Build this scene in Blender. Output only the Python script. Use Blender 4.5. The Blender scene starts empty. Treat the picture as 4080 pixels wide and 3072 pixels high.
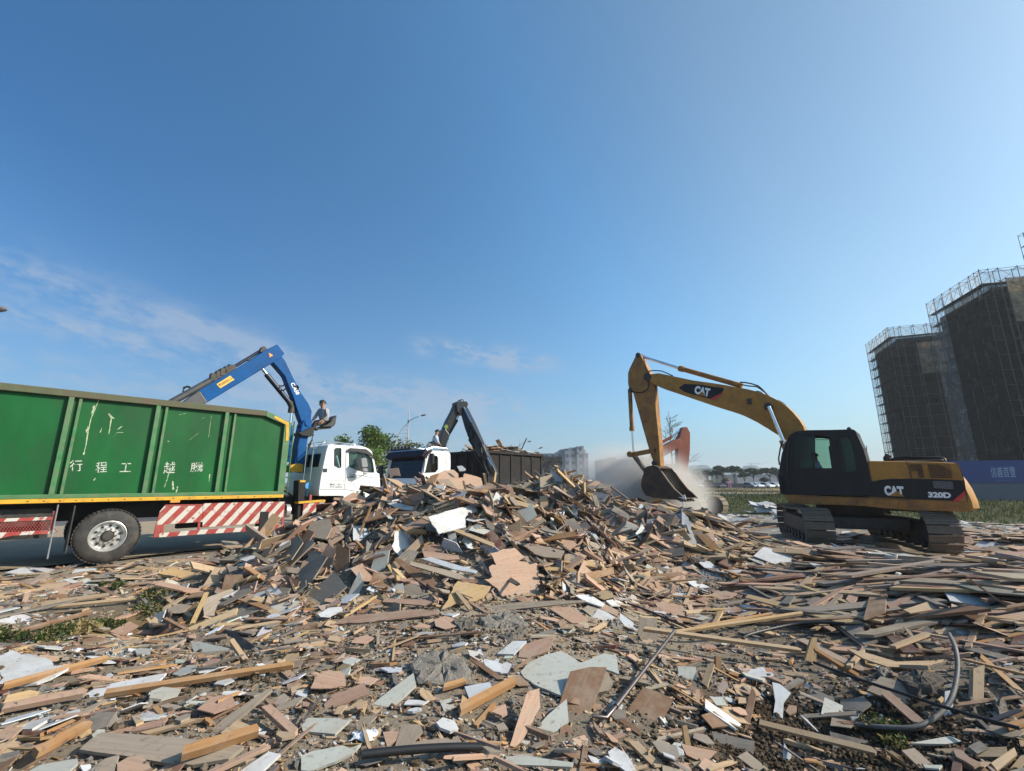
import bpy, bmesh, math, random
import numpy as np
from mathutils import Vector, Matrix
from mathutils.geometry import tessellate_polygon
random.seed(7); RNG = np.random.default_rng(11)
SC = bpy.context.scene
COL = SC.collection
R = math.radians

# ------------------------------------------------------------------ camera, sky, sun, exposure
FPX, PITCH, EYE = 1767.0, R(12.3), 1.6
cam = bpy.data.cameras.new('camera'); camo = bpy.data.objects.new('camera', cam); COL.objects.link(camo)
camo.location = (0, 0, EYE); camo.rotation_euler = (R(90) + PITCH, 0, 0)
cam.sensor_width = 36; cam.lens = FPX / 4080 * 36; cam.clip_start = 0.05; cam.clip_end = 6000
SC.camera = camo
SUN_AZ, SUN_EL = 96.0, 32.0
world = bpy.data.worlds.new('World'); SC.world = world; world.use_nodes = True
def build_sky():
    nt = world.node_tree; N = nt.nodes; Lk = nt.links; N.clear()
    out = N.new('ShaderNodeOutputWorld'); bg = N.new('ShaderNodeBackground'); bg.inputs['Strength'].default_value = SKY_STRENGTH
    sky = N.new('ShaderNodeTexSky'); sky.sky_type = 'NISHITA'; sky.sun_disc = False
    sky.sun_elevation = R(SUN_EL); sky.sun_rotation = R(SUN_AZ)
    sky.altitude = 0; sky.air_density = 1.0; sky.dust_density = 2.2; sky.ozone_density = 2.6
    tc = N.new('ShaderNodeTexCoord'); sep = N.new('ShaderNodeSeparateXYZ'); Lk.new(tc.outputs['Generated'], sep.inputs[0])
    def m(op, a, b=None, c=None):
        n = N.new('ShaderNodeMath'); n.operation = op
        for i, v in enumerate((a, b, c)):
            if v is None: continue
            if isinstance(v, (int, float)): n.inputs[i].default_value = v
            else: Lk.new(v, n.inputs[i])
        return n.outputs[0]
    az = m('MULTIPLY', m('ARCTAN2', sep.outputs[0], sep.outputs[1]), 57.2958)
    el = m('MULTIPLY', m('ARCSINE', sep.outputs[2]), 57.2958)
    # thin high cloud streaks: each band is a line in azimuth / elevation with a soft width, broken up by stretched noise
    def noise(sx, sy, sh, scale, det, off):
        cx = N.new('ShaderNodeCombineXYZ')
        Lk.new(m('MULTIPLY', az, sx), cx.inputs[0])
        Lk.new(m('MULTIPLY', m('ADD', el, m('MULTIPLY', az, sh)), sy), cx.inputs[1]); cx.inputs[2].default_value = off
        n = N.new('ShaderNodeTexNoise'); n.inputs['Scale'].default_value = scale; n.inputs['Detail'].default_value = det
        n.inputs['Roughness'].default_value = 0.58; Lk.new(cx.outputs[0], n.inputs['Vector']); return n.outputs['Fac']
    def ss(v, a, b):
        n = N.new('ShaderNodeMapRange'); n.interpolation_type = 'SMOOTHSTEP'
        n.inputs[1].default_value = a; n.inputs[2].default_value = b; Lk.new(v, n.inputs[0]); return n.outputs[0]
    n1 = noise(0.8, 2.0, 0.15, 0.17, 7, 3.1); n2 = noise(1.1, 2.3, 0.13, 0.4, 6, 8.7)
    tex = m('ADD', m('MULTIPLY', ss(n1, 0.40, 0.68), 0.62), m('MULTIPLY', ss(n2, 0.42, 0.7), 0.38))
    def band(a0, e0, slope, width, amin, amax):
        d = m('SUBTRACT', el, m('ADD', m('MULTIPLY', m('SUBTRACT', az, a0), slope), e0))
        g = m('POWER', 2.718, m('MULTIPLY', m('MULTIPLY', d, d), -1.0 / (width * width)))
        w = m('MULTIPLY', ss(az, amin - 4, amin + 4), m('SUBTRACT', 1.0, ss(az, amax - 5, amax + 5)))
        return m('MULTIPLY', g, w)
    bands = [band(*b) for b in CLOUD_BANDS]
    tot = bands[0]
    for b in bands[1:]: tot = m('ADD', tot, b)
    fac = m('MINIMUM', m('MULTIPLY', m('MULTIPLY', tot, tex), CLOUD_AMT), 0.6)
    tint = N.new('ShaderNodeMixRGB'); tint.blend_type = 'MULTIPLY'; tint.inputs[0].default_value = 1; tint.inputs[2].default_value = (*SKY_TINT, 1); Lk.new(sky.outputs[0], tint.inputs[1])
    dt = N.new('ShaderNodeVectorMath'); dt.operation = 'DOT_PRODUCT'; Lk.new(tc.outputs['Generated'], dt.inputs[0])   # dusty air is brighter and whiter towards the sun
    dt.inputs[1].default_value = (math.sin(R(SUN_AZ)) * math.cos(R(SUN_EL)), math.cos(R(SUN_AZ)) * math.cos(R(SUN_EL)), math.sin(R(SUN_EL)))
    rp = N.new('ShaderNodeValToRGB'); Lk.new(m('MULTIPLY_ADD', dt.outputs['Value'], 0.5, 0.5), rp.inputs[0])
    for k, (pos, c) in enumerate(SUN_GLOW):
        e = rp.color_ramp.elements[k] if k < 2 else rp.color_ramp.elements.new(pos)
        e.position = pos; e.color = (*[v * 0.5 for v in c], 1)
    gl = N.new('ShaderNodeMixRGB'); gl.blend_type = 'MULTIPLY'; gl.inputs[0].default_value = 1; Lk.new(tint.outputs[0], gl.inputs[1]); Lk.new(rp.outputs[0], gl.inputs[2])
    dbl = N.new('ShaderNodeVectorMath'); dbl.operation = 'SCALE'; dbl.inputs[3].default_value = 2.0; Lk.new(gl.outputs[0], dbl.inputs[0])
    hazy = m('MULTIPLY', m('POWER', 2.718, m('MULTIPLY', m('MAXIMUM', el, 0.0), -1.0 / 9.5)), HORIZON_HAZE)
    mixh = N.new('ShaderNodeMixRGB'); mixh.inputs[2].default_value = (*HAZE_COL, 1)
    Lk.new(hazy, mixh.inputs[0]); Lk.new(dbl.outputs[0], mixh.inputs[1])
    mix = N.new('ShaderNodeMixRGB'); mix.inputs[2].default_value = (*CLOUD_COL, 1)
    Lk.new(fac, mix.inputs[0]); Lk.new(mixh.outputs[0], mix.inputs[1])
    Lk.new(mix.outputs[0], bg.inputs[0]); Lk.new(bg.outputs[0], out.inputs[0])
SKY_STRENGTH, SKY_TINT = 0.095, (0.78, 1.24, 1.50)
SUN_GLOW = [(0.33, (.46, .72, .82)), (0.66, (1.22, 1.32, 1.24)), (0.80, (1.62, 1.3, 1.06)), (0.92, (1.42, 1.14, .95)), (1.0, (1.2, 1.0, .9))]
CLOUD_BANDS = [(-45, 16.9, -0.15, 1.9, -80, -27), (-44, 13.6, -0.1, 1.2, -62, -30), (-5, 16.2, -0.1, 1.3, -12, 4), (-4, 16.0, -0.1, 1.0, -10, 3), (-15, 10.8, -0.09, 1.7, -30, 4), (-35, 8, 0, 3.5, -70, 0)]
CLOUD_AMT, CLOUD_COL = 1.1, (3.4, 4.2, 5.4)
HORIZON_HAZE, HAZE_COL = 0.8, (3.9, 4.7, 5.6)
build_sky()
sun = bpy.data.lights.new('sun', 'SUN'); sun.energy = 5.0; sun.angle = R(0.53); sun.color = (1.0, 0.90, 0.76)
suno = bpy.data.objects.new('sun', sun); COL.objects.link(suno)
sdir = Vector((math.sin(R(SUN_AZ)) * math.cos(R(SUN_EL)), math.cos(R(SUN_AZ)) * math.cos(R(SUN_EL)), math.sin(R(SUN_EL))))
suno.rotation_euler = sdir.to_track_quat('Z', 'Y').to_euler(); suno.location = sdir * 200
vs = SC.view_settings
vs.view_transform = 'Standard'; vs.look = 'None'; vs.gamma = 1; vs.exposure = 0.35; vs.use_curve_mapping = False
SC.cycles.max_bounces = 8; SC.cycles.transparent_max_bounces = 24; SC.cycles.volume_bounces = 1; SC.cycles.use_denoising = True
SC.cycles.volume_step_rate = 2.0

# ------------------------------------------------------------------ photograph geometry -> metres
O3 = np.array([0, 0, EYE]); CP, SP = math.cos(PITCH), math.sin(PITCH)
def ray(x, y):
    u = (x - 2040.0) / FPX; t = (y - 1536.0) / FPX
    return np.array([u, CP + SP * t, SP - CP * t])
def at_depth(q, Y):                       # point of the sight line that lies Y metres ahead
    r = ray(*q); return O3 + r * (Y / r[1])
def zoom(ox, oy, s): return lambda x, y: (ox + x / s, oy + y / s)
A = zoom(0, 1300, 1.6265); B = zoom(1100, 1300, 1.6265); Cz = zoom(2300, 1300, 1.851); D = zoom(2950, 1500, 1.9575)
E = zoom(3300, 800, 1.3885); Fz = zoom(0, 1000, 1.58); G = zoom(1050, 1540, 2.765); Hz = zoom(600, 1900, 2.9105)
I = zoom(2050, 1600, 2.011); J = zoom(1800, 1600, 3.6867); K = zoom(2600, 1800, 4.0218); L = zoom(3000, 1950, 2.4578)
M = zoom(0, 1900, 3.16); N = zoom(1450, 1550, 3.16); OZ = zoom(3650, 850, 3.0302)
B2 = zoom(1100, 1850, 1.6265); C2 = zoom(1200, 2350, 1.4747); D2 = zoom(2500, 2250, 1.4); E2 = zoom(0, 2100, 1.6265)
PX = zoom(650, 1350, 4.424); CD = zoom(3080, 1680, 5.2667); PS = zoom(1200, 1560, 8.33)
class Frame:                              # x = heading, y = left, z = up; heading is a compass angle from the view direction
    def __init__(s, o, az):
        a = R(az); s.az = az; s.o = np.array([o[0], o[1], o[2] if len(o) > 2 else 0.0])
        s.h = np.array([math.sin(a), math.cos(a), 0]); s.l = np.array([-s.h[1], s.h[0], 0])
    def w(s, x, y, z): return s.o + s.h * x + s.l * y + np.array([0, 0, z])
    def px(s, q, lat=0.0):                # where the sight line meets the frame's upright plane y = lat
        r = ray(*q); d = ((s.o + s.l * lat - O3) @ s.l) / (r @ s.l); p = O3 + r * d - s.o
        return float(p @ s.h), lat, float(p[2])
    def pts(s, f, poly, lat=0.0): return [(lambda p: (p[0], p[2]))(s.px(f(*q), lat)) for q in poly]
    @property
    def rz(s): return math.pi / 2 - R(s.az)

# ------------------------------------------------------------------ objects
WM = {}
def tag(o, label=None, cat=None, group=None, kind=None):
    if label: o['label'] = label
    if cat: o['category'] = cat
    if group: o['group'] = group
    if kind: o['kind'] = kind
    return o
def thing(name, fr, label, cat, group=None):
    o = bpy.data.objects.new(name, None); COL.objects.link(o); o.empty_display_size = 0.2
    o.location = fr.o; o.rotation_euler = (0, 0, fr.rz)
    WM[o.name] = Matrix.Translation(Vector(fr.o)) @ Matrix.Rotation(fr.rz, 4, 'Z')
    return tag(o, label, cat, group)
class MB:
    def __init__(s, fr=None): s.v = []; s.f = []; s.fr = fr; s.c = None; s.uv = None
    def _w(s, p): return s.fr.w(*p) if s.fr is not None else np.array(p, float)
    def add(s, pts, faces):
        n = len(s.v); s.v += [s._w(p) for p in pts]; s.f += [tuple(i + n for i in f) for f in faces]
    def box(s, x0, x1, y0, y1, z0, z1):
        s.add([(x0, y0, z0), (x1, y0, z0), (x1, y1, z0), (x0, y1, z0), (x0, y0, z1), (x1, y0, z1), (x1, y1, z1), (x0, y1, z1)],
              [(0, 3, 2, 1), (4, 5, 6, 7), (0, 1, 5, 4), (1, 2, 6, 5), (2, 3, 7, 6), (3, 0, 4, 7)])
    def prism(s, poly, y0, y1, holes=()):             # poly in (x, z), extruded from y0 to y1
        loops = [list(poly)] + [list(h) for h in holes]
        flat = [p for l in loops for p in l]; n = len(flat)
        tri = tessellate_polygon([[Vector((p[0], p[1], 0)) for p in l] for l in loops])
        pts = [(p[0], y0, p[1]) for p in flat] + [(p[0], y1, p[1]) for p in flat]
        fs = [(a, b, c) for a, b, c in tri] + [(c + n, b + n, a + n) for a, b, c in tri]
        k = 0
        for l in loops:
            m = len(l)
            for i in range(m): fs.append((k + i, k + (i + 1) % m, k + (i + 1) % m + n, k + i + n))
            k += m
        s.add(pts, fs)
    def slab(s, quad, nrm, t):                        # any planar polygon of 3-D points pushed along nrm by t
        n = len(quad); nrm = np.array(nrm, float)
        pts = [np.array(q, float) for q in quad]; pts = pts + [p + nrm * t for p in pts]
        fs = [tuple(range(n)), tuple(range(2 * n - 1, n - 1, -1))] + [(i, i + n, (i + 1) % n + n, (i + 1) % n) for i in range(n)]
        s.add(pts, fs)
    def tube(s, pts, r, n=8, closed=False, r1=None):
        P = [np.array(p, float) for p in pts]; m = len(P); rings = []
        ref = np.array([0.03, 0.11, 1.0])
        for i in range(m):
            t = P[min(i + 1, m - 1)] - P[max(i - 1, 0)]; t = t / (np.linalg.norm(t) + 1e-9)
            a = np.cross(t, ref)
            if np.linalg.norm(a) < 0.15: a = np.cross(t, np.array([1.0, 0.1, 0]))
            a /= np.linalg.norm(a); b = np.cross(t, a)
            rr = r if r1 is None else r + (r1 - r) * i / max(m - 1, 1)
            rings.append([tuple(P[i] + rr * (math.cos(2 * math.pi * k / n) * a + math.sin(2 * math.pi * k / n) * b)) for k in range(n)])
        pts = [p for rg in rings for p in rg]
        fs = [(i * n + k, i * n + (k + 1) % n, (i + 1) * n + (k + 1) % n, (i + 1) * n + k) for i in range(m - 1) for k in range(n)]
        fs += [tuple(range(n - 1, -1, -1)), tuple(range((m - 1) * n, m * n))]
        s.add(pts, fs)
    def lathe(s, c, axis, prof, n=32, caps=True):  # prof = [(along axis, radius)]
        c = np.array(c, float); ax = np.array(axis, float); ax /= np.linalg.norm(ax)
        a = np.cross(ax, [0, 0, 1.0]) if abs(ax[2]) < 0.9 else np.cross(ax, [1.0, 0, 0]); a /= np.linalg.norm(a); b = np.cross(ax, a)
        pts = [tuple(c + ax * h + r * (math.cos(2 * math.pi * k / n) * a + math.sin(2 * math.pi * k / n) * b)) for h, r in prof for k in range(n)]
        m = len(prof); fs = [(i * n + k, i * n + (k + 1) % n, (i + 1) * n + (k + 1) % n, (i + 1) * n + k) for i in range(m - 1) for k in range(n)]
        if caps: fs += [tuple(range(n - 1, -1, -1)), tuple(range((m - 1) * n, m * n))]
        s.add(pts, fs)
    def bar(s, p, q, w, h=None, up=(0, 0, 1)):        # squared bar between two points
        p = np.array(p, float); q = np.array(q, float); h = h or w; t = (q - p) / np.linalg.norm(q - p)
        a = np.cross(t, up)
        if np.linalg.norm(a) < 0.05: a = np.cross(t, [0, 1.0, 0.1])
        a /= np.linalg.norm(a); b = np.cross(a, t)
        pts = [tuple(o + a * sx * w / 2 + b * sy * h / 2) for o in (p, q) for sx, sy in ((-1, -1), (1, -1), (1, 1), (-1, 1))]
        s.add(pts, [(0, 1, 2, 3), (7, 6, 5, 4), (0, 4, 5, 1), (1, 5, 6, 2), (2, 6, 7, 3), (3, 7, 4, 0)])
    def build(s, name, mat, parent=None, smooth=False, bevel=0.0, seg=2):
        me = bpy.data.meshes.new(name); root = parent
        while root is not None and root.name not in WM: root = root.parent
        V = np.array(s.v, float)
        if root is not None:
            Mi = np.array(WM[root.name].inverted()); V = V @ Mi[:3, :3].T + Mi[:3, 3]
            org = None
        else: org = V.mean(0); org[2] = V[:, 2].min(); V = V - org
        me.from_pydata(V.tolist(), [], s.f); me.validate(verbose=False)
        bm = bmesh.new(); bm.from_mesh(me); bmesh.ops.recalc_face_normals(bm, faces=bm.faces); bm.to_mesh(me); bm.free()
        if smooth:
            me.polygons.foreach_set('use_smooth', [True] * len(me.polygons))
        me.materials.append(mat)
        o = bpy.data.objects.new(name, me); COL.objects.link(o)
        if parent is not None: o.parent = parent
        else: o.location = org
        if bevel:
            b = o.modifiers.new('edge', 'BEVEL'); b.width = bevel; b.segments = seg; b.limit_method = 'ANGLE'; b.angle_limit = R(38)
        if smooth:
            md = o.modifiers.new('shade', 'EDGE_SPLIT'); md.split_angle = R(42)
        return o
def text_mesh(name, body, fr, bl, br, tl, lat, mat, parent, proud=0.004, bold=0.0, depth=0.004, per_char=False):
    """Lettering laid on the upright plane y = lat; bl, br, tl are frame (x, z) corners of its box."""
    cu = bpy.data.curves.new(name, 'FONT'); cu.body = body; cu.offset = bold; cu.extrude = 0; cu.resolution_u = 3
    tmp = bpy.data.objects.new(name, cu); COL.objects.link(tmp)
    dg = bpy.context.evaluated_depsgraph_get(); me = bpy.data.meshes.new_from_object(tmp.evaluated_get(dg)); bpy.data.objects.remove(tmp)
    V = np.array([v.co[:] for v in me.vertices]); mn, mx = V.min(0), V.max(0)
    u = (V[:, 0] - mn[0]) / (mx[0] - mn[0]); v = (V[:, 1] - mn[1]) / (mx[1] - mn[1])
    bl, br, tl = map(np.array, (bl, br, tl)); P2 = bl + np.outer(u, br - bl) + np.outer(v, tl - bl)
    fs = [tuple(p.vertices) for p in me.polygons]; mb = MB(fr)
    mb.add([(p[0], lat, p[1]) for p in P2], fs)
    return mb.build(name, mat, parent)

# ------------------------------------------------------------------ materials
def lk(nt, a, b): nt.links.new(a, b)
def mat(name, col, rough=0.6, metal=0.0, var=0.12, scale=3.0, dirt=None, dirt_amt=0.0, dirt_scale=2.0, bump=0.0, bscale=40.0, spec=0.5, stretch=(1, 1, 1)):
    m = bpy.data.materials.new(name); m.use_nodes = True; nt = m.node_tree; bs = nt.nodes['Principled BSDF']
    tc = nt.nodes.new('ShaderNodeTexCoord'); mp = nt.nodes.new('ShaderNodeMapping'); lk(nt, tc.outputs['Object'], mp.inputs[0]); mp.inputs['Scale'].default_value = stretch
    n = nt.nodes.new('ShaderNodeTexNoise'); n.inputs['Scale'].default_value = scale; n.inputs['Detail'].default_value = 8; n.inputs['Roughness'].default_value = 0.65
    lk(nt, mp.outputs[0], n.inputs['Vector'])
    r = nt.nodes.new('ShaderNodeValToRGB'); c = np.array(col)
    r.color_ramp.elements[0].position = 0.28; r.color_ramp.elements[1].position = 0.72
    r.color_ramp.elements[0].color = (*(c * (1 - var)), 1); r.color_ramp.elements[1].color = (*np.clip(c * (1 + var), 0, 1), 1)
    lk(nt, n.outputs['Fac'], r.inputs[0]); last = r.outputs[0]
    if dirt is not None:
        n2 = nt.nodes.new('ShaderNodeTexNoise'); n2.inputs['Scale'].default_value = dirt_scale; n2.inputs['Detail'].default_value = 10; n2.inputs['Roughness'].default_value = 0.72
        mp2 = nt.nodes.new('ShaderNodeMapping'); mp2.inputs['Location'].default_value = (3.7, 1.2, 9.1); mp2.inputs['Scale'].default_value = stretch
        lk(nt, tc.outputs['Object'], mp2.inputs[0]); lk(nt, mp2.outputs[0], n2.inputs['Vector'])
        r2 = nt.nodes.new('ShaderNodeValToRGB'); r2.color_ramp.elements[0].position = 0.62 - 0.35 * dirt_amt; r2.color_ramp.elements[1].position = 0.85 - 0.3 * dirt_amt
        r2.color_ramp.elements[1].color = (min(1, dirt_amt * 1.2),) * 3 + (1,)
        lk(nt, n2.outputs['Fac'], r2.inputs[0])
        mx = nt.nodes.new('ShaderNodeMixRGB'); lk(nt, r2.outputs[0], mx.inputs[0]); lk(nt, last, mx.inputs[1]); mx.inputs[2].default_value = (*dirt, 1); last = mx.outputs[0]
    lk(nt, last, bs.inputs['Base Color'])
    bs.inputs['Metallic'].default_value = metal; bs.inputs['Specular IOR Level'].default_value = spec
    rr = nt.nodes.new('ShaderNodeMapRange'); rr.inputs[3].default_value = max(0.02, rough - 0.1); rr.inputs[4].default_value = min(1, rough + 0.12); lk(nt, n.outputs['Fac'], rr.inputs[0]); lk(nt, rr.outputs[0], bs.inputs['Roughness'])
    if bump:
        nb = nt.nodes.new('ShaderNodeTexNoise'); nb.inputs['Scale'].default_value = bscale; nb.inputs['Detail'].default_value = 6; lk(nt, tc.outputs['Object'], nb.inputs['Vector'])
        b = nt.nodes.new('ShaderNodeBump'); b.inputs['Strength'].default_value = bump; b.inputs['Distance'].default_value = 0.02; lk(nt, nb.outputs['Fac'], b.inputs['Height']); lk(nt, b.outputs[0], bs.inputs['Normal'])
    return m
def glass(name, tint, alpha_mix, rough=0.03):           # a pane one can look through, with a real reflection
    m = bpy.data.materials.new(name); m.use_nodes = True; nt = m.node_tree; nt.nodes.clear(); N_ = nt.nodes
    out = N_.new('ShaderNodeOutputMaterial'); tr = N_.new('ShaderNodeBsdfTransparent'); tr.inputs[0].default_value = (*tint, 1)
    gl = N_.new('ShaderNodeBsdfGlossy'); gl.inputs['Roughness'].default_value = rough; gl.inputs[0].default_value = (0.55, 0.58, 0.6, 1)
    df = N_.new('ShaderNodeBsdfDiffuse'); df.inputs[0].default_value = (0.35, 0.34, 0.31, 1)
    fr = N_.new('ShaderNodeFresnel'); fr.inputs[0].default_value = 1.5
    mx = N_.new('ShaderNodeMixShader'); lk(nt, fr.outputs[0], mx.inputs[0]); lk(nt, tr.outputs[0], mx.inputs[1]); lk(nt, gl.outputs[0], mx.inputs[2])
    m2 = N_.new('ShaderNodeMixShader'); m2.inputs[0].default_value = alpha_mix; lk(nt, mx.outputs[0], m2.inputs[1]); lk(nt, df.outputs[0], m2.inputs[2]); lk(nt, m2.outputs[0], out.inputs[0])
    return m
RUST = (0.10, 0.055, 0.03); DUST = (0.34, 0.29, 0.23)
MT = {}
MT['yellow'] = mat('yellow_paint', (0.40, 0.19, 0.034), 0.55, 0, 0.16, 2.5, (0.14, 0.085, 0.04), 0.5, 4.5, spec=.35)
MT['yellow_dark'] = mat('worn_yellow_paint', (0.34, 0.15, 0.026), 0.6, 0, 0.2, 4, (0.07, 0.045, 0.03), 0.6, 4.0)
MT['black_paint'] = mat('black_paint', (0.014, 0.014, 0.015), 0.5, 0, 0.25, 3, (0.07, 0.06, 0.05), 0.22, 5, spec=.3)
MT['cab_black'] = mat('cab_charcoal', (0.016, 0.016, 0.017), 0.5, 0, 0.2, 3, (0.06, 0.055, 0.05), 0.22, 4, spec=.3)
MT['rubber'] = mat('rubber', (0.028, 0.027, 0.026), 0.75, 0, 0.3, 6, (0.13, 0.11, 0.09), 0.45, 5, 0.2, 60)
MT['hose'] = mat('hose_rubber', (0.012, 0.012, 0.013), 0.5)
MT['chrome'] = mat('chrome_rod', (0.75, 0.75, 0.76), 0.14, 1.0, 0.05)
MT['steel'] = mat('track_steel', (0.17, 0.14, 0.11), 0.7, 0.35, 0.3, 8, (0.17, 0.13, 0.09), 0.6, 6, 0.3, 40)
MT['dark_steel'] = mat('dark_steel', (0.045, 0.042, 0.04), 0.65, 0.2, 0.3, 6, (0.12, 0.09, 0.065), 0.5, 5)
MT['bucket'] = mat('bucket_steel', (0.05, 0.038, 0.03), 0.7, 0.2, 0.35, 5, (0.16, 0.08, 0.04), 0.55, 3.5, 0.3, 30)
MT['white_mark'] = mat('white_marking', (0.8, 0.8, 0.8), 0.5, 0, 0.05)
MT['red_mark'] = mat('red_marking', (0.55, 0.03, 0.03), 0.5, 0, 0.1)
MT['red'] = mat('red_paint', (0.30, 0.045, 0.04), 0.6, 0, 0.15, 4, DUST, 0.3, 4)
MT['green'] = mat('green_paint', (0.003, 0.09, 0.02), 0.5, 0, 0.36, 1.1, (0.022, 0.062, 0.026), 0.5, 1.6, 0.35, 1.3, spec=.25, stretch=(1, 1, 0.4))
MT['green_rail'] = mat('scuffed_green_paint', (0.03, 0.16, 0.05), 0.55, 0, 0.3, 5, (0.17, 0.15, 0.1), 0.6, 5, stretch=(0.6, 1, 1))
MT['rust_rail'] = mat('rusty_top_rail', (0.07, 0.1, 0.045), 0.75, 0, 0.3, 5, (0.10, 0.07, 0.045), 0.8, 4)
MT['yellow_trim'] = mat('yellow_trim_paint', (0.62, 0.33, 0.02), 0.55, 0, 0.15, 5, (0.1, 0.06, 0.03), 0.4, 7)
MT['chassis'] = mat('chassis_paint', (0.016, 0.015, 0.015), 0.7, 0, 0.3, 4, (0.10, 0.085, 0.07), 0.35, 4)
MT['white_paint'] = mat('white_cab_paint', (0.74, 0.75, 0.74), 0.32, 0, 0.04, 2, (0.5, 0.48, 0.44), 0.25, 3)
MT['grey_trim'] = mat('grey_trim', (0.22, 0.22, 0.23), 0.5)
MT['black_trim'] = mat('black_trim', (0.02, 0.02, 0.022), 0.45)
MT['visor'] = mat('purple_black_visor', (0.02, 0.013, 0.02), 0.5, spec=.2)
MT['rim'] = mat('wheel_rim', (0.58, 0.57, 0.55), 0.35, 0.6, 0.12, 6, DUST, 0.35, 6)
MT['blue'] = mat('blue_crane_paint', (0.002, 0.07, 0.23), 0.5, 0, 0.2, 2, (0.02, 0.03, 0.05), 0.35, 3, spec=.15)
MT['blue_dark'] = mat('dark_blue_steel', (0.02, 0.028, 0.05), 0.4, 0.3, 0.25, 4, (0.08, 0.07, 0.06), 0.4, 4)
MT['grab_steel'] = mat('boom_end_steel', (0.07, 0.075, 0.08), 0.55, 0.3, 0.3, 4, (0.12, 0.09, 0.07), 0.45, 4)
MT['crane_black'] = mat('black_crane_paint', (0.012, 0.013, 0.015), 0.35, 0, 0.2, 4, (0.06, 0.055, 0.05), 0.3, 4)
MT['crane_blue'] = mat('slate_blue_rod', (0.06, 0.13, 0.25), 0.3, 0.4)
MT['dark_bin'] = mat('dark_bin_paint', (0.014, 0.012, 0.012), 0.7, 0, 0.25, 3, (0.045, 0.034, 0.028), 0.45, 3, spec=.25)
MT['seat'] = mat('seat_vinyl', (0.022, 0.02, 0.02), 0.45, 0, 0.3, 10, (0.08, 0.06, 0.05), 0.4, 9)
MT['skin'] = mat('skin', (0.36, 0.19, 0.12), 0.55, 0, 0.1, 12)
MT['hair'] = mat('black_hair', (0.012, 0.010, 0.009), 0.6, 0, 0.3, 60)
MT['grey_shirt'] = mat('grey_sweater', (0.29, 0.29, 0.30), 0.9, 0, 0.12, 12, bump=0.2, bscale=30)
MT['pale_shirt'] = mat('pale_blue_shirt', (0.42, 0.48, 0.56), 0.85, 0, 0.12, 14)
MT['trousers'] = mat('dark_trousers', (0.03, 0.031, 0.034), 0.9, 0, 0.2, 12)
MT['shoe'] = mat('pale_shoe', (0.5, 0.49, 0.48), 0.6, 0, 0.3, 30)
MT['orange_ex'] = mat('orange_machine_paint', (0.30, 0.078, 0.04), 0.5, 0, 0.15, 3, (0.12, 0.07, 0.05), 0.5, 3)
MT['glass_cyan'] = glass('pale_cyan_glass', (0.72, 0.95, 0.95), 0.05)
MT['glass_dark'] = glass('dark_tinted_glass', (0.13, 0.2, 0.18), 0.03)
MT['glass_wind'] = glass('windscreen_glass', (0.09, 0.12, 0.16), 0.02)
MT['orange_sign'] = mat('orange_sign', (0.75, 0.25, 0.05), 0.5)
MT['yellow_sign'] = mat('yellow_sign', (0.75, 0.42, 0.05), 0.5, 0, 0.1, 6, (0.2, 0.12, 0.04), 0.3, 8)
def stripes(name, period, slope, frac=0.5):
    m = mat(name, (0.30, 0.045, 0.04), 0.7, 0, 0.15, 4, (.3, .24, .19), 0.45, 5, spec=.25); nt = m.node_tree; bs = nt.nodes['Principled BSDF']
    src = bs.inputs['Base Color'].links[0].from_socket
    tc = nt.nodes.new('ShaderNodeTexCoord'); sp = nt.nodes.new('ShaderNodeSeparateXYZ'); lk(nt, tc.outputs['Object'], sp.inputs[0])
    a = nt.nodes.new('ShaderNodeMath'); a.operation = 'MULTIPLY_ADD'; lk(nt, sp.outputs[2], a.inputs[0]); a.inputs[1].default_value = -slope; lk(nt, sp.outputs[0], a.inputs[2])
    d = nt.nodes.new('ShaderNodeMath'); d.operation = 'DIVIDE'; lk(nt, a.outputs[0], d.inputs[0]); d.inputs[1].default_value = period
    f = nt.nodes.new('ShaderNodeMath'); f.operation = 'FRACT'; lk(nt, d.outputs[0], f.inputs[0])
    g = nt.nodes.new('ShaderNodeMath'); g.operation = 'GREATER_THAN'; lk(nt, f.outputs[0], g.inputs[0]); g.inputs[1].default_value = frac
    n = nt.nodes.new('ShaderNodeTexNoise'); n.inputs['Scale'].default_value = 9; n.inputs['Detail'].default_value = 8; lk(nt, tc.outputs['Object'], n.inputs[0])
    w = nt.nodes.new('ShaderNodeMapRange'); w.inputs[1].default_value = 0.3; w.inputs[2].default_value = 0.42; lk(nt, n.outputs['Fac'], w.inputs[0])
    k = nt.nodes.new('ShaderNodeMath'); k.operation = 'MULTIPLY'; lk(nt, g.outputs[0], k.inputs[0]); lk(nt, w.outputs[0], k.inputs[1])
    mx = nt.nodes.new('ShaderNodeMixRGB'); lk(nt, k.outputs[0], mx.inputs[0]); lk(nt, src, mx.inputs[1]); mx.inputs[2].default_value = (0.50, 0.47, 0.42, 1); lk(nt, mx.outputs[0], bs.inputs['Base Color'])
    return m
MT['stripes'] = stripes('red_white_stripes', 0.275, 0.78, 0.52)
MT['stripes_rail'] = stripes('red_white_rail', 0.36, 0.5, 0.55)
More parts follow.
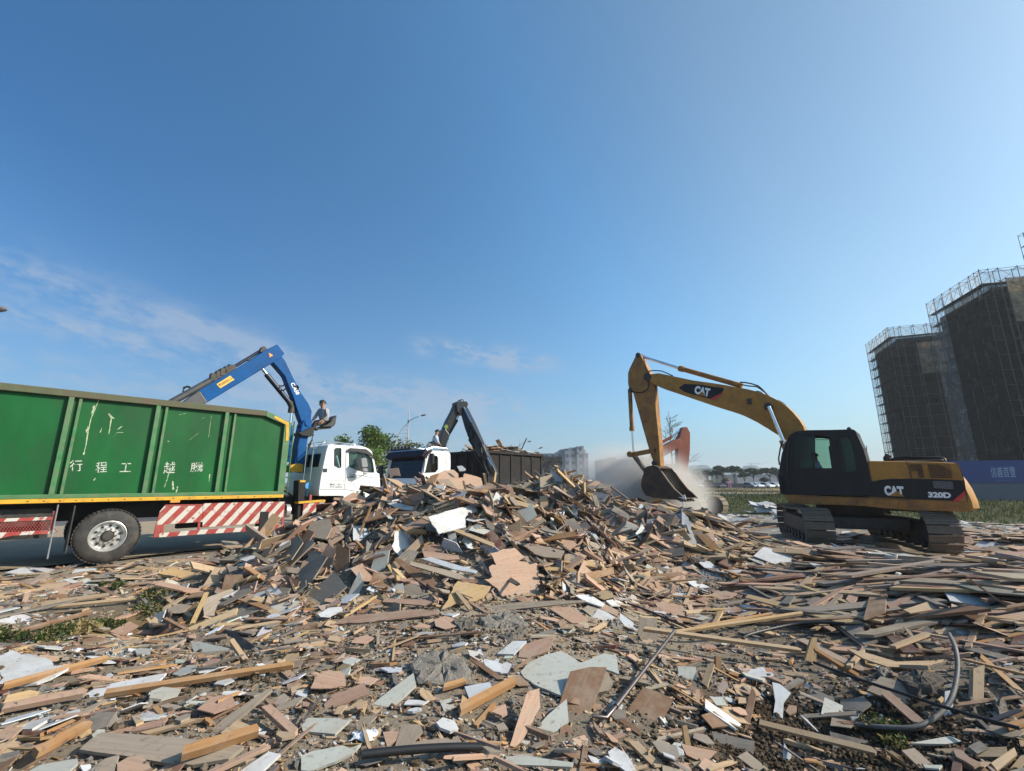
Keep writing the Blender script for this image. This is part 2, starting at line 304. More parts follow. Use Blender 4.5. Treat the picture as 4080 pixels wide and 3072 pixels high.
def worn(name, col, under, thr=0.47):
    m = mat(name, col, 0.6, 0, 0.08); nt = m.node_tree; bs = nt.nodes['Principled BSDF']; src = bs.inputs['Base Color'].links[0].from_socket
    tc = nt.nodes.new('ShaderNodeTexCoord'); n = nt.nodes.new('ShaderNodeTexNoise'); n.inputs['Scale'].default_value = 13; n.inputs['Detail'].default_value = 6; n.inputs['Roughness'].default_value = 0.7
    lk(nt, tc.outputs['Object'], n.inputs[0]); r = nt.nodes.new('ShaderNodeMapRange'); r.inputs[1].default_value = thr; r.inputs[2].default_value = thr + 0.06; lk(nt, n.outputs['Fac'], r.inputs[0])
    mx = nt.nodes.new('ShaderNodeMixRGB'); lk(nt, r.outputs[0], mx.inputs[0]); lk(nt, src, mx.inputs[1]); mx.inputs[2].default_value = (*under, 1); lk(nt, mx.outputs[0], bs.inputs['Base Color']); return m
MT['worn_white'] = worn('worn_white_lettering', (0.5, 0.5, 0.46), (0.012, 0.105, 0.03), 0.52)
MT['scratch'] = mat('pale_scratch', (0.36, 0.42, 0.27), 0.7, 0, 0.3, 20)
MT['letter_black'] = mat('black_lettering', (0.05, 0.05, 0.055), 0.6)
MT['letter_orange'] = mat('orange_lettering', (0.7, 0.22, 0.08), 0.6)
# ------------------------------------------------------------------ shared machine parts
def shell(fr, outline, holes, y0, y1, t=0.04, skip=(), rear_holes=None):
    """Hollow cab: two side walls with window openings and a skin along the outline (edges in skip stay open for glass)."""
    mb = MB(fr)
    mb.prism(outline, y0, y0 + t * (1 if y1 > y0 else -1), holes)
    mb.prism(outline, y1 - t * (1 if y1 > y0 else -1), y1, holes)
    n = len(outline); c = np.mean(np.array(outline), 0)
    a, b = (y0 + t, y1 - t) if y1 > y0 else (y0 - t, y1 + t)
    for i in range(n):
        if i in skip: continue
        p, q = np.array(outline[i]), np.array(outline[(i + 1) % n]); d = (q - p) / (np.linalg.norm(q - p) + 1e-9); nn = np.array([-d[1], d[0]])
        if np.dot(nn, c - p) < 0: nn = -nn
        P = [p, q, q + nn * t, p + nn * t]
        mb.prism([tuple(x) for x in P], a, b)
    return mb
def wheel(fr, parent, x, z, y0, y1, r, name='wheel', rim_r=0.29, face=-1):
    """Truck wheel lying between y0 (outer face) and y1."""
    mb = MB(fr); s = 1 if y1 > y0 else -1; w = abs(y1 - y0)
    prof = [(0.03, rim_r), (0.0, rim_r + .03), (0.0, rim_r + .10), (0.02, r - .06), (0.05, r - .012), (0.07, r), (w - .07, r), (w - .05, r - .012), (w - .02, r - .06), (w, rim_r + .1), (w, rim_r + .02), (w - .03, rim_r)]
    mb.lathe((x, y0, z), (0, s, 0), prof, 48, False)
    for k in range(48):                                # tread grooves as raised lugs
        a = 2 * math.pi * k / 48; ca, sa = math.cos(a), math.sin(a)
        for yy in (.25, .75):
            c = np.array([x + ca * (r + .004), y0 + s * w * yy, z + sa * (r + .004)])
            tx = np.array([-sa, 0, ca]) * .024; ty = np.array([0, s * w * .17, 0]); nr = np.array([ca, 0, sa]) * .008
            pts = [c + i * tx + j * ty + k2 * nr for i in (-1, 1) for j in (-1, 1) for k2 in (-1, 1)]
            mb.add(pts, [(0, 1, 3, 2), (4, 6, 7, 5), (0, 4, 5, 1), (2, 3, 7, 6), (0, 2, 6, 4), (1, 5, 7, 3)])
    wo = mb.build(name, MT['rubber'], parent, smooth=True)
    rm = MB(fr)
    rm.lathe((x, y0, z), (0, s, 0), [(0.005, rim_r + .012), (0.0, rim_r), (0.02, rim_r - .022), (0.07, rim_r - .04), (0.105, rim_r - .06), (0.10, .17), (.06, .15), (.055, .11), (.1, .1), (.12, .02)], 40, False)
    rm.build('rim', MT['rim'], wo, smooth=True)
    hb = MB(fr); hb.lathe((x, y0, z), (0, s, 0), [(0.0, .02), (0.0, .075), (.02, .095), (.1, .1), (.13, .05)], 24)
    hb.build('hub', MT['dark_steel'], wo, smooth=True)
    hl = MB(fr)
    for k in range(10):
        a = 2 * math.pi * (k + .3) / 10
        hl.lathe((x + .2 * math.cos(a), y0 + s * .088, z + .2 * math.sin(a)), (0, s, 0), [(0, .004), (0, .026), (.03, .026), (.03, .004)], 10)
    hl.build('vent_hole', MT['black_trim'], wo)
    bt = MB(fr)
    for k in range(10):
        a = 2 * math.pi * k / 10
        bt.lathe((x + .135 * math.cos(a), y0 + s * .03, z + .135 * math.sin(a)), (0, s, 0), [(0, .004), (0, .016), (.05, .018), (.05, .004)], 6)
    bt.build('wheel_nut', MT['steel'], wo)
    return wo
def person(name, label, fr, joints, look, shirt, trousers=MT['trousers'], shoe=MT['shoe'], legs=True, sc=1.0):
    """A seated figure grown over a skeleton; joints are frame coordinates."""
    root = thing(name, Frame(fr.w(*joints['pelvis']), fr.az), label, 'person')
    J_ = {k: fr.w(*v) for k, v in joints.items()}
    def skin(nm, chains, m, par, sub=2):
        pts = []; rad = []; idx = {}; ed = []
        for ch in chains:
            prev = None
            for key, p, r in ch:
                if key not in idx: idx[key] = len(pts); pts.append(p); rad.append(r)
                if prev is not None: ed.append((prev, idx[key]))
                prev = idx[key]
        Mi = np.array(WM[root.name].inverted()); V = np.array(pts) @ Mi[:3, :3].T + Mi[:3, 3]
        me = bpy.data.meshes.new(nm); me.from_pydata(V.tolist(), ed, []); me.materials.append(m)
        o = bpy.data.objects.new(nm, me); COL.objects.link(o); o.parent = par
        o.modifiers.new('skin', 'SKIN').use_smooth_shade = True
        for i, r in enumerate(rad): me.skin_vertices[0].data[i].radius = (r * sc, r * sc)
        me.skin_vertices[0].data[0].use_root = True
        sm = o.modifiers.new('smooth', 'SUBSURF'); sm.levels = sm.render_levels = sub
        return o
    j = J_
    def lerp(a, b, t): return a * (1 - t) + b * t
    up = (j['neck'] - j['pelvis']) / np.linalg.norm(j['neck'] - j['pelvis'])
    hd = j['head']; f = np.array(look, float); f = fr.h * f[0] + fr.l * f[1] + np.array([0, 0, f[2]]); f /= np.linalg.norm(f)
    side = np.cross(f, [0, 0, 1.0]); side /= np.linalg.norm(side); uph = np.cross(side, f)
    ch = [[('p', j['pelvis'], .12), ('c', lerp(j['pelvis'], j['neck'], .6), .12), ('n', j['neck'], .055), ('h0', hd - uph * .05, .078), ('h1', hd + uph * .03 - f * .012, .092), ('h2', hd + uph * .075 - f * .015, .07)]]
    for s in ('l', 'r'):
        ch.append([('c', j['pelvis'], .1), ('sh' + s, j['sh' + s], .05), ('el' + s, j['el' + s], .04), ('wr' + s, j['wr' + s], .027), ('hd' + s, j['wr' + s] + (j['wr' + s] - j['el' + s]) * .32, .036)])
        if legs: ch.append([('p', j['pelvis'], .1), ('kn' + s, j['kn' + s], .055), ('an' + s, j['an' + s], .036), ('ft' + s, j['ft' + s], .035)])
    body = skin('body', ch, MT['skin'], root)
    fc = MB(None)
    def blob(c, r, mbx, ex=1.0):
        c = np.array(c); ax = f
        mbx.lathe(c - ax * r, ax, [(0, r * .05), (r * .3, r * .7 * ex), (r, r * ex), (r * 1.6, r * .75 * ex), (r * 2, r * .05)], 10)
    blob(hd - uph * .012 + f * .088, .017, fc); blob(hd - uph * .028 + f * .09, .014, fc)
    for sgn in (1, -1): blob(hd + side * sgn * .088 - uph * .01 - f * .01, .024, fc)
    fc.build('face_features', MT['skin'], body, smooth=True)
    ey = MB(None)
    for sgn in (1, -1): blob(hd + side * sgn * .033 + uph * .018 + f * .078, .010, ey)
    ey.tube([hd - side * .022 - uph * .057 + f * .079, hd - uph * .058 + f * .085, hd + side * .022 - uph * .057 + f * .079], .0045, 6)
    for sgn in (1, -1): ey.tube([hd + side * sgn * .018 + uph * .036 + f * .085, hd + side * sgn * .05 + uph * .034 + f * .072], .005, 6)
    ey.build('eyes_and_brows', MT['hair'], body, smooth=True)
    hr = MB(None); rings = []
    for i in range(7):
        th = i / 6 * R(88); row = []
        for k in range(16):
            a = 2 * math.pi * k / 16; dv = side * math.sin(a) * .098 + f * math.cos(a) * .108
            drop = .0 if math.cos(a) > .3 else .045
            row.append(tuple(hd + uph * (.045 + .083 * math.cos(th) - drop * (th / R(88))) - f * .012 + dv * math.sin(th)))
        rings.append(row)
    pts = [p for r_ in rings for p in r_]; hr.add(pts, [(i * 16 + k, i * 16 + (k + 1) % 16, (i + 1) * 16 + (k + 1) % 16, (i + 1) * 16 + k) for i in range(6) for k in range(16)] + [tuple(range(96, 112))])
    hr.build('hair', MT['hair'], body, smooth=True)
    ch = [[('p', j['pelvis'] - up * .02, .15), ('b', lerp(j['pelvis'], j['neck'], .35), .142), ('c', lerp(j['pelvis'], j['neck'], .68), .15), ('n', lerp(j['pelvis'], j['neck'], .95), .075)]]
    for s in ('l', 'r'): ch.append([('c', j['pelvis'], .1), ('sh' + s, j['sh' + s], .073), ('el' + s, j['el' + s], .058), ('wr' + s, lerp(j['el' + s], j['wr' + s], .93), .04)])
    skin('shirt', ch, shirt, root)
    if legs:
        ch = [[('p0', j['pelvis'] + up * .06, .145), ('p', j['pelvis'], .15)]]
        for s in ('l', 'r'): ch.append([('p', j['pelvis'], .1), ('hip' + s, lerp(j['pelvis'], j['kn' + s], .25), .1), ('kn' + s, j['kn' + s], .075), ('an' + s, lerp(j['kn' + s], j['an' + s], .85), .058)])
        skin('trousers', ch, trousers, root)
        for s in ('l', 'r'): skin('shoe', [[('a', j['an' + s] - np.array([0, 0, .035]), .045), ('m', lerp(j['an' + s], j['ft' + s], .6) - np.array([0, 0, .04]), .047), ('t', j['ft' + s] - np.array([0, 0, .035]), .04)]], shoe, root)
    # hands: palm and fingers on the end of each forearm
    for s in ('l', 'r'):
        d = j['wr' + s] - j['el' + s]; d /= np.linalg.norm(d); sd = np.cross(d, [0, 0, 1.0]); sd /= np.linalg.norm(sd) + 1e-9; dn = np.cross(sd, d)
        if dn[2] > 0: dn = -dn
        h = j['wr' + s]; hm = MB(None)
        hm.bar(h + d * .01, h + d * .09, .075, .03)
        for q, ln in enumerate((.062, .072, .068, .052)):
            b = h + d * .088 + sd * (q - 1.5) * .019
            hm.tube([b, b + d * ln * .45 + dn * .006, b + d * ln * .75 + dn * .026, b + d * ln * .8 + dn * .045], .009, 6, r1=.007)
        b = h + d * .03 + sd * .036 * (1 if s == 'r' else -1)
        hm.tube([b, b + d * .03 + sd * .018 * (1 if s == 'r' else -1) + dn * .01, b + d * .055 + sd * .012 * (1 if s == 'r' else -1) + dn * .025], .011, 6, r1=.008)
        hm.build('hand', MT['skin'], body, smooth=True)
    return root

# ------------------------------------------------------------------ yellow excavator
XF = Frame((9.4, 12.8), -48); UF = Frame((9.4, 12.8), 22)
EX = thing('excavator', XF, 'big yellow and black tracked excavator with its bucket lowered behind the heap', 'excavator')
def ex_arm():
    lat = .23
    bp = [(545, 352), (600, 345), (700, 366), (850, 398), (980, 416), (1100, 434), (1250, 462), (1330, 482), (1400, 505), (1460, 535), (1510, 562), (1560, 602), (1600, 642), (1640, 690), (1668, 735), (1690, 800), (1690, 900), (1660, 1000), (1600, 1000),
          (1580, 920), (1540, 840), (1490, 808), (1440, 778), (1405, 755), (1370, 735), (1330, 710), (1290, 690), (1240, 665), (1180, 641), (1110, 618), (1050, 600), (970, 574), (900, 550), (800, 516), (720, 488), (640, 462), (575, 434), (530, 400), (522, 370)]
    mb = MB(XF); mb.prism(XF.pts(Cz, bp, lat), -lat, lat); boom = mb.build('boom', MT['yellow'], EX, bevel=.025)
    mb = MB(XF); badge = XF.pts(Cz, [(748, 455), (790, 425), (900, 430), (1083, 457), (1066, 493), (1002, 541), (880, 510), (800, 488)], lat)
    mb.prism(badge, lat + .001, lat + .006); mb.build('badge', MT['black_paint'], boom)
    mb = MB(XF); mb.prism(XF.pts(Cz, [(975, 538), (1068, 489), (1070, 505), (1004, 545)], lat), lat + .001, lat + .009); mb.build('red_flash', MT['red_mark'], boom)
    p = XF.pts(Cz, [(862, 497), (973, 522), (872, 436)], lat)
    text_mesh('lettering', 'CAT', XF, p[0], p[1], p[2], lat + .010, MT['white_mark'], boom, bold=.06)
    mb = MB(XF); mb.prism(XF.pts(Cz, [(892, 506), (924, 481), (948, 519)], lat), lat + .010, lat + .014); mb.build('triangle', MT['yellow'], boom)
    for pl, r in (([(1200, 412), (1240, 415), (1290, 425), (1335, 440), (1365, 465), (1400, 503), (1425, 525)], .022), ([(1210, 430), (1260, 440), (1320, 445), (1345, 458), (1390, 492)], .02),
                  ([(530, 330), (575, 326), (620, 330), (660, 345), (705, 366)], .02), ([(1320, 478), (1350, 484), (1370, 497)], .016), ([(1480, 545), (1520, 566), (1545, 590)], .014)):
        mb = MB(XF); mb.tube([XF.px(Cz(*q), .12) for q in pl], r, 8); mb.build('hose', MT['hose'], boom, smooth=True)
    mb = MB(XF); q = XF.px(Cz(1410, 592), .3); mb.lathe((q[0], .2, q[2]), (0, 1, 0), [(0, .02), (0, .12), (.16, .12), (.18, .08), (.18, .02)], 20); mb.build('pin_boss', MT['dark_steel'], boom, smooth=True)
    mb = MB(XF); q = XF.px(Cz(1272, 555), .23); mb.box(q[0] - .06, q[0] + .06, .22, .32, q[2] - .09, q[2] + .09); mb.build('work_lamp', MT['dark_steel'], boom, bevel=.02)
    mb = MB(XF); q = XF.px(Cz(518, 375), .23); mb.lathe((q[0], -.26, q[2]), (0, 1, 0), [(0, .02), (0, .15), (.52, .15), (.52, .02)], 24); mb.build('pivot_pin', MT['dark_steel'], boom, smooth=True)
    sp = [(432, 213), (452, 200), (470, 214), (500, 280), (530, 335), (560, 405), (572, 500), (582, 640), (594, 760), (605, 880), (613, 1033), (600, 1042), (575, 1036), (545, 960), (520, 880), (480, 740), (450, 630), (430, 560), (405, 472), (380, 455), (373, 420), (373, 345), (385, 310), (402, 275)]
    l2 = .17; mb = MB(XF); mb.prism(XF.pts(Cz, sp, l2), -l2, l2); st = mb.build('stick', MT['yellow_dark'], EX, bevel=.02)
    for q, rr in (((450, 214), .1), ((392, 470), .08), ((570, 1010), .1), ((568, 915), .075)):
        c = XF.px(Cz(*q), l2); mb = MB(XF); mb.lathe((c[0], -.21, c[2]), (0, 1, 0), [(0, .01), (0, rr), (.42, rr), (.42, .01)], 18); mb.build('pin', MT['dark_steel'], st, smooth=True)
    mb = MB(XF); mb.tube([XF.px(Cz(*q), .19) for q in [(400, 478), (440, 490), (485, 488), (515, 470), (528, 440), (522, 405)]], .02, 8); mb.build('hose', MT['hose'], st, smooth=True)
    def cyl(name, rod, barrel, rr, br, y, m='yellow_dark'):
        mb = MB(XF); mb.tube([XF.px(Cz(*q), y) for q in barrel], br, 16); e = np.array(XF.px(Cz(*barrel[0]), y)); d = np.array(XF.px(Cz(*barrel[1]), y)) - e; d /= np.linalg.norm(d)
        mb.tube([e, e + d * .16], br * 1.22, 16); c = mb.build(name, MT[m], EX, smooth=True)
        mb = MB(XF); mb.tube([XF.px(Cz(*q), y) for q in rod], rr, 14); mb.build('rod', MT['chrome'], c, smooth=True)
        return c
    cyl('stick_cylinder', [(455, 216), (760, 312)], [(752, 309), (1215, 440)], .052, .088, 0)
    cyl('bucket_cylinder', [(406, 770), (416, 940)], [(404, 772), (388, 470)], .045, .08, 0)
    cyl('boom_cylinder', [(1412, 592), (1530, 868)], [(1530, 866), (1600, 1040)], .055, .09, .42)
    cyl('boom_cylinder', [(1412, 592), (1530, 868)], [(1515, 840), (1600, 1040)], .055, .09, -.42)
    mb = MB(XF)
    for y in (-.24, .2):
        a, b = XF.px(Cz(408, 946), y), XF.px(Cz(568, 916), y); mb.bar(a, b, .05, .17)
    a = XF.px(Cz(408, 946), 0); mb.lathe((a[0], -.27, a[2]), (0, 1, 0), [(0, .01), (0, .11), (.54, .11), (.54, .01)], 16)
    mb.build('link_arm', MT['yellow_dark'], EX, bevel=.01)
    mb = MB(XF); mb.bar(XF.px(Cz(416, 950), 0), XF.px(Cz(500, 1062), 0), .2, .13); mb.build('bucket_link', MT['bucket'], EX, bevel=.015)
    # bucket: two side plates and a rolled shell between them, opening towards the machine
    out = [(480, 1062), (492, 1046), (515, 1034), (560, 1022), (600, 1040)]
    shellp = [(600, 1042), (560, 1024), (515, 1034), (485, 1052), (488, 1085), (474, 1130), (470, 1170), (478, 1210), (505, 1248), (560, 1266), (640, 1274), (720, 1280), (792, 1274)]
    lip = [(792, 1274), (755, 1236), (718, 1205), (660, 1130), (620, 1072)]
    hw = .58; sp_ = XF.pts(Cz, shellp, hw); lp = XF.pts(Cz, lip, hw)
    mb = MB(XF)
    for s in (1, -1): mb.prism(sp_ + lp[1:], s * hw, s * (hw - .035))
    bk = mb.build('bucket', MT['bucket'], EX, bevel=.006)
    mb = MB(XF)
    for i in range(len(sp_) - 1):
        p, q = np.array(sp_[i]), np.array(sp_[i + 1]); d = (q - p) / np.linalg.norm(q - p); nn = np.array([-d[1], d[0]]) * .035
        mb.prism([tuple(p), tuple(q), tuple(q - nn), tuple(p - nn)], -hw + .036, hw - .036)
    mb.build('bucket_shell', MT['bucket'], bk)
    mb = MB(XF); t0, t1 = XF.px(Cz(760, 1262), 0), XF.px(Cz(824, 1290), 0)
    for k in range(5):
        y = -hw + .08 + k * (2 * hw - .16) / 4; mb.bar((t0[0], y, t0[2]), (t1[0], y, t1[2]), .09, .06)
    mb.build('tooth', MT['steel'], bk, bevel=.012)
    e = [np.array(XF.px(Cz(*q), hw)) for q in lip]
    for s in (1, -1):
        mb = MB(XF)
        for a, b in zip(e[:-1], e[1:]): mb.bar((a[0], s * hw, a[2]), (b[0], s * hw, b[2]), .07, .045)
        mb.build('cutting_edge', MT['steel'], bk)
ex_arm()
def ex_house():
    lt = 1.36
    # cab, hollow, with panes in the openings
    cab = [(345, 925), (318, 905), (300, 770), (305, 700), (322, 600), (356, 505), (385, 455), (430, 428), (520, 418), (700, 416), (880, 411), (900, 425), (912, 455), (960, 560), (990, 660), (1020, 800), (1040, 930)]
    co = XF.pts(D, cab, lt); w1 = XF.pts(CD, [(430, 300), (905, 290), (1170, 330), (1215, 770), (1235, 975), (430, 975)], lt); w2 = XF.pts(CD, [(1330, 320), (1600, 315), (1680, 560), (1760, 1040), (1460, 1090), (1400, 700)], lt)
    mb = shell(XF, co, [w1, w2], lt, lt - 1.02, .05, skip=(1, 2, 3, 4))
    cabo = mb.build('cab', MT['cab_black'], EX, bevel=.018)
    wl = XF.pts(CD, [(430, 300), (880, 290), (880, 975), (430, 975)], lt)
    mb = MB(XF); mb.prism(wl, lt - .02, lt - .026); mb.build('window', MT['glass_dark'], cabo)
    mb = MB(XF); mb.prism(w2, lt - .02, lt - .026); mb.build('window', MT['glass_dark'], cabo)
    gm = glass('green_tint_glass', (0.55, 0.72, 0.62), .05)
    for w in (w1, w2): mb = MB(XF); mb.prism(w, lt - .98, lt - .986); mb.build('window', gm, cabo)
    mb = MB(XF)
    for i in (1, 2, 3, 4): mb.slab([XF.w(co[i][0], lt - .06, co[i][1]), XF.w(co[i + 1][0], lt - .06, co[i + 1][1]), XF.w(co[i + 1][0], lt - .96, co[i + 1][1]), XF.w(co[i][0], lt - .96, co[i][1])], (0, 0, .004), 1) if False else mb.add([(co[i][0], lt - .06, co[i][1]), (co[i + 1][0], lt - .06, co[i + 1][1]), (co[i + 1][0], lt - .96, co[i + 1][1]), (co[i][0], lt - .96, co[i][1])], [(0, 1, 2, 3)])
    mb.build('windscreen', MT['glass_wind'], cabo)
    mb = MB(XF)                                         # sliding-window frame, door seam and rib lines standing 4 mm proud
    for a, b, w_ in (((880, 300), (880, 975), .035), ((905, 380), (1170, 380), .06), ((1330, 320), (1465, 1100), .03), ((600, 1370), (1320, 1140), .02), ((1320, 1140), (1740, 1070), .02), ((545, 1330), (645, 1060), .022), ((400, 300), (340, 1480), .03)):
        p, q = XF.px(CD(*a), lt + .006), XF.px(CD(*b), lt + .006); mb.bar(p, q, .012, w_, up=XF.l if False else (0, 1, 0))
    mb.build('door_frame', MT['black_trim'], cabo)
    mb = MB(XF); p = XF.px(D(610, 690), .85); mb.box(p[0] - .35, p[0] + .2, .55, 1.05, p[2] - .55, p[2] - .12); mb.box(p[0] - .42, p[0] - .3, .58, 1.02, p[2] - .2, p[2] + .5); mb.build('seat', MT['seat'], cabo, bevel=.04)
    mb = MB(XF); mb.tube([XF.px(D(*q), 1.25) for q in [(305, 690), (298, 640), (312, 560), (330, 500)]], .02, 8); mb.tube([XF.px(D(*q), 1.38) for q in [(300, 775), (312, 860), (322, 905)]], .02, 8)
    mb.tube([XF.px(D(*q), 1.4) for q in [(384, 500), (365, 620), (365, 760), (380, 900)]], .016, 8); mb.build('handrail', MT['black_trim'], cabo, smooth=True)
    mb = MB(XF); mb.prism(XF.pts(D, [(297, 770), (330, 765), (345, 915), (318, 912)], 1.3), .4, 1.4); mb.build('front_guard', MT['black_paint'], cabo, bevel=.02)
    # engine house
    body = [(955, 655), (1100, 657), (1290, 661), (1560, 668), (1690, 674), (1742, 800), (1785, 1000), (960, 950), (500, 930), (960, 900)]
    hp = XF.pts(D, [(985, 657), (1290, 661), (1560, 667), (1700, 675), (1745, 800), (1785, 1010), (1000, 975), (1000, 800)], lt - .02)
    mb = MB(XF); mb.prism(hp, -1.36, lt - .02); ho = mb.build('engine_house', MT['yellow'], EX, bevel=.06, seg=3)
    mb = MB(XF); q = hp; xf = XF.px(D(985, 660), lt)[0]; mb.box(xf + .02, 1.0, -1.36, -.3, 1.03, 1.75); mb.build('tank_box', MT['yellow_dark'], ho, bevel=.05)
    mb = MB(XF); mb.prism(XF.pts(D, [(1005, 812), (1040, 818), (1090, 806), (1180, 799), (1345, 797), (1540, 802), (1742, 811), (1772, 975), (1340, 957), (1000, 938)], lt), lt - .018, lt - .008); mb.build('black_panel', MT['black_paint'], ho)
    sill = XF.pts(D, [(345, 922), (420, 922), (700, 934), (1000, 945), (1340, 960), (1775, 980), (1790, 1056), (1560, 1050), (1345, 1046), (1100, 1026), (960, 1010), (700, 1000), (520, 997), (375, 988)], lt)
    mb = MB(XF); mb.prism(sill, -1.38, lt); mb.build('base_frame', MT['yellow_dark'], EX, bevel=.02)
    mb = MB(XF)
    for a, b in (((455, 930), (1330, 962)), ((905, 1003), (920, 962)), ((1220, 1035), (1245, 965))): mb.bar(XF.px(D(*a), lt + .004), XF.px(D(*b), lt + .004), .008, .018, up=(0, 1, 0))
    mb.build('sill_seam', MT['dark_steel'], ho)
    # counterweight, an arc of 2.75 m about the slew centre
    mb = MB(XF); ny = 22; rows = []; seam = XF.pts(D, [(1692, 675), (1722, 735), (1745, 812), (1765, 930), (1786, 1054)], lt)
    xn = XF.px(D(1862, 1010), lt)[0]
    for k in range(ny + 1):
        y = 1.352 - 2.70 * k / ny; xr = xn + .10 * max(0, (abs(y) - 1.0) / .352) ** 2 - .05 * (1 - (y / 1.36) ** 2)
        row = [(p[0] if k == 0 or k == ny else p[0] + .2, y, p[1]) for p in seam] + [(xr + .07, y, .985), (xr + .0, y, 1.03), (xr, y, 1.18), (xr + .05, y, 1.45), (xr + .12, y, 1.66), (xr + .21, y, 1.83), (xr + .32, y, 1.95), (xr + .44, y, 2.01)]
        rows.append(row)
    m_ = len(rows[0]); pts = [p for r_ in rows for p in r_]
    fs = [(i * m_ + k, i * m_ + (k + 1) % m_, (i + 1) * m_ + (k + 1) % m_, (i + 1) * m_ + k) for i in range(ny) for k in range(m_)]
    for b0 in (0, ny * m_): fs += [(b0 + a, b0 + b, b0 + c) for a, b, c in tessellate_polygon([[Vector((pts[b0 + k][0], pts[b0 + k][2], 0)) for k in range(m_)]])]
    mb.add(pts, fs); mb.build('counterweight', MT['yellow'], EX, smooth=True)
    # grilles
    for poly, bars in (([(1318, 685), (1412, 685), (1437, 790), (1392, 790), (1382, 740), (1335, 735)], (10, 8)), ([(1460, 685), (1634, 688), (1654, 795), (1482, 790)], (14, 8)), ([(1502, 818), (1650, 822), (1660, 876), (1512, 868)], (12, 4))):
        pp = XF.pts(D, poly, lt); mb = MB(XF); mb.prism(pp, lt - .019, lt - .009 if poly[0][1] < 800 else lt - .006); g = mb.build('grille', MT['black_paint'], ho)
        mb = MB(XF)
        def q2(u, v):
            c = [pp[0], pp[1], pp[2], pp[3]] if len(pp) == 4 else [pp[0], pp[1], pp[2], (pp[4][0] + (pp[0][0] - pp[1][0]) * .5, pp[3][1])]
            a = np.array(c[0]) * (1 - u) + np.array(c[1]) * u; b = np.array(c[3]) * (1 - u) + np.array(c[2]) * u; r_ = a * (1 - v) + b * v; return (r_[0], lt - .002, r_[1])
        for k in range(bars[0] + 1): mb.bar(q2(k / bars[0], 0), q2(k / bars[0], .48 if len(pp) > 4 and k < bars[0] * .55 else 1), .008, .007, up=(0, 1, 0))
        for k in range(bars[1] + 1): mb.bar(q2(.5 if len(pp) > 4 and k > bars[1] * .5 else 0, k / bars[1]), q2(1, k / bars[1]), .008, .007, up=(0, 1, 0))
        mb.build('grille_mesh', MT['yellow_dark'] if poly[0][1] < 800 else MT['grey_trim'], g)
    mb = MB(XF)
    for a, b in (((1290, 662), (1318, 720)), ((1318, 720), (1337, 797)), ((1690, 676), (1722, 735)), ((1722, 735), (1745, 812)), ((1745, 812), (1783, 1048)), ((1350, 800), (1352, 958))): mb.bar(XF.px(D(*a), lt - .012), XF.px(D(*b), lt - .012), .012, .016, up=(0, 1, 0))
    mb.build('panel_seam', MT['black_trim'], ho)
    mb = MB(XF); mb.prism(XF.pts(D, [(1655, 972), (1751, 890), (1757, 925), (1702, 974)], lt), lt - .008, lt - .003); mb.build('red_flash', MT['red_mark'], ho)
    mb = MB(XF); mb.prism(XF.pts(D, [(1702, 974), (1757, 925), (1768, 976)], lt), lt - .008, lt - .003); mb.build('yellow_flash', MT['yellow'], ho)
    p = XF.pts(D, [(1128, 928), (1282, 936), (1116, 850)], lt); text_mesh('lettering', 'CAT', XF, p[0], p[1], p[2], lt - .003, MT['white_mark'], ho, bold=.06)
    mb = MB(XF); mb.prism(XF.pts(D, [(1160, 931), (1218, 893), (1282, 937)], lt), lt - .003, lt + .002); mb.build('triangle', MT['yellow'], ho)
    p = XF.pts(D, [(1466, 944), (1645, 950), (1461, 899)], lt); text_mesh('model_number', '320D', XF, p[0], p[1], p[2], lt - .003, MT['white_mark'], ho, bold=.055)
    mb = MB(XF); rail = [(1130, 652), (1170, 648), (1215, 636), (1260, 630), (1400, 630), (1570, 634), (1594, 645), (1602, 664)]
    for y in (1.15, .2): mb.tube([XF.px(D(*q), 1.15)[0:1] + (y,) + XF.px(D(*q), 1.15)[2:] for q in rail], .025, 8)
    mb.build('hood_rail', MT['black_paint'], ho, smooth=True)
    mb = MB(XF); a, b = XF.px(D(1180, 655), 1.1), XF.px(D(1590, 640), 1.1); mb.box(b[0], a[0], .2, 1.1, 1.98, b[2] - .02); mb.build('hood', MT['dark_steel'], ho, bevel=.04)
    mb = MB(XF); q = XF.px(D(1142, 656), .9); mb.tube([(q[0], .9, 2.0), (q[0], .9, q[2] + .06), (q[0] - .06, .9, q[2] + .14)], .07, 12); mb.build('exhaust', MT['dark_steel'], ho, smooth=True)
    mb = MB(XF); mb.tube([XF.px(D(988, 660), .5), XF.px(D(984, 540), .5)], .008, 6); mb.build('aerial', MT['black_trim'], cabo)
    mb = MB(XF); q = XF.px(D(848, 412), .9); mb.lathe((q[0], .9, q[2] - .02), (0, 0, 1), [(0, .05), (.05, .05), (.08, .02)], 12); mb.build('beacon', MT['black_trim'], cabo, smooth=True)
    mb = MB(XF)
    mb.lathe((0, 0, .72), (0, 0, 1), [(0, .7), (.12, .78), (.3, .78)], 32); mb.build('slew_ring', MT['dark_steel'], EX, smooth=True)
ex_house()
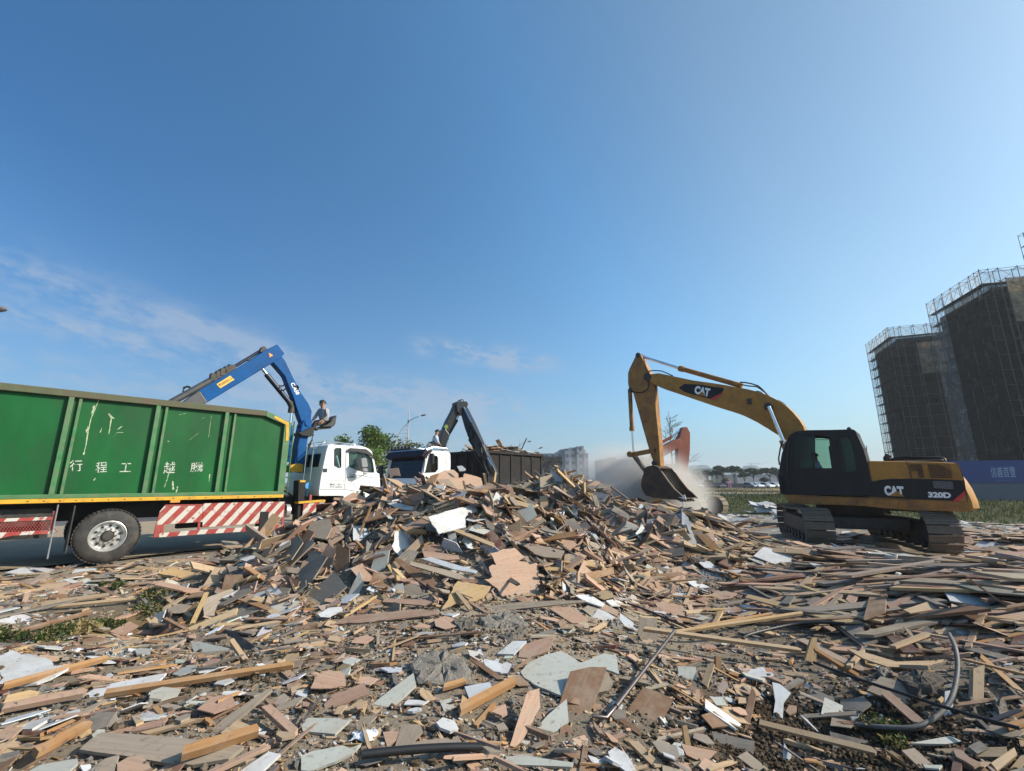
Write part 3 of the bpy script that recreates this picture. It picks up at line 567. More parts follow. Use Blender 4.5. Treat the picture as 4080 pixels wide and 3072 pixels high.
def tracks(fr, parent, gauge, wid, length, hgt, m='steel'):
    r = hgt / 2 - .03; half = length / 2 - r - .03
    for s in (1, -1):
        yc = s * gauge / 2; L_ = 4 * half + 2 * math.pi * r; n = int(L_ / .19); mb = MB(fr)
        def at(t):
            t = t % L_
            if t < 2 * half: return np.array([-half + t, 0]), 0
            t -= 2 * half
            if t < math.pi * r: a = t / r; return np.array([half + r * math.sin(a), r - r * math.cos(a)]), a
            t -= math.pi * r
            if t < 2 * half: return np.array([half - t, 2 * r]), math.pi
            t -= 2 * half; a = t / r; return np.array([-half - r * math.sin(a), r + r * math.cos(a)]), math.pi + a
        for k in range(n):
            (cx, cz), a = at(k * L_ / n); ca, sa = math.cos(a), math.sin(a)
            sag = -.05 * math.exp(-(cx / 1.0) ** 2) if cz > 1.9 * r else 0
            def P(u, y, v): return (cx + u * ca - v * sa * -1 * -1, yc + y, cz + .03 + sag + u * sa + v * ca * 1)
            def Q(u, y, v): return (cx + u * ca + v * sa, yc + y, cz + .03 + sag + u * sa - v * ca)
            for (u0, u1, v0, v1) in ((-.085, .085, -.012, .012), (-.085, -.06, .012, .034), (-.012, .012, .012, .028), (.055, .08, .012, .026)):
                mb.add([Q(u, y, v) for u in (u0, u1) for y in (-wid / 2, wid / 2) for v in (v0, v1)], [(0, 1, 3, 2), (4, 6, 7, 5), (0, 4, 5, 1), (2, 3, 7, 6), (0, 2, 6, 4), (1, 5, 7, 3)])
        belt = mb.build('track', MT[m], parent)
        mb = MB(fr)
        mb.prism([(-half - .1, .22), (half + .1, .22), (half + .2, .45), (half, .68), (-half, .68), (-half - .2, .45)], yc - .16, yc + .16)
        mb.build('track_frame', MT['dark_steel'], belt, bevel=.03)
        mb = MB(fr)
        for x in (half, -half): mb.lathe((x, yc - .14, r + .03), (0, 1, 0), [(0, .05), (0, r - .04), (.06, r - .06), (.22, r - .06), (.28, r - .04), (.28, .05)], 24)
        for k in range(7): mb.lathe((-half + .25 + k * (2 * half - .5) / 6, yc - .2, .19), (0, 1, 0), [(0, .03), (0, .11), (.4, .11), (.4, .03)], 12)
        mb.build('roller', MT['dark_steel'], belt, smooth=True)
tracks(UF, EX, 2.38, .62, 4.2, .95)
mb = MB(UF); mb.box(-1.1, 1.1, -.95, .95, .42, .72); mb.box(-.8, .8, -1.2, 1.2, .45, .68); mb.build('undercarriage', MT['dark_steel'], EX, bevel=.05)
def ex_driver():
    p = XF.px(CD(960, 960), .82); x, z = p[0] + .02, p[2] - .36
    person('person', 'excavator operator in a pale blue shirt sitting inside the black cab', XF,
           dict(pelvis=(x, .82, z), neck=(x + .02, .82, z + .52), head=(x + .06, .82, z + .66), shl=(x, 1.0, z + .45), shr=(x, .64, z + .45), ell=(x + .2, 1.06, z + .2), elr=(x + .2, .58, z + .2), wrl=(x + .44, 1.0, z + .2), wrr=(x + .44, .64, z + .2),
                knl=(x + .42, .92, z + .02), knr=(x + .42, .72, z + .02), anl=(x + .5, .92, z - .38), anr=(x + .5, .72, z - .38), ftl=(x + .68, .92, z - .42), ftr=(x + .68, .72, z - .42)), (1, 0, -.1), MT['pale_shirt'])
ex_driver()
# ------------------------------------------------------------------ green tipper truck with blue loader crane
TF = Frame((-8.2, 9.5), 43)
T1 = thing('tipper_truck', TF, 'truck with a tall green steel body and striped side guards on the road', 'truck')
def truck_body():
    b0, b1 = 1.27, 3.42; x0 = -5.6
    c1 = TF.px(A(1735, 545)); c2 = TF.px(A(1872, 625)); x1 = TF.px(A(1838, 1090))[0]
    out = [(x0, b0), (x1, b0), (x1, c2[2]), (c1[0], b1), (x0, b1)]
    mb = MB(TF); mb.prism(out, 0.09, .15); mb.prism(out, 2.36, 2.42)
    mb.box(x1 - .06, x1, .15, 2.36, b0, c2[2]); mb.box(x0, x0 + .06, .15, 2.36, b0, b1); mb.box(x0 + .06, x1 - .06, .15, 2.36, b0, b0 + .08)
    bd = mb.build('steel_body', MT['green'], T1)
    posts = []
    for f_, pa, pb in ((A, (412, 700), (450, 700)), (A, (978, 800), (1016, 800)), (A, (1438, 800), (1478, 800))):
        xa, xb = TF.px(A(*pa), .03)[0], TF.px(A(*pb), .03)[0]; posts.append((xa, xb))
    d = posts[1][0] - posts[0][0]; posts.insert(0, (posts[0][0] - d, posts[0][1] - d)); posts.insert(0, (posts[0][0] - d, posts[0][1] - d)); posts.insert(0, (posts[0][0] - d, posts[0][1] - d))
    for xa, xb in posts:
        if xa < x0 + .1: continue
        mb = MB(TF); mb.box(xa - .035, xa + .045, 0.0, .088, b0 + .1, b1 - .14); mb.box(xb + .035, xb + .085, 0.03, .088, b0 + .1, b1 - .14)
        mb.build('side_post', MT['green_rail'], bd, bevel=.006)
    mb = MB(TF); mb.prism([(x0, b1 - .14), (c1[0] - .02, b1 - .14), (c1[0] - .02, b1), (x0, b1)], -.005, .15); mb.build('top_rail', MT['rust_rail'], bd, bevel=.012)
    mb = MB(TF); mb.prism([(c1[0] - .02, b1 - .14), (x1 - .16, c2[2] - .06), (x1, c2[2]), (c1[0] - .02, b1)], -.005, .15); mb.prism([(x1 - .16, b0 + .1), (x1, b0 + .1), (x1, c2[2]), (x1 - .16, c2[2] - .06)], -.004, .088)
    mb.build('front_frame', MT['green_rail'], bd, bevel=.008)
    mb = MB(TF); mb.prism([(x0, b0 + .02), (x1, b0 + .02), (x1, b0 + .1), (x0, b0 + .1)], -.004, .088); mb.build('bottom_rail', MT['green_rail'], bd, bevel=.008)
    mb = MB(TF); mb.prism([(x0, b0 - .06), (x1, b0 - .06), (x1, b0 + .018), (x0, b0 + .018)], -.012, .14); mb.build('yellow_strip', MT['yellow_trim'], bd, bevel=.006)
    mb = MB(TF)
    pp = TF.pts(A, [(1778, 578), (1872, 624), (1868, 742), (1850, 742), (1853, 640), (1775, 594)]); mb.prism(pp, -.016, -.006); mb.build('yellow_corner', MT['yellow_trim'], bd)
    mb = MB(TF)
    for f_, x, y in [(A, 180 + 105 * k, 1132 - 3.2 * k) for k in range(17)]:
        p = TF.px(f_(x, y)); mb.box(p[0] - .012, p[0] + .012, -.02, -.012, b0 - .03, b0 - .012)
    mb.build('rivet', MT['dark_steel'], bd)
    for ch, q in (('行', [(452, 942), (535, 938), (450, 868)]), ('程', [(618, 950), (692, 945), (622, 882)]), ('工', [(775, 945), (845, 943), (785, 888)]), ('越', [(1058, 955), (1132, 952), (1064, 880)]), ('騰', [(1232, 945), (1315, 940), (1238, 884)])):
        p = TF.pts(A, q, .088); text_mesh('lettering', ch, TF, p[0], p[1], p[2], .088, MT['worn_white'], bd)
    scr = MB(TF)
    def smear(pts, w):
        rr = random.Random(len(pts) + int(pts[0][0])); P = [np.array(TF.px(A(*q), .087)) for q in pts]; l, r_ = [], []
        fine = [P[i] * (1 - t) + P[i + 1] * t for i in range(len(P) - 1) for t in (0, .2, .4, .6, .8)] + [P[-1]]
        for p in fine:
            ww = w * rr.uniform(.15, 1.3); l.append((p[0] - ww, .087, p[2])); r_.append((p[0] + ww * .6, .087, p[2] + .01))
        n = len(l); scr.add(l + r_, [(i, i + 1, n + i + 1, n + i) for i in range(n - 1)])
    for pts, w in (([(640, 480), (618, 535), (590, 600), (572, 680), (558, 770), (542, 835)], .012), ([(612, 515), (600, 575)], .03), ([(568, 650), (562, 690)], .02), ([(705, 565), (722, 600), (706, 700)], .012), ([(712, 575), (735, 600)], .03), ([(790, 650), (765, 670)], .02), ([(735, 720), (760, 690), (800, 690)], .006),
                   ([(1120, 1005), (1124, 1060)], .018), ([(1152, 1040), (1143, 1078)], .016), ([(1100, 930), (1085, 990), (1065, 1045)], .01), ([(1040, 810), (1030, 830)], .02), ([(1360, 960), (1355, 1010)], .012), ([(1370, 580), (1352, 720)], .004), ([(1225, 740), (1290, 690)], .004), ([(1425, 715), (1460, 560)], .004), ([(618, 985), (608, 1003)], .015), ([(660, 660), (650, 690)], .01), ([(1088, 745), (1095, 748)], .014), ([(1310, 600), (1330, 590)], .006), ([(1205, 565), (1160, 575)], .008)): smear(pts, w)
    scr.build('scratch', MT['scratch'], bd)
    mb = MB(TF); p = TF.px(A(1135, 1133)); mb.box(p[0] - .09, p[0] + .09, -.01, .1, p[2] - .035, p[2] + .03); mb.build('marker_lamp', MT['orange_sign'], bd, bevel=.01)
    # chassis, axle, wheels
    mb = MB(TF)
    for y in (.72, 1.55): mb.box(-5.4, 6.2, y, y + .12, .82, 1.18)
    for x in (-5, -3.4, -2, .9, 2.4, 3.6, 5): mb.box(x, x + .12, .84, 1.55, .86, 1.12)
    mb.box(-5.4, 3.2, .2, 2.25, 1.18, 1.205); mb.box(1.2, 2.6, .5, .72, .55, 1.0); ch = mb.build('chassis', MT['chassis'], T1)
    wheel(TF, T1, -.04, .525, 0.0, .28, .525); wheel(TF, T1, -.04, .525, .3, .57, .52); wheel(TF, T1, -.04, .525, 2.42, 2.14, .525)
    wheel(TF, T1, 5.45, .525, 0.05, .33, .525); wheel(TF, T1, 5.45, .525, 2.38, 2.1, .525)
    mb = MB(TF); mb.tube([(-.04, .3, .525), (-.04, 2.2, .525)], .09, 12); mb.box(-.3, .22, 1.0, 1.4, .35, .75); mb.build('axle', MT['chassis'], T1)
    mb = MB(TF); mb.box(-.62, -.6, .0, .6, .25, 1.15); mb.box(-4.6, -.9, .25, .3, .55, 1.1); mb.build('mud_flap', MT['rubber'], T1)
    mb = MB(TF); mb.tube([TF.px(M(733, 350), -.03), TF.px(M(595, 1032), -.05)], .012, 6); mb.build('marker_rod', MT['grey_trim'], T1)
    # side guards
    def P(poly, f=Hz, lat=0): return TF.pts(f, poly, lat)
    sg = MB(TF)
    sg.prism(P([(165, 330), (602, 324), (602, 522), (135, 552), (60, 560), (105, 400)]), -.01, .02)
    sg.prism(P([(608, 308), (1285, 290), (1252, 540), (870, 566), (600, 588)]), -.012, .02)
    sg.prism(P([(1290, 290), (1560, 288), (1530, 470), (1262, 490)]), -.012, .02)
    s1 = sg.build('side_guard', MT['stripes'], T1, bevel=.004)
    mb = MB(TF); mb.prism(P([(90, 655), (560, 616), (1240, 575), (1530, 555), (1535, 600), (1240, 625), (560, 668), (100, 702)]), -.01, .03); mb.build('lower_rail', MT['stripes_rail'], s1, bevel=.004)
    mb = MB(TF)
    for poly in ([(60, 560), (130, 550), (105, 700), (30, 702)], [(128, 555), (158, 552), (145, 700), (112, 700)], [(548, 530), (578, 528), (572, 640), (542, 640)], [(1432, 478), (1460, 476), (1455, 560), (1428, 562)], [(1530, 300), (1560, 290), (1540, 600), (1512, 600)]): mb.prism(P(poly), -.006, .03)
    mb.build('guard_post', MT['red'], s1, bevel=.005)
    mb = MB(TF); mb.prism(P([(165, 322), (602, 316), (602, 332), (165, 340)]), -.016, .0); mb.build('guard_lip', MT['red'], s1)
    g2 = MB(TF); g2.prism(P([(-900, 590), (0, 527), (705, 500), (700, 540), (0, 568), (-900, 640)], M), -.01, .03); g2.prism(P([(-900, 800), (0, 702), (660, 672), (690, 682), (660, 715), (160, 740), (0, 775), (-900, 890)], M), -.01, .03)
    o2 = g2.build('rear_guard', MT['stripes_rail'], T1, bevel=.004)
    mb = MB(TF); mb.prism(P([(665, 430), (708, 430), (695, 505), (660, 508)], M), -.006, .03); mb.prism(P([(640, 545), (690, 540), (672, 690), (630, 680)], M), -.006, .03); mb.build('guard_post', MT['red'], o2, bevel=.005)
    mb = MB(TF); a = np.array(TF.px(M(0, 570))); 
    for k in range(-14, 16):
        p = TF.px(M(40 * k, 560)); q = TF.px(M(40 * k + 130, 700)); mb.tube([(p[0], .01, p[2]), (q[0], .01, q[2])], .005, 4); q = TF.px(M(40 * k - 110, 715)); mb.tube([(p[0], .012, p[2]), (q[0], .012, q[2])], .005, 4)
    mb.build('wire_mesh', MT['red'], o2)
    # outrigger and fittings between body and cab
    mb = MB(TF); p = TF.px(Hz(1255, 490), .35); x = p[0]; mb.box(x - .1, x + .1, -.02, .28, .42, .88); mb.box(x - .07, x + .07, .05, .25, .06, .42); mb.box(x - .16, x + .16, -.02, .32, .02, .06); mb.build('outrigger_leg', MT['black_paint'], T1, bevel=.01)
    mb = MB(TF); pl = P([(1718, 45), (1795, 45), (1770, 560), (1700, 560)], Hz, .05); mb.prism(pl, .05, .4); bo = mb.build('valve_post', MT['black_paint'], T1, bevel=.015)
    mb = MB(TF); mb.prism(P([(1735, 38), (1797, 40), (1795, 62), (1734, 62)], Hz, .05), .045, .41); mb.build('yellow_cap', MT['yellow_trim'], bo)
    mb = MB(TF); mb.prism(P([(1772, 302), (2018, 290), (2016, 385), (1895, 412), (1760, 450)], Hz, 0), -.01, .02); fg = mb.build('front_guard', MT['stripes'], T1, bevel=.004)
    mb = MB(TF); mb.prism(P([(1712, 288), (2022, 265), (2020, 290), (1710, 312)], Hz, 0), -.03, .25); mb.build('yellow_step', MT['yellow_trim'], fg, bevel=.006)
    mb = MB(TF); mb.prism(P([(1845, 208), (1872, 206), (1868, 272), (1843, 272)], Hz, 0), .0, .06); mb.build('red_stub', MT['red'], fg)
    mb = MB(TF); q = TF.px(Hz(1830, 102), .3); mb.lathe((q[0], .3, q[2]), (0, 1, 0), [(0, .02), (0, .085), (.04, .085), (.05, .02)], 20); mb.tube([(q[0], .33, q[2]), (q[0], .33, q[2] - .3)], .015, 6); mb.build('blue_gauge', mat('blue_gauge', (.08, .3, .6), .4), bo)
    mb = MB(TF); q = TF.px(Hz(1575, 395), .1); mb.lathe((q[0] - .02, .16, q[2]), (1, 0, 0), [(0, .02), (0, .17), (.1, .17), (.14, .02)], 24); mb.build('air_tank', MT['rim'], ch, smooth=True)
    mb = MB(TF)
    for k in range(7):
        x = 3.4 + .13 * k; mb.tube([(x, .5 + .1 * (k % 3), 1.25), (x + .12, .45, .95), (x + .3, .6, .8), (x + .5, .5 + .05 * k, 1.2)], .02, 6)
    mb.box(3.35, 4.3, .45, 1.95, .75, 1.22); mb.build('crane_base', MT['chassis'], T1, bevel=.02)
    # green ladder on the headboard
    mb = MB(TF); la = [A(1893, 632), A(1893, 940)]; xa = TF.px(A(1876, 700), .5)[0]
    for y in (.3, .62): mb.tube([(xa + .02, y, 1.3), (xa + .02, y, 3.25)], .018, 6)
    for k in range(7): mb.tube([(xa + .02, .3, 1.45 + .28 * k), (xa + .02, .62, 1.45 + .28 * k)], .013, 6)
    mb.build('ladder', MT['green_rail'], T1)
truck_body()
def truck_cab(fr, T, near, far):
    s = 1 if far > near else -1
    out = fr.pts(G, [(612, 1205), (610, 1150), (632, 1000), (690, 720), (712, 648), (735, 636), (905, 650), (1060, 655), (1120, 668), (1170, 690), (1195, 720), (1225, 830), (1248, 950), (1278, 962), (1285, 1060), (1290, 1200), (1292, 1330), (900, 1330), (880, 1205)], near)
    rw = fr.pts(G, [(785, 688), (796, 680), (848, 680), (852, 690), (852, 886), (842, 896), (790, 872), (783, 860)], near)
    dw = fr.pts(G, [(945, 727), (1050, 735), (1140, 752), (1190, 790), (1205, 860), (1216, 944), (1120, 938), (1035, 918), (950, 885)], near)
    mb = shell(fr, out, [rw, dw], near, far, .04, skip=(10, 11, 12)); cab = mb.build('cab', MT['white_paint'], T, bevel=.02)
    for w, y, d in ((rw, near, s), (dw, near, s), (rw, far, -s), (dw, far, -s)): mb = MB(fr); mb.prism(w, y + d * .03, y + d * .036); mb.build('window', MT['glass_cyan'], cab)
    mb = MB(fr); mb.add([(out[i][0] - .01, y, out[i][1]) for i in (10, 11, 12, 13) for y in (near + s * .05, far - s * .05)], [(0, 2, 3, 1), (2, 4, 5, 3), (4, 6, 7, 5)]); mb.build('windscreen', MT['glass_cyan'], cab)
    def strip(polyline, w, m, nm, y=-.005, closed=False):
        mb = MB(fr); P_ = [fr.px(G(*q), near) for q in polyline]; P_ = [(p[0], near + s * y, p[2]) for p in P_]
        if closed: P_.append(P_[0])
        for a, b in zip(P_[:-1], P_[1:]): mb.bar(a, b, .012, w, up=(0, 1, 0))
        return mb.build(nm, m, cab)
    strip([(785, 688), (796, 680), (848, 680), (852, 690), (852, 886), (842, 896), (790, 872), (783, 860)], .035, MT['black_trim'], 'window_seal', closed=True)
    strip([(945, 727), (1050, 735), (1140, 752), (1190, 790), (1205, 860), (1216, 944), (1120, 938), (1035, 918), (950, 885)], .025, MT['black_trim'], 'window_seal', closed=True)
    strip([(912, 662), (905, 800), (905, 1000), (888, 1130)], .009, MT['grey_trim'], 'door_seam', -.002)
    strip([(620, 1135), (888, 1132), (1010, 1150), (1180, 1155)], .012, MT['grey_trim'], 'sill_seam', -.002)
    strip([(945, 965), (1100, 985), (1230, 1010)], .008, MT['grey_trim'], 'crease', -.002); strip([(925, 1020), (1010, 1090), (1090, 1150)], .01, MT['white_paint'], 'crease', -.004)
    mb = MB(fr); mb.prism(fr.pts(G, [(920, 690), (945, 678), (1120, 690), (1178, 735), (1212, 800), (1200, 805), (1160, 760), (1120, 745), (1040, 725), (945, 716), (922, 720)], near), near - s * .07, near - s * .045); mb.build('rain_visor', MT['black_trim'], cab, bevel=.008)
    mb = MB(fr); mb.prism(fr.pts(G, [(916, 988), (930, 982), (990, 982), (1007, 994), (995, 1006), (930, 1004)], near), near - s * .03, near + s * .001); mb.build('door_handle', MT['grey_trim'], cab, bevel=.01)
    mb = MB(fr); mb.prism(fr.pts(G, [(655, 905), (702, 903), (700, 945), (652, 945)], near), near - s * .006, near + s * .001); mb.build('marker_panel', MT['black_trim'], cab)
    y = near - s * .3
    mb = MB(fr); mb.prism(fr.pts(G, [(1063, 795), (1105, 785), (1130, 800), (1142, 885), (1080, 893), (1072, 880)], y), y - s * .06, y + s * .12); mb.prism(fr.pts(G, [(1075, 905), (1130, 898), (1148, 938), (1090, 940)], y), y - s * .06, y + s * .1); mi = mb.build('mirror', MT['grey_trim'], cab, bevel=.02)
    q, q2, q3 = fr.px(G(1085, 740), y), fr.px(G(1105, 960), y), fr.px(G(1150, 1000), y)
    mb = MB(fr); mb.tube([(q[0], near, q[2] + .05), (q[0], y, q[2]), (q2[0], y, q2[2]), (q2[0] + .25, near, q2[2] + .02)], .014, 6); mb.build('mirror_arm', MT['black_trim'], mi)
    y = far + s * .3; xm = fr.px(G(1240, 950), near)[0]
    mb = MB(fr); mb.box(xm + .0, xm + .12, min(y, y + s * .2), max(y, y + s * .2), 1.95, 2.4); mb.box(xm + .0, xm + .12, min(y, y + s * .2), max(y, y + s * .2), 1.62, 1.88); m2 = mb.build('mirror', MT['black_trim'], cab, bevel=.03)
    mb = MB(fr); mb.tube([(xm - .05, far, 2.5), (xm + .06, y, 2.48), (xm + .06, y, 1.6), (xm, far, 1.55)], .016, 6); mb.build('mirror_arm', MT['black_trim'], m2)
    mb = MB(fr); xr = fr.px(G(735, 640), near)[0]; xf_ = fr.px(G(1100, 655), near)[0]; zt = fr.px(G(735, 600), near)[2]
    pa = [(xr - .35, near + s * .25, zt - .25), (xr - .02, near + s * .25, zt + .02), (xr + .85, near + s * .25, zt - .04), (xr + .85, near + s * .25, zt - .16)]
    for yy in (near + s * .25, far - s * .25): mb.tube([(p[0], yy, p[2]) for p in pa], .018, 8); mb.tube([(xr, yy, zt), (xr - .02, yy, zt - .22)], .016, 8)
    for x in (xr, xr + .4, xr + .85): mb.tube([(x, near + s * .25, zt), (x, far - s * .25, zt)], .016, 8)
    mb.build('roof_rack', MT['chrome'], cab, smooth=True)
    mb = MB(fr)
    for a, b in (((570, 690), (590, 945)), ((553, 690), (610, 950))): pass
    xb = fr.px(G(640, 800), near)[0] - .12
    for yy in (near + s * .3, near + s * .75): mb.tube([(xb, yy, 2.72), (xb - .02, yy, 1.65)], .016, 8)
    mb.build('rear_rail', MT['chrome'], cab, smooth=True)
    mb = MB(fr); xb = fr.px(G(690, 720), near)[0] - .03
    for k in range(3): mb.box(xb - .02, xb + .05, near + s * (.3 + .62 * k) if s > 0 else near - .3 - .62 * k - .5, (near + .3 + .62 * k + .5) if s > 0 else near - .3 - .62 * k, 1.85, 2.4)
    mb.build('rear_window', MT['glass_wind'], cab)
    p = fr.pts(G, [(727, 1090), (868, 1092), (729, 1066)], near); text_mesh('company_name', '騰越工程行', fr, p[0], p[1], p[2], near - s * .004, MT['letter_black'], cab)
    p = fr.pts(G, [(726, 1114), (866, 1116), (727, 1098)], near); text_mesh('phone_number', '0970-588903', fr, p[0], p[1], p[2], near - s * .004, MT['letter_black'], cab, bold=.01)
    mb = MB(fr); rr = random.Random(4)                   # two rows of small illegible print
    for k in range(16):
        x = 722 + k * 10.4; h = rr.uniform(5, 9); mb.prism(fr.pts(G, [(x, 1030 + h * .5), (x + 7, 1030 + h * .5), (x + 7, 1030 - h * .5), (x, 1030 - h * .5)], near), near - s * .004, near - s * .002)
    for x in (745, 790, 832, 868, 880): mb.prism(fr.pts(G, [(x, 1047), (x + 7, 1047), (x + 7, 1040), (x, 1040)], near), near - s * .004, near - s * .002)
    mb.build('small_print', MT['grey_trim'], cab)
    mb = MB(fr); mb.lathe((xr + .9, near + s * .3, fr.px(G(1095, 655), near)[2] - .03), (0, 0, 1), [(0, .05), (.06, .05), (.1, .02)], 12); mb.build('roof_lamp', MT['white_paint'], cab, smooth=True)
    xs = fr.px(G(1000, 900), near)[0]; mb = MB(fr)
    for yy in (near + s * .5, far - s * .55): mb.box(xs - .45, xs + .1, min(yy - .24, yy + .24), yy + .24, 1.15, 1.5); mb.box(xs - .5, xs - .36, yy - .22, yy + .22, 1.4, 2.15)
    mb.box(xs + .5, xs + .85, min(near, far) + .1, max(near, far) - .1, 1.2, 1.62); mb.build('cab_interior', MT['black_trim'], cab, bevel=.03)
    return cab
truck_cab(TF, T1, 0.02, 2.36)
def blue_crane():
    yc = 1.2; fr = TF
    def P(poly, f=A): return fr.pts(f, poly, yc)
    mb = MB(fr); mb.prism(P([(1872, 940), (1898, 850), (1915, 760), (1930, 690), (1940, 640), (1955, 610), (2008, 610), (2000, 660), (1978, 730), (1965, 800), (1955, 900), (1958, 950)]), yc - .2, yc + .2); c = mb.build('crane_column', MT['blue'], T1, bevel=.02)
    mb = MB(fr); mb.prism(P([(1858, 905), (1900, 890), (1945, 895), (1940, 945), (1860, 948)]), yc - .26, yc + .26); mb.build('column_foot', MT['yellow_trim'], c, bevel=.02)
    mb = MB(fr); q = fr.px(A(1978, 632), yc); mb.lathe((q[0], yc - .23, q[2]), (0, 1, 0), [(0, .02), (0, .09), (.46, .09), (.46, .02)], 20); mb.build('pivot_pin', MT['blue'], c, smooth=True)
    mb = MB(fr); mb.prism(P([(1752, 232), (1765, 205), (1815, 200), (1838, 232), (1880, 320), (1935, 430), (1985, 500), (2008, 552), (2003, 610), (1985, 648), (1948, 636), (1932, 600), (1905, 520), (1885, 455), (1860, 400), (1835, 330), (1815, 305)]), yc - .15, yc + .15); b1 = mb.build('inner_boom', MT['blue'], T1, bevel=.02)
    p = P([(1906, 452), (1867, 372), (1926, 446)]); l = fr.pts(A, [(1868, 376), (1906, 450), (1892, 368)], yc)
    text_mesh('model_number', 'CS450', fr, l[0], l[1], l[2], yc - .158, MT['white_mark'], b1, bold=.03)
    out = MB(fr); out.prism(P([(1330, 500), (1296, 440), (1272, 425), (1600, 232), (1700, 165), (1785, 123), (1832, 182), (1800, 216), (1560, 362)]), yc - .16, yc + .16); b2 = out.build('outer_boom', MT['blue'], T1, bevel=.02)
    mb = MB(fr); mb.prism(P([(1335, 497), (1290, 432), (1272, 425), (1180, 492), (1090, 560), (1160, 600), (1250, 545)]), yc - .185, yc + .185); mb.build('boom_end', MT['grab_steel'], b2, bevel=.02)
    mb = MB(fr); mb.prism(fr.pts(PX, [(908, 815), (1150, 665), (1225, 735), (975, 888)], yc), yc - .168, yc - .162); sg = mb.build('warning_plate', MT['yellow_sign'], b2)
    l = fr.pts(PX, [(1000, 838), (1205, 722), (972, 805)], yc); text_mesh('lettering', '重機範圍勿入內', fr, l[0], l[1], l[2], yc - .170, MT['letter_black'], sg)
    mb = MB(fr); mb.prism(fr.pts(PX, [(940, 828), (968, 800), (985, 848)], yc), yc - .172, yc - .169); mb.build('warning_symbol', MT['letter_black'], sg)
    mb = MB(fr); mb.prism(fr.pts(PX, [(1842, 348), (1824, 264), (1903, 308)], yc), yc - .168, yc - .163); w = mb.build('warning_triangle', MT['orange_sign'], b2)
    mb = MB(fr); mb.prism(fr.pts(PX, [(1848, 325), (1842, 285), (1878, 306)], yc), yc - .172, yc - .169); mb.build('warning_symbol', MT['yellow_sign'], w)
    t = [fr.px(PX(*q), yc) for q in ((1660, 225), (1200, 510))]; mb = MB(fr); mb.tube([fr.px(PX(1700, 222), yc), fr.px(PX(1180, 535), yc)], .045, 12); r_ = mb.build('extension_rod', MT['blue_dark'], b2, smooth=True)
    mb = MB(fr); mb.tube([fr.px(PX(1150, 560), yc), fr.px(PX(130, 1130), yc)], .085, 14); mb.build('extension_cylinder', MT['grab_steel'], b2, smooth=True)
    for a, w_ in (((1200, 525), .16), ((1130, 560), .2), ((1060, 595), .2), ((985, 640), .18), ((890, 680), .17)):
        mb = MB(fr); q = fr.px(PX(*a), yc); mb.box(q[0] - .09, q[0] + .09, yc - w_ / 2, yc + w_ / 2, q[2] - .11, q[2] + .1); mb.build('valve_block', MT['dark_steel'], b2, bevel=.015)
    for a, b in (((1520, 350), (1520, 390)), ((940, 690), (940, 740)), ((620, 880), (620, 940))): mb = MB(fr); mb.bar(fr.px(PX(*a), yc), fr.px(PX(*b), yc), .08); mb.build('clamp', MT['dark_steel'], b2)
    mb = MB(fr); mb.prism(fr.pts(PX, [(1690, 240), (1725, 150), (1760, 140), (1830, 205), (1760, 245)], yc), yc - .1, yc + .1); mb.build('rod_bracket', MT['dark_steel'], b2)
    for pl_, r in (([(350, 930), (370, 860), (430, 840), (480, 860)], .03), ([(905, 610), (970, 550), (1040, 590)], .014)): mb = MB(fr); mb.tube([fr.px(PX(*q), yc) for q in pl_], r, 8); mb.build('hose', MT['hose'], b2, smooth=True)
    mb = MB(fr); mb.tube([fr.px(A(1725, 310), yc), fr.px(A(1880, 498), yc)], .075, 14); e = mb.build('boom_cylinder', MT['blue_dark'], T1, smooth=True)
    mb = MB(fr); mb.tube([fr.px(A(1690, 262), yc), fr.px(A(1735, 320), yc)], .045, 12); mb.build('rod', MT['chrome'], e, smooth=True)
    mb = MB(fr); mb.tube([fr.px(A(1878, 488), yc), fr.px(A(1892, 520), yc), fr.px(A(1888, 560), yc)], .1, 12); mb.build('cylinder_joint', MT['dark_steel'], e, smooth=True)
    mb = MB(fr); mb.tube([fr.px(A(1890, 560), yc), fr.px(A(1878, 660), yc)], .045, 12); mb.build('rod', MT['chrome'], e, smooth=True); mb = MB(fr); mb.tube([fr.px(A(1880, 655), yc), fr.px(A(1868, 880), yc)], .07, 12); mb.build('lift_cylinder', MT['blue'], e, smooth=True)
    mb = MB(fr)
    for pl in ([(1810, 385), (1830, 388), (1840, 380)], [(1820, 412), (1838, 415), (1850, 405)], [(1905, 390), (1930, 385), (1935, 400), (1925, 410)], [(1990, 690), (2025, 690), (2022, 740), (1985, 790), (1960, 860), (1935, 900)], [(2000, 690), (2030, 700), (2010, 770), (1975, 830)], [(1960, 850), (1990, 900), (2040, 920)], [(1830, 1060), (1880, 1090), (1900, 1110)]): mb.tube([fr.px(A(*q), yc - .17) for q in pl], .022, 8)
    mb.build('hose', MT['hose'], c, smooth=True)
    mb = MB(fr); mb.prism(P([(1905, 695), (1925, 690), (2000, 655), (2010, 690), (1990, 720), (1930, 715)]), yc - .3, yc + .22); mb.build('valve_bank', MT['black_paint'], c, bevel=.02)
    sp = fr.pts(PS, [(560, 1190), (720, 1130), (870, 1020), (900, 960), (950, 890), (1085, 800), (1060, 930), (1040, 1080), (990, 1160), (930, 1190)], yc)
    mb = MB(fr); mb.prism(sp, yc - .22, yc + .22); s_ = mb.build('operator_seat', MT['seat'], T1, bevel=.03)
    mb = MB(fr); a = fr.px(PS(420, 1250), yc); b = fr.px(PS(930, 1205), yc); mb.bar(a, b, .3, .05); a2 = fr.px(PS(230, 1180), yc); mb.bar((a2[0] - .3, yc, a2[2]), (a[0] + .1, yc, a[2]), .1, .08); mb.build('seat_arm', MT['black_paint'], s_)
    mb = MB(fr)
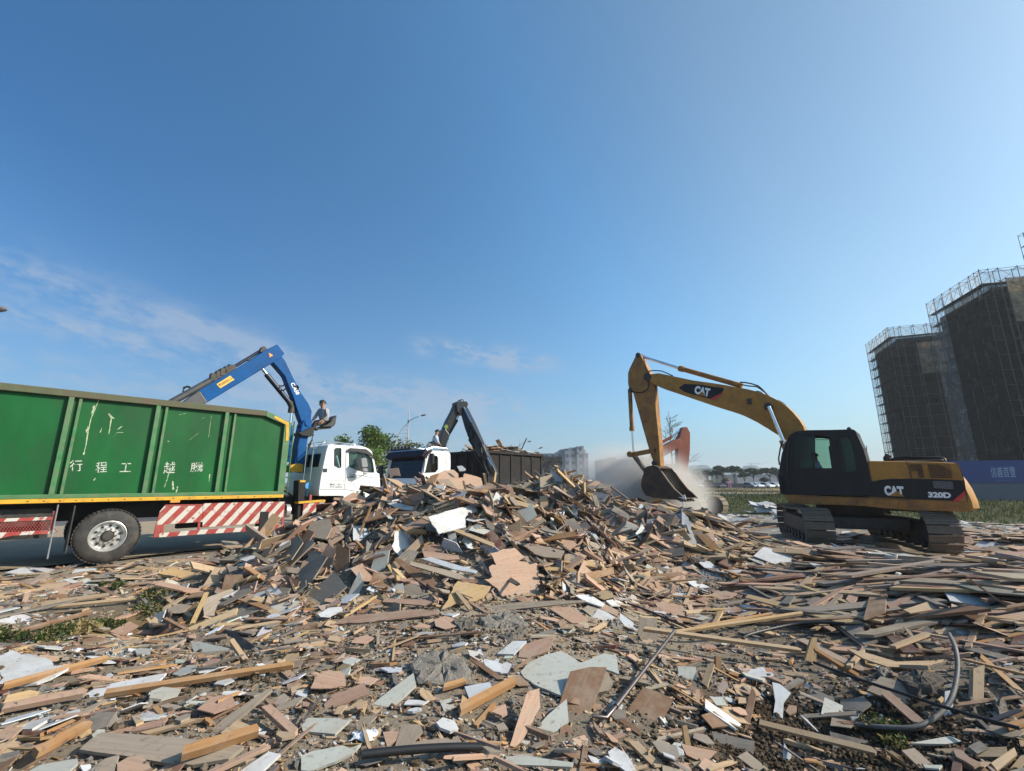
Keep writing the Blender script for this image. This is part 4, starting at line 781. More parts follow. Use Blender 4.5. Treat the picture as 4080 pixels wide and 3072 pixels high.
    for q in ((250, 960), (330, 960)): a = fr.px(PS(*q), yc + (.1 if q[0] > 300 else -.12)); mb.tube([(a[0], a[1], a[2] - .25), (a[0] + .02, a[1], a[2] + .02)], .015, 6)
    mb.build('control_lever', MT['black_trim'], s_)
    g = lambda q, lat: fr.px(PS(*q), lat)
    person('person', 'man in a grey sweater and dark trousers sitting high on the blue crane seat', fr,
           dict(pelvis=g((770, 1040), yc), neck=g((720, 560), yc), head=g((705, 405), yc), shl=g((615, 625), yc + .17), shr=g((855, 625), yc - .17), ell=g((500, 800), yc + .2), elr=g((885, 850), yc - .26), wrl=g((375, 960), yc + .12), wrr=g((700, 960), yc - .22),
                knl=g((470, 1010), yc + .1), knr=g((480, 1070), yc - .12), anl=g((290, 1330), yc + .08), anr=g((310, 1340), yc - .1), ftl=g((90, 1440), yc + .06), ftr=g((170, 1470), yc - .12)), (-1, .35, -.12), MT['grey_shirt'])
blue_crane()

# ------------------------------------------------------------------ second truck: white cab facing us, black crane, dark container
SF = Frame((-3.3, 16.5), 222)
T2 = thing('crane_truck', SF, 'white cabbed truck facing the camera with a folded black crane and dark container', 'truck')
def truck_two():
    fr = SF
    tp = fr.px(N(900, 778)); roof = tp[2]; xr = fr.px(N(1090, 1000))[0]
    out = [(.0, .9), (.02, 1.5), (-.06, 1.75), (-.24, roof - .22), (-.34, roof - .05), (-.5, roof), (xr + .12, roof), (xr + .03, roof - .08), (xr, roof - .4), (xr, .9)]
    w = fr.pts(N, [(775, 835), (790, 828), (915, 843), (928, 865), (928, 1010), (900, 1045), (752, 1052), (748, 1040)])
    mb = shell(fr, out, [w], 0, -2.4, .04, skip=(2, 3)); cab = mb.build('cab', MT['white_paint'], T2, bevel=.03)
    for y in (-.03, -2.364): mb = MB(fr); mb.prism(w, y, y - .006); mb.build('window', MT['glass_dark'], cab)
    mb = MB(fr); P_ = [fr.px(N(*q)) for q in [(775, 835), (790, 828), (915, 843), (928, 865), (928, 1010), (900, 1045), (752, 1052), (748, 1040), (775, 835)]]
    for a, b in zip(P_[:-1], P_[1:]): mb.bar((a[0], .004, a[2]), (b[0], .004, b[2]), .012, .03, up=(0, 1, 0))
    mb.build('window_seal', MT['black_trim'], cab)
    mb = MB(fr); mb.add([(out[i][0] - .01, y, out[i][1]) for i in (2, 3, 4) for y in (-.1, -2.3)], [(0, 2, 3, 1), (2, 4, 5, 3)]); mb.build('windscreen', MT['glass_wind'], cab)
    mb = MB(fr); mb.prism([(-.2, roof - .3), (.02, roof - .22), (-.1, roof + .0), (-.42, roof + .02), (-.42, roof - .06), (-.26, roof - .12)], .02, -2.42); mb.build('sun_visor', MT['visor'], cab, bevel=.02)
    for y in (-.04, -2.36): mb = MB(fr); mb.bar((-.02, y, 1.6), (-.24, y, roof - .2), .1, .1); mb.build('door_pillar', MT['white_paint'], cab, bevel=.02)
    mb = MB(fr); mb.tube([(-.2, .0, roof + .03), (-.18, -2.42, roof + .03)], .028, 8)
    mb.tube([(-.2, -.02, roof + .03), (-.5, -.02, roof + .13), (-1.15, -.02, roof + .13)], .022, 8); rk = mb.build('roof_rack', MT['chrome'], cab, smooth=True)
    for k in range(6):
        y = -2.35 + .235 * k; mb = MB(fr); mb.lathe((-.36, y, roof + .14), (1, 0, 0), [(0, .02), (.03, .07), (.12, .1), (.15, .1), (.15, .085), (.14, .02)], 18); mb.tube([(-.28, y, roof + .13), (-.28, y, roof)], .012, 6); mb.build('spot_lamp', MT['black_trim'], cab, smooth=True)
    mb = MB(fr); mb.lathe((-.5, -.28, roof + .2), (.6, .8, 0), [(0, .02), (.02, .08), (.12, .1), (.13, .02)], 16); mb.build('horn', MT['grey_trim'], cab, smooth=True)
    mb = MB(fr)
    for a, b in (((-.5, -.05, roof + .16), (xr + .15, -.05, roof + .1)), ((-.5, -1.2, roof + .18), (xr + .15, -1.2, roof + .12)), ((xr + .15, -.05, roof + .1), (xr + .15, -2.3, roof + .1)), ((xr + .12, -.05, roof), (xr + .12, -.05, roof + .45)), ((-.5, -.05, roof + .16), (-.5, -2.3, roof + .16))): mb.tube([a, b], .022, 8)
    mb.build('roof_rail', MT['chrome'], cab, smooth=True)
    mb = MB(fr); q = fr.px(N(855, 880), .3); mb.box(q[0] - .05, q[0] + .06, .18, .42, q[2] - .2, q[2] + .2); mi = mb.build('mirror', MT['black_trim'], cab, bevel=.05)
    mb = MB(fr); mb.tube([(q[0], .3, q[2] + .18), (q[0] + .05, .1, q[2] + .22), (q[0] + .1, 0, q[2] + .2)], .018, 6); mb.build('mirror_arm', MT['black_trim'], mi)
    mb = MB(fr); mb.box(-.1, .05, -2.9, -2.65, 1.75, 2.25); mb.box(-.1, .05, -2.88, -2.67, 1.45, 1.7); m2 = mb.build('mirror', MT['black_trim'], cab, bevel=.04)
    mb = MB(fr); mb.tube([(-.1, -2.4, 2.3), (0, -2.75, 2.25), (0, -2.75, 1.5), (-.05, -2.4, 1.5)], .018, 6); mb.build('mirror_arm', MT['black_trim'], m2)
    mb = MB(fr)
    for a, b in (((945, 800), (945, 1030)), ((942, 820), (1075, 832))): mb.bar([*fr.px(N(*a))[:1], .003, fr.px(N(*a))[2]], [*fr.px(N(*b))[:1], .003, fr.px(N(*b))[2]], .006, .01, up=(0, 1, 0))
    mb.build('door_seam', MT['grey_trim'], cab)
    mb = MB(fr); rr = random.Random(9)                # two columns of tiny vertical print, too small to read
    for i in range(2):
        for k in range(8):
            x, y = 1018 + i * 16, 862 + k * 18
            for j in range(3): h = rr.uniform(0, 11); mb.prism(fr.pts(N, [(x, y + h + 3), (x + rr.uniform(6, 12), y + h + 3), (x + 9, y + h), (x, y + h)]), .003, .005)
    mb.build('small_print', MT['letter_orange'], cab)
    mb = MB(fr); mb.box(-.9, -.35, -.8, -.25, 1.4, 2.1); mb.box(-.9, -.35, -2.1, -1.5, 1.4, 2.1); mb.box(-.35, -.08, -2.3, -.1, 1.2, 1.62); mb.build('cab_interior', MT['black_trim'], cab, bevel=.04)
    mb = MB(fr); mb.box(xr - .2, -.05, -2.3, -.1, .55, .88); 
    for y in (-.75, -1.65): mb.box(-9.2, -.2, y - .06, y + .06, .75, 1.1)
    mb.build('chassis', MT['chassis'], T2)
    for x in (-.75, -5.2, -6.5): wheel(fr, T2, x, .525, 0.0, -.28, .525); wheel(fr, T2, x, .525, -2.4, -2.12, .525)
    # dark container
    xa = fr.px(N(1545, 850))[0]; xb = fr.px(N(2148, 900))[0] - .6; zt = fr.px(N(1560, 772))[2]; zb = 1.1
    mb = MB(fr); mb.box(xb, xa, -.06, 0, zb, zt); mb.box(xb, xa, -2.42, -2.36, zb, zt); mb.box(xa - .06, xa, -2.36, -.06, zb, zt); mb.box(xb, xb + .06, -2.36, -.06, zb, zt); mb.box(xb, xa, -2.36, -.06, zb, zb + .08); bn = mb.build('container', MT['dark_bin'], T2)
    mb = MB(fr); n = 5
    for k in range(n + 1): x = xa - .1 + (xb - xa + .2) * k / n; mb.box(x - .05, x + .05, .0, .04, zb, zt - .12)
    mb.box(xb, xa, -.01, .09, zt - .12, zt); mb.box(xb, xa, -.01, .08, zb, zb + .1)
    for y in (-.5, -1.2, -1.9): mb.box(xa, xa + .06, y - .04, y + .04, zb, zt - .05)
    mb.box(xa, xa + .08, -2.42, 0, zt - .1, zt + .01); mb.build('container_rib', MT['dark_bin'], bn, bevel=.008)
    mb = MB(fr); mb.tube([(xa + .25, -.6, 1.0), (xa + .3, -.5, 1.8), (xa + .2, -.62, 2.4)], .04, 8); mb.tube([(xa + .3, -.9, 1.0), (xa + .2, -.8, 1.7), (xa + .35, -.7, 2.3)], .035, 8); mb.build('hose', MT['hose'], bn, smooth=True)
    global BIN; BIN = (xb, xa, zt)
    # crane
    yc = -1.2
    pl = Frame(fr.w(fr.px(N(985, 660), yc)[0], yc, 0), 62)
    def P(poly, lat=0): return pl.pts(N, poly, lat)
    mb = MB(pl); mb.prism(P([(930, 720), (945, 600), (975, 520), (1000, 500), (1055, 580), (1045, 640), (1020, 690), (1010, 760)]), -.25, .25); c = mb.build('crane_column', MT['crane_black'], T2, bevel=.03)
    mb = MB(pl); mb.prism(P([(950, 640), (985, 505), (1030, 400), (1090, 290), (1132, 190), (1180, 190), (1190, 280), (1150, 380), (1080, 500), (1050, 560), (1000, 660)]), -.17, .17); b1 = mb.build('main_boom', MT['crane_black'], T2, bevel=.03)
    mb = MB(pl); mb.tube([P([(1160, 385)])[0][:1] + (.0,) + P([(1160, 385)])[0][1:], P([(1040, 590)])[0][:1] + (0.,) + P([(1040, 590)])[0][1:]], .11, 12); cy = mb.build('lift_cylinder', MT['crane_black'], b1, smooth=True)
    mb = MB(pl); a, b = P([(1185, 335), (1155, 390)]); mb.tube([(a[0], .0, a[1]), (b[0], 0, b[1])], .055, 12); mb.build('rod', MT['chrome'], cy, smooth=True)
    mb = MB(pl); q = P([(1018, 480)])[0]; mb.lathe((q[0], -.19, q[1]), (0, 1, 0), [(0, .01), (0, .085), (.01, .085), (.01, .01)], 20); mb.build('green_badge', mat('lime_badge', (.16, .22, .03), .5), b1)
    mb = MB(pl); mb.prism(P([(1130, 170), (1275, 168), (1288, 200), (1270, 250), (1255, 330), (1180, 328), (1145, 300)]), -.26, .26); hd = mb.build('boom_head', MT['crane_black'], T2, bevel=.03)
    mb = MB(pl)
    for k, pl_ in enumerate(([(1180, 175), (1195, 145), (1220, 140), (1240, 175)], [(1165, 175), (1180, 150), (1205, 142), (1225, 172)], [(1150, 210), (1200, 230), (1250, 215), (1270, 190)], [(1265, 200), (1290, 260), (1280, 320)])): mb.tube([(lambda p: (p[0], -.2 + .12 * k, p[1]))(P([q])[0]) for q in pl_], .022, 8)
    mb.build('hose', MT['hose'], hd, smooth=True)
    ap = pl.w(P([(1230, 250)])[0][0], 0, 0); p2 = Frame((ap[0], ap[1]), 118)
    def Q(poly, lat=0): return p2.pts(N, poly, lat)
    mb = MB(p2); mb.prism(Q([(1240, 250), (1285, 230), (1385, 430), (1500, 690), (1520, 840), (1490, 900), (1420, 770), (1355, 650), (1300, 510), (1255, 350)]), -.17, .17); b2 = mb.build('outer_boom', MT['crane_black'], T2, bevel=.02)
    mb = MB(p2); mb.prism(Q([(1490, 830), (1520, 690), (1550, 770), (1640, 960), (1690, 1080), (1610, 1100), (1560, 990), (1500, 910)]), -.1, .1); mb.build('boom_extension', MT['crane_black'], b2, bevel=.02)
    def q3(q, y): p = Q([q])[0]; return (p[0], y, p[1])
    mb = MB(p2); mb.tube([q3((1380, 435), -.22), q3((1520, 700), -.22)], .07, 10); mb.tube([q3((1510, 690), -.22), q3((1590, 860), -.22)], .055, 10); e = mb.build('extension_cylinder', MT['crane_black'], b2, smooth=True)
    for a, b, r in (((1285, 235), (1385, 440), .035), ((1545, 790), (1640, 980), .045)): mb = MB(p2); mb.tube([q3(a, -.2), q3(b, -.2)], r, 10); mb.build('rod', MT['crane_blue'], e, smooth=True)
    mb = MB(p2)
    for pl_ in ([(1350, 480), (1400, 520), (1405, 600), (1370, 640), (1340, 580), (1350, 490)], [(1470, 700), (1500, 720), (1510, 800), (1490, 870)], [(1350, 640), (1400, 720), (1440, 840), (1500, 940), (1600, 1080)], [(1520, 820), (1550, 900), (1545, 960)], [(1530, 830), (1530, 920), (1590, 1060)], [(1640, 960), (1665, 1000), (1660, 1060), (1690, 1080)]): mb.tube([q3(q, -.2) for q in pl_], .028, 8)
    mb.build('hose', MT['hose'], b2, smooth=True)
    mb = MB(p2); mb.prism(Q([(1600, 1060), (1655, 1075), (1650, 1100), (1605, 1105)]), -.14, .14); mb.build('hook_plate', MT['grab_steel'], b2, bevel=.01)
    # operator on the far seat
    g = lambda q, lat: pl.px(N(*q), lat)
    mb = MB(pl); mb.prism(P([(825, 670), (860, 655), (900, 720), (1000, 715), (1000, 740), (830, 740)]), -.25, .25); mb.build('operator_seat', MT['seat'], T2, bevel=.03)
    person('person', 'crane operator in pale clothes sitting above the white cab beside the black crane', pl,
           dict(pelvis=g((895, 700), -.1), neck=g((905, 590), -.1), head=g((925, 545), -.1), shl=g((890, 605), .08), shr=g((915, 605), -.26), ell=g((872, 650), .1), elr=g((925, 655), -.3), wrl=g((910, 690), .05), wrr=g((950, 690), -.25),
                knl=g((960, 700), .0), knr=g((965, 705), -.2), anl=g((985, 770), .0), anr=g((990, 770), -.2), ftl=g((1015, 780), .0), ftr=g((1015, 780), -.2)), (1, -.3, -.2), MT['pale_shirt'])
truck_two()

# ------------------------------------------------------------------ orange excavator behind the yellow bucket
def orange_excavator():
    p = at_depth(Cz(640, 1250), 22); fr = Frame((p[0], p[1], 0), 84)
    T = thing('excavator', fr, 'dusty orange excavator half hidden behind the yellow bucket', 'excavator')
    def P(poly, lat=0): return fr.pts(Cz, poly, lat)
    QZ = zoom(2300, 1594, 1.255); P2 = lambda poly: fr.pts(QZ, poly, 0)
    mb = MB(fr); mb.prism(P2([(350, 330), (372, 272), (410, 238), (455, 212), (500, 192), (512, 215), (502, 238), (460, 262), (415, 290), (390, 318)]), -.22, .22); mb.build('boom', MT['orange_ex'], T, bevel=.02)
    mb = MB(fr); mb.prism(P2([(513, 150), (522, 137), (542, 136), (557, 165), (556, 250), (550, 310), (540, 385), (530, 425), (505, 425), (497, 380), (495, 300), (495, 240), (503, 190)]), -.17, .17); s_ = mb.build('stick', MT['orange_ex'], T, bevel=.02)
    mb = MB(fr); mb.tube([fr.px(QZ(472, 184), .0), fr.px(QZ(412, 218), .0)], .08, 10); c = mb.build('stick_cylinder', MT['orange_ex'], T, smooth=True); mb = MB(fr); mb.tube([fr.px(QZ(518, 150), .0), fr.px(QZ(472, 184), .0)], .045, 10); mb.build('rod', MT['chrome'], c, smooth=True)
    mb = MB(fr)
    for pl in ([(725, 830), (745, 800), (755, 830)], [(818, 905), (822, 950), (815, 1000)], [(735, 880), (725, 920), (740, 980)]): mb.tube([fr.px(Cz(*q), .2) for q in pl], .025, 6)
    mb.build('hose', MT['hose'], s_)
    mb = MB(fr); mb.tube([fr.px(Cz(810, 900), .0), fr.px(Cz(800, 1090), .0)], .08, 10); mb.build('bucket_cylinder', MT['dark_steel'], s_, smooth=True)
    mb = MB(fr); mb.prism(P([(745, 1150), (795, 1160), (830, 1215), (800, 1220), (740, 1200)]), -.45, .45); mb.build('bucket', MT['bucket'], T, bevel=.02)
    co = P([(600, 1170), (602, 1035), (630, 1018), (690, 1016), (706, 1040), (722, 1110), (722, 1170)], .9); wn = P([(615, 1120), (618, 1045), (685, 1040), (704, 1120)], .9)
    mb = shell(fr, co, [wn], 1.3, .3, .05); cab = mb.build('cab', MT['dark_steel'], T, bevel=.02); mb = MB(fr); mb.prism(wn, 1.27, 1.265); mb.build('window', MT['glass_cyan'], cab)
    mb = MB(Frame(fr.w(0, 0, 0), 150)); mb.box(-3.0, .5, -1.3, 1.3, .95, 1.45); mb.box(-3.0, -.9, -1.3, 1.3, 1.46, 1.95); mb.build('engine_house', MT['orange_ex'], T, bevel=.08)
    tracks(Frame(fr.w(.45, 0, 0.05), 84 + 52), T, 2.3, .62, 4.0, .95)
    mb = MB(fr); mb.lathe((0, 0, .6), (0, 0, 1), [(0, .7), (.35, .7)], 24); mb.build('slew_ring', MT['dark_steel'], T)
orange_excavator()
# ------------------------------------------------------------------ ground
def sm(a, b, v): t = np.clip((v - a) / (b - a), 0, 1); return t * t * (3 - 2 * t)
_W = [(RNG.uniform(0, 2 * math.pi), k, RNG.uniform(0, 2 * math.pi), k ** -1.05) for k in np.geomspace(.5, 16, 22)]
def wav(x, y, lo=0, hi=22):
    s = 0
    for a, k, p, w in _W[lo:hi]: s = s + w * np.sin(k * (x * math.cos(a) + y * math.sin(a)) + p + .7 * np.sin(.6 * k * (x * math.sin(a) - y * math.cos(a)) + 2 * p))
    return s
ROAD_AZ = R(40); RN = np.array([math.cos(ROAD_AZ), -math.sin(ROAD_AZ)])
def road_d(x, y): return (x + 9.55) * RN[0] + (y - 9.0) * RN[1]
BUMPS = [(-1.13, 8.81, 2.62, 2.35, 1.52, 2.4), (-3.43, 9.15, 1.42, 2.6, .3, 2.2), (1.17, 11.77, 1.6, 1.47, 1.33, 2.4), (3.02, 9.93, 1.39, .95, .72, 2.3), (4.35, 9.98, 1.5, .9, .24, 2.2), (-.49, 7.84, .91, .91, .1, 2.0),
         (5.6, 6.0, 2.2, 1.2, .26, 2.2), (3.9, 4.1, .7, .4, .12, 2), (2.2, 3.7, .85, .5, -.16, 2.2), (-4.19, 5.64, .55, .42, -.16, 2.2), (-4.6, 4.2, .6, .4, .1, 2), (3.5, 2.9, .6, .35, -.16, 2), (0, 4.5, 1.0, .5, .08, 2)]
def Hh(x, y):
    x = np.asarray(x, float); y = np.asarray(y, float); m = sm(.1, 1.8, road_d(x, y)); near = 1 - sm(14, 30, np.hypot(x, y))
    z = m * near * (.035 * wav(x, y, 0, 9) + .012 * wav(x, y, 9, 22)) - .05 * (1 - m) + .005
    for cx, cy, rx, ry, h, e in BUMPS:
        r = np.sqrt(((x - cx) / rx) ** 2 + ((y - cy) / ry) ** 2); z = z + h * np.exp(-r ** e) * (1 + .035 * wav(x * 1.7, y * 1.7, 4, 12))
    return z
def nrm(x, y, e=.06):
    gx = (Hh(x + e, y) - Hh(x - e, y)) / (2 * e); gy = (Hh(x, y + e) - Hh(x, y - e)) / (2 * e); n = np.stack([-gx, -gy, np.ones_like(gx)], -1); return n / np.linalg.norm(n, axis=-1, keepdims=True)
def hit(q, lift=0.0):                                   # first point where a sight line meets the ground
    r = ray(*q); r = r / np.linalg.norm(r); t = np.geomspace(1.0, 60, 900); P = O3 + t[:, None] * r
    g = P[:, 2] - Hh(P[:, 0], P[:, 1]) - lift; i = np.argmax(g < 0)
    if g[i] >= 0: return None
    a, b = t[max(i - 1, 0)], t[i]
    for _ in range(12):
        c = (a + b) / 2; p = O3 + c * r
        if p[2] - float(Hh(p[0], p[1])) - lift < 0: b = c
        else: a = c
    return O3 + b * r
def fast_mesh(name, V, F4, col=None, uv=None, m=None, sizes=None):
    """Mesh from numpy arrays; F4 is a flat loop array with per-face sizes."""
    me = bpy.data.meshes.new(name); me.vertices.add(len(V)); me.vertices.foreach_set('co', np.asarray(V, np.float32).ravel())
    F4 = np.asarray(F4, np.int32).ravel(); sizes = np.asarray(sizes, np.int32); st = np.concatenate([[0], np.cumsum(sizes)[:-1]]).astype(np.int32)
    me.loops.add(len(F4)); me.loops.foreach_set('vertex_index', F4); me.polygons.add(len(sizes)); me.polygons.foreach_set('loop_start', st); me.update(calc_edges=True)
    if col is not None:
        a = me.color_attributes.new('col', 'FLOAT_COLOR', 'POINT'); c = np.ones((len(V), 4), np.float32); c[:, :3] = col; a.data.foreach_set('color', c.ravel())
    if uv is not None:
        l = me.uv_layers.new(name='uv'); l.data.foreach_set('uv', np.asarray(uv, np.float32)[F4].ravel())
    me.polygons.foreach_set('use_smooth', np.zeros(len(sizes), bool))
    if m: me.materials.append(m)
    return me
def link(name, me, loc=None):
    o = bpy.data.objects.new(name, me); COL.objects.link(o)
    if loc is not None: o.location = loc
    return o
def attr_mat(name, rough, grain, dirt=(0.34, 0.285, 0.22), dirt_amt=.4, spec=.4, bump=.15, gs=(1.2, 34), nscale=2.2):
    m = bpy.data.materials.new(name); m.use_nodes = True; nt = m.node_tree; bs = nt.nodes['Principled BSDF']; N_ = nt.nodes
    at = N_.new('ShaderNodeAttribute'); at.attribute_name = 'col'; uv = N_.new('ShaderNodeUVMap'); mp = N_.new('ShaderNodeMapping'); mp.inputs['Scale'].default_value = (gs[0], gs[1], 1); lk(nt, uv.outputs[0], mp.inputs[0])
    n = N_.new('ShaderNodeTexNoise'); n.inputs['Scale'].default_value = 1.0; n.inputs['Detail'].default_value = 5; n.inputs['Distortion'].default_value = .6; lk(nt, mp.outputs[0], n.inputs[0])
    g = N_.new('ShaderNodeMapRange'); g.inputs[1].default_value = .25; g.inputs[2].default_value = .75; g.inputs[3].default_value = 1 - grain; g.inputs[4].default_value = 1 + grain * .7; lk(nt, n.outputs['Fac'], g.inputs[0])
    mu = N_.new('ShaderNodeVectorMath'); mu.operation = 'SCALE'; lk(nt, at.outputs['Color'], mu.inputs[0]); lk(nt, g.outputs[0], mu.inputs[3])
    ge = N_.new('ShaderNodeNewGeometry'); n2 = N_.new('ShaderNodeTexNoise'); n2.inputs['Scale'].default_value = nscale; n2.inputs['Detail'].default_value = 9; n2.inputs['Roughness'].default_value = .7; lk(nt, ge.outputs['Position'], n2.inputs[0])
    r2 = N_.new('ShaderNodeMapRange'); r2.inputs[1].default_value = .45; r2.inputs[2].default_value = .72; r2.inputs[4].default_value = dirt_amt; lk(nt, n2.outputs['Fac'], r2.inputs[0])
    n3 = N_.new('ShaderNodeTexNoise'); n3.inputs['Scale'].default_value = 28; n3.inputs['Detail'].default_value = 5; lk(nt, ge.outputs['Position'], n3.inputs[0])
    r3 = N_.new('ShaderNodeMapRange'); r3.inputs[1].default_value = .58; r3.inputs[2].default_value = .72; r3.inputs[4].default_value = .45; lk(nt, n3.outputs['Fac'], r3.inputs[0])
    mx = N_.new('ShaderNodeMixRGB'); lk(nt, r2.outputs[0], mx.inputs[0]); lk(nt, mu.outputs[0], mx.inputs[1]); mx.inputs[2].default_value = (*dirt, 1)
    mx2 = N_.new('ShaderNodeMixRGB'); lk(nt, r3.outputs[0], mx2.inputs[0]); lk(nt, mx.outputs[0], mx2.inputs[1]); mx2.inputs[2].default_value = (.12, .09, .065, 1)
    lk(nt, mx2.outputs[0], bs.inputs['Base Color']); bs.inputs['Roughness'].default_value = rough; bs.inputs['Specular IOR Level'].default_value = spec
    if bump:
        b = N_.new('ShaderNodeBump'); b.inputs['Strength'].default_value = bump; b.inputs['Distance'].default_value = .004; lk(nt, n.outputs['Fac'], b.inputs['Height']); lk(nt, b.outputs[0], bs.inputs['Normal'])
    return m
MT['wood'] = attr_mat('splintered_wood', .85, .2, gs=(1.6, 60), dirt_amt=.62, nscale=4, spec=.25)
MT['panel'] = attr_mat('faced_panel', .6, .06, dirt_amt=.55, bump=.03, nscale=4, spec=.3)
MT['soil'] = attr_mat('bare_ground', .95, .0, dirt=(.22, .18, .135), dirt_amt=.5, spec=.1, bump=0, nscale=4.5)
MT['hose_grey'] = mat('dusty_grey_hose', (.075, .075, .078), .6, 0, .2, 9, (.2, .165, .12), .55, 14)
MT['stone'] = attr_mat('broken_concrete', .95, .0, dirt=(.17, .15, .125), dirt_amt=.6, spec=.15, bump=0, nscale=9)
MT['glass_bits'] = attr_mat('crushed_glass', .2, .0, dirt_amt=.15, spec=.8, bump=0)
# soil bump
def add_bump(m, scale, strength, dist):
    nt = m.node_tree; bs = nt.nodes['Principled BSDF']; ge = nt.nodes.new('ShaderNodeNewGeometry'); n = nt.nodes.new('ShaderNodeTexNoise'); n.inputs['Scale'].default_value = scale; n.inputs['Detail'].default_value = 10; n.inputs['Roughness'].default_value = .75
    lk(nt, ge.outputs['Position'], n.inputs[0]); b = nt.nodes.new('ShaderNodeBump'); b.inputs['Strength'].default_value = strength; b.inputs['Distance'].default_value = dist; lk(nt, n.outputs['Fac'], b.inputs['Height']); lk(nt, b.outputs[0], bs.inputs['Normal'])
add_bump(MT['soil'], 14, .9, .05); add_bump(MT['stone'], 22, 1.0, .06)
def ground():
    az = np.concatenate([np.linspace(-112, -66, 24)[:-1], np.linspace(-66, 66, 470), np.linspace(66, 112, 24)[1:]]); rr = np.concatenate([np.geomspace(.5, 24, 330), np.geomspace(24.6, 3600, 70)])
    a, r = np.meshgrid(R(1) * az, rr, indexing='ij'); x, y = r * np.sin(a), r * np.cos(a); z = Hh(x, y)
    V = np.stack([x, y, z], -1).reshape(-1, 3); na, nr = a.shape; i = np.arange(na * nr).reshape(na, nr)
    F = np.stack([i[:-1, :-1], i[:-1, 1:], i[1:, 1:], i[1:, :-1]], -1).reshape(-1, 4)
    X, Y = V[:, 0], V[:, 1]; n = wav(X * .8, Y * .8, 2, 14)[:, None] * .25
    c = np.tile(np.array([.24, .198, .15]), (len(V), 1)) * (1 + n * .5)
    def zone(w, col):
        nonlocal c; w = np.clip(w, 0, 1)[:, None]; c = c * (1 - w) + np.array(col) * (1 + n * .4) * w
    d = np.hypot(X, Y)
    zone(sm(.9, .2, road_d(X, Y)) * 1.0 + sm(2.6, .6, road_d(X, Y)) * .7, (.22, .19, .155))
    zone(sm(1.25, .6, np.hypot((X - 2.3) / 1.2, (Y - 3.65) / .8)), (.06, .042, .028)); zone(sm(1.2, .5, np.hypot((X - 3.3) / .9, (Y - 3.1) / .5)), (.07, .05, .033)); zone(sm(.25, .6, Hh(X, Y)) * (np.abs(X) < 8), (.085, .065, .05))  # last zone: heap ground darkened to stand in for shade between the boards
    zone(sm(1.2, .5, np.hypot((X + 4.19) / 1.0, (Y - 5.64) / .75)), (.27, .19, .10))
    zone(sm(13, 16, Y) * sm(-2, 3, X), (.23, .22, .205))
    gl = sm(25, 30, Y + .55 * np.maximum(X - 6, 0) - 1.2 * np.maximum(X - 14, 0) * 0)
    zone(sm(24, 28, Y + .62 * np.maximum(X - 7, 0)), (.055, .065, .025)); zone(sm(70, 85, d), (.27, .2, .085)); zone(sm(128, 140, d), (.1, .095, .08))
    zone((sm(.3, -.4, road_d(X, Y))) * 1.0, (.1, .1, .1))
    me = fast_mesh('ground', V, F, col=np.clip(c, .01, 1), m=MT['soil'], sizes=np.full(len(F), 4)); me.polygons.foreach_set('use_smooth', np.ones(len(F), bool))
    uv = None; tag(link('ground', me), kind='structure')
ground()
def road():
    mb = MB(None); h = np.array([math.sin(ROAD_AZ), math.cos(ROAD_AZ)]); o = np.array([-9.55, 9.0])
    s = np.concatenate([np.arange(-14, 30, .6), np.geomspace(30, 900, 30)]); rr = random.Random(3); rows = []
    for t in s:
        e = .12 * math.sin(t * 1.3) + .08 * math.sin(t * 3.7 + 1) + rr.uniform(-.04, .04)
        rows.append([(*(o + h * t + RN * w), .004 - .002) for w in (e + .1, -3.6, -7.2, -11)])
    pts = [p for r_ in rows for p in r_]; mb.add(pts, [(i * 4 + k, i * 4 + k + 1, i * 4 + k + 5, i * 4 + k + 4) for i in range(len(s) - 1) for k in range(3)])
    tag(mb.build('road', mat('asphalt', (.33, .262, .185), .95, 0, .2, 1.6, (.34, .28, .21), .6, 1.1, .4, 90, spec=.05)), kind='structure')
    mb = MB(None)
    for t in range(-12, 160, 8): mb.add([(*(o + h * (t + dt) + RN * w), .0065) for dt, w in ((0, -5.4), (4, -5.4), (4, -5.55), (0, -5.55))], [(0, 1, 2, 3)])
    tag(mb.build('road_marking', mat('road_paint', (.5, .5, .47), .8, 0, .2, 6, (.12, .11, .1), .5, 5)), kind='structure')
road()

# ------------------------------------------------------------------ debris pieces
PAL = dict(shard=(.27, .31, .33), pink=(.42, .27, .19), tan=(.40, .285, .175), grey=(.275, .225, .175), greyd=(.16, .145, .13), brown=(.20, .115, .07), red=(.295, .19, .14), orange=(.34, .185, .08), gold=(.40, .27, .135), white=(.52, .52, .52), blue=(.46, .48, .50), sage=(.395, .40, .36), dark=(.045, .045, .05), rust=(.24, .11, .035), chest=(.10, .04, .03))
def piece(outline, o, e1, e2, n, t, bend=0.0, back=False):
    """Board: outline in plane coordinates, thickness t along -n, optional bend along e1."""
    P = np.asarray(outline, float); k = len(P); off = bend * ((P[:, 0] - P[:, 0].mean()) ** 2)
    top = o + P[:, :1] * e1 + P[:, 1:] * e2 + off[:, None] * n; bot = top - n * t
    V = np.vstack([top, bot]); uvt = P + RNG.uniform(0, 9, 2); uv = np.vstack([uvt, uvt + .01])
    if bend:                                             # strips across so that the curve shows
        pass
    loops = list(range(k)) + list(range(2 * k - 1, k - 1, -1)); sizes = [k, k]
    for i in range(k): loops += [i, i + k, (i + 1) % k + k, (i + 1) % k]; sizes.append(4)
    return V, loops, sizes, uv
def solo(name, V, loops, sizes, uv, col, m, label, cat, group=None):
    V = np.asarray(V); o = V.mean(0); o[2] = V[:, 2].min()
    me = fast_mesh(name, V - o, loops, col=np.array(col), uv=uv, m=m, sizes=sizes); ob = link(name, me, o); tag(ob, label, cat, group); return ob
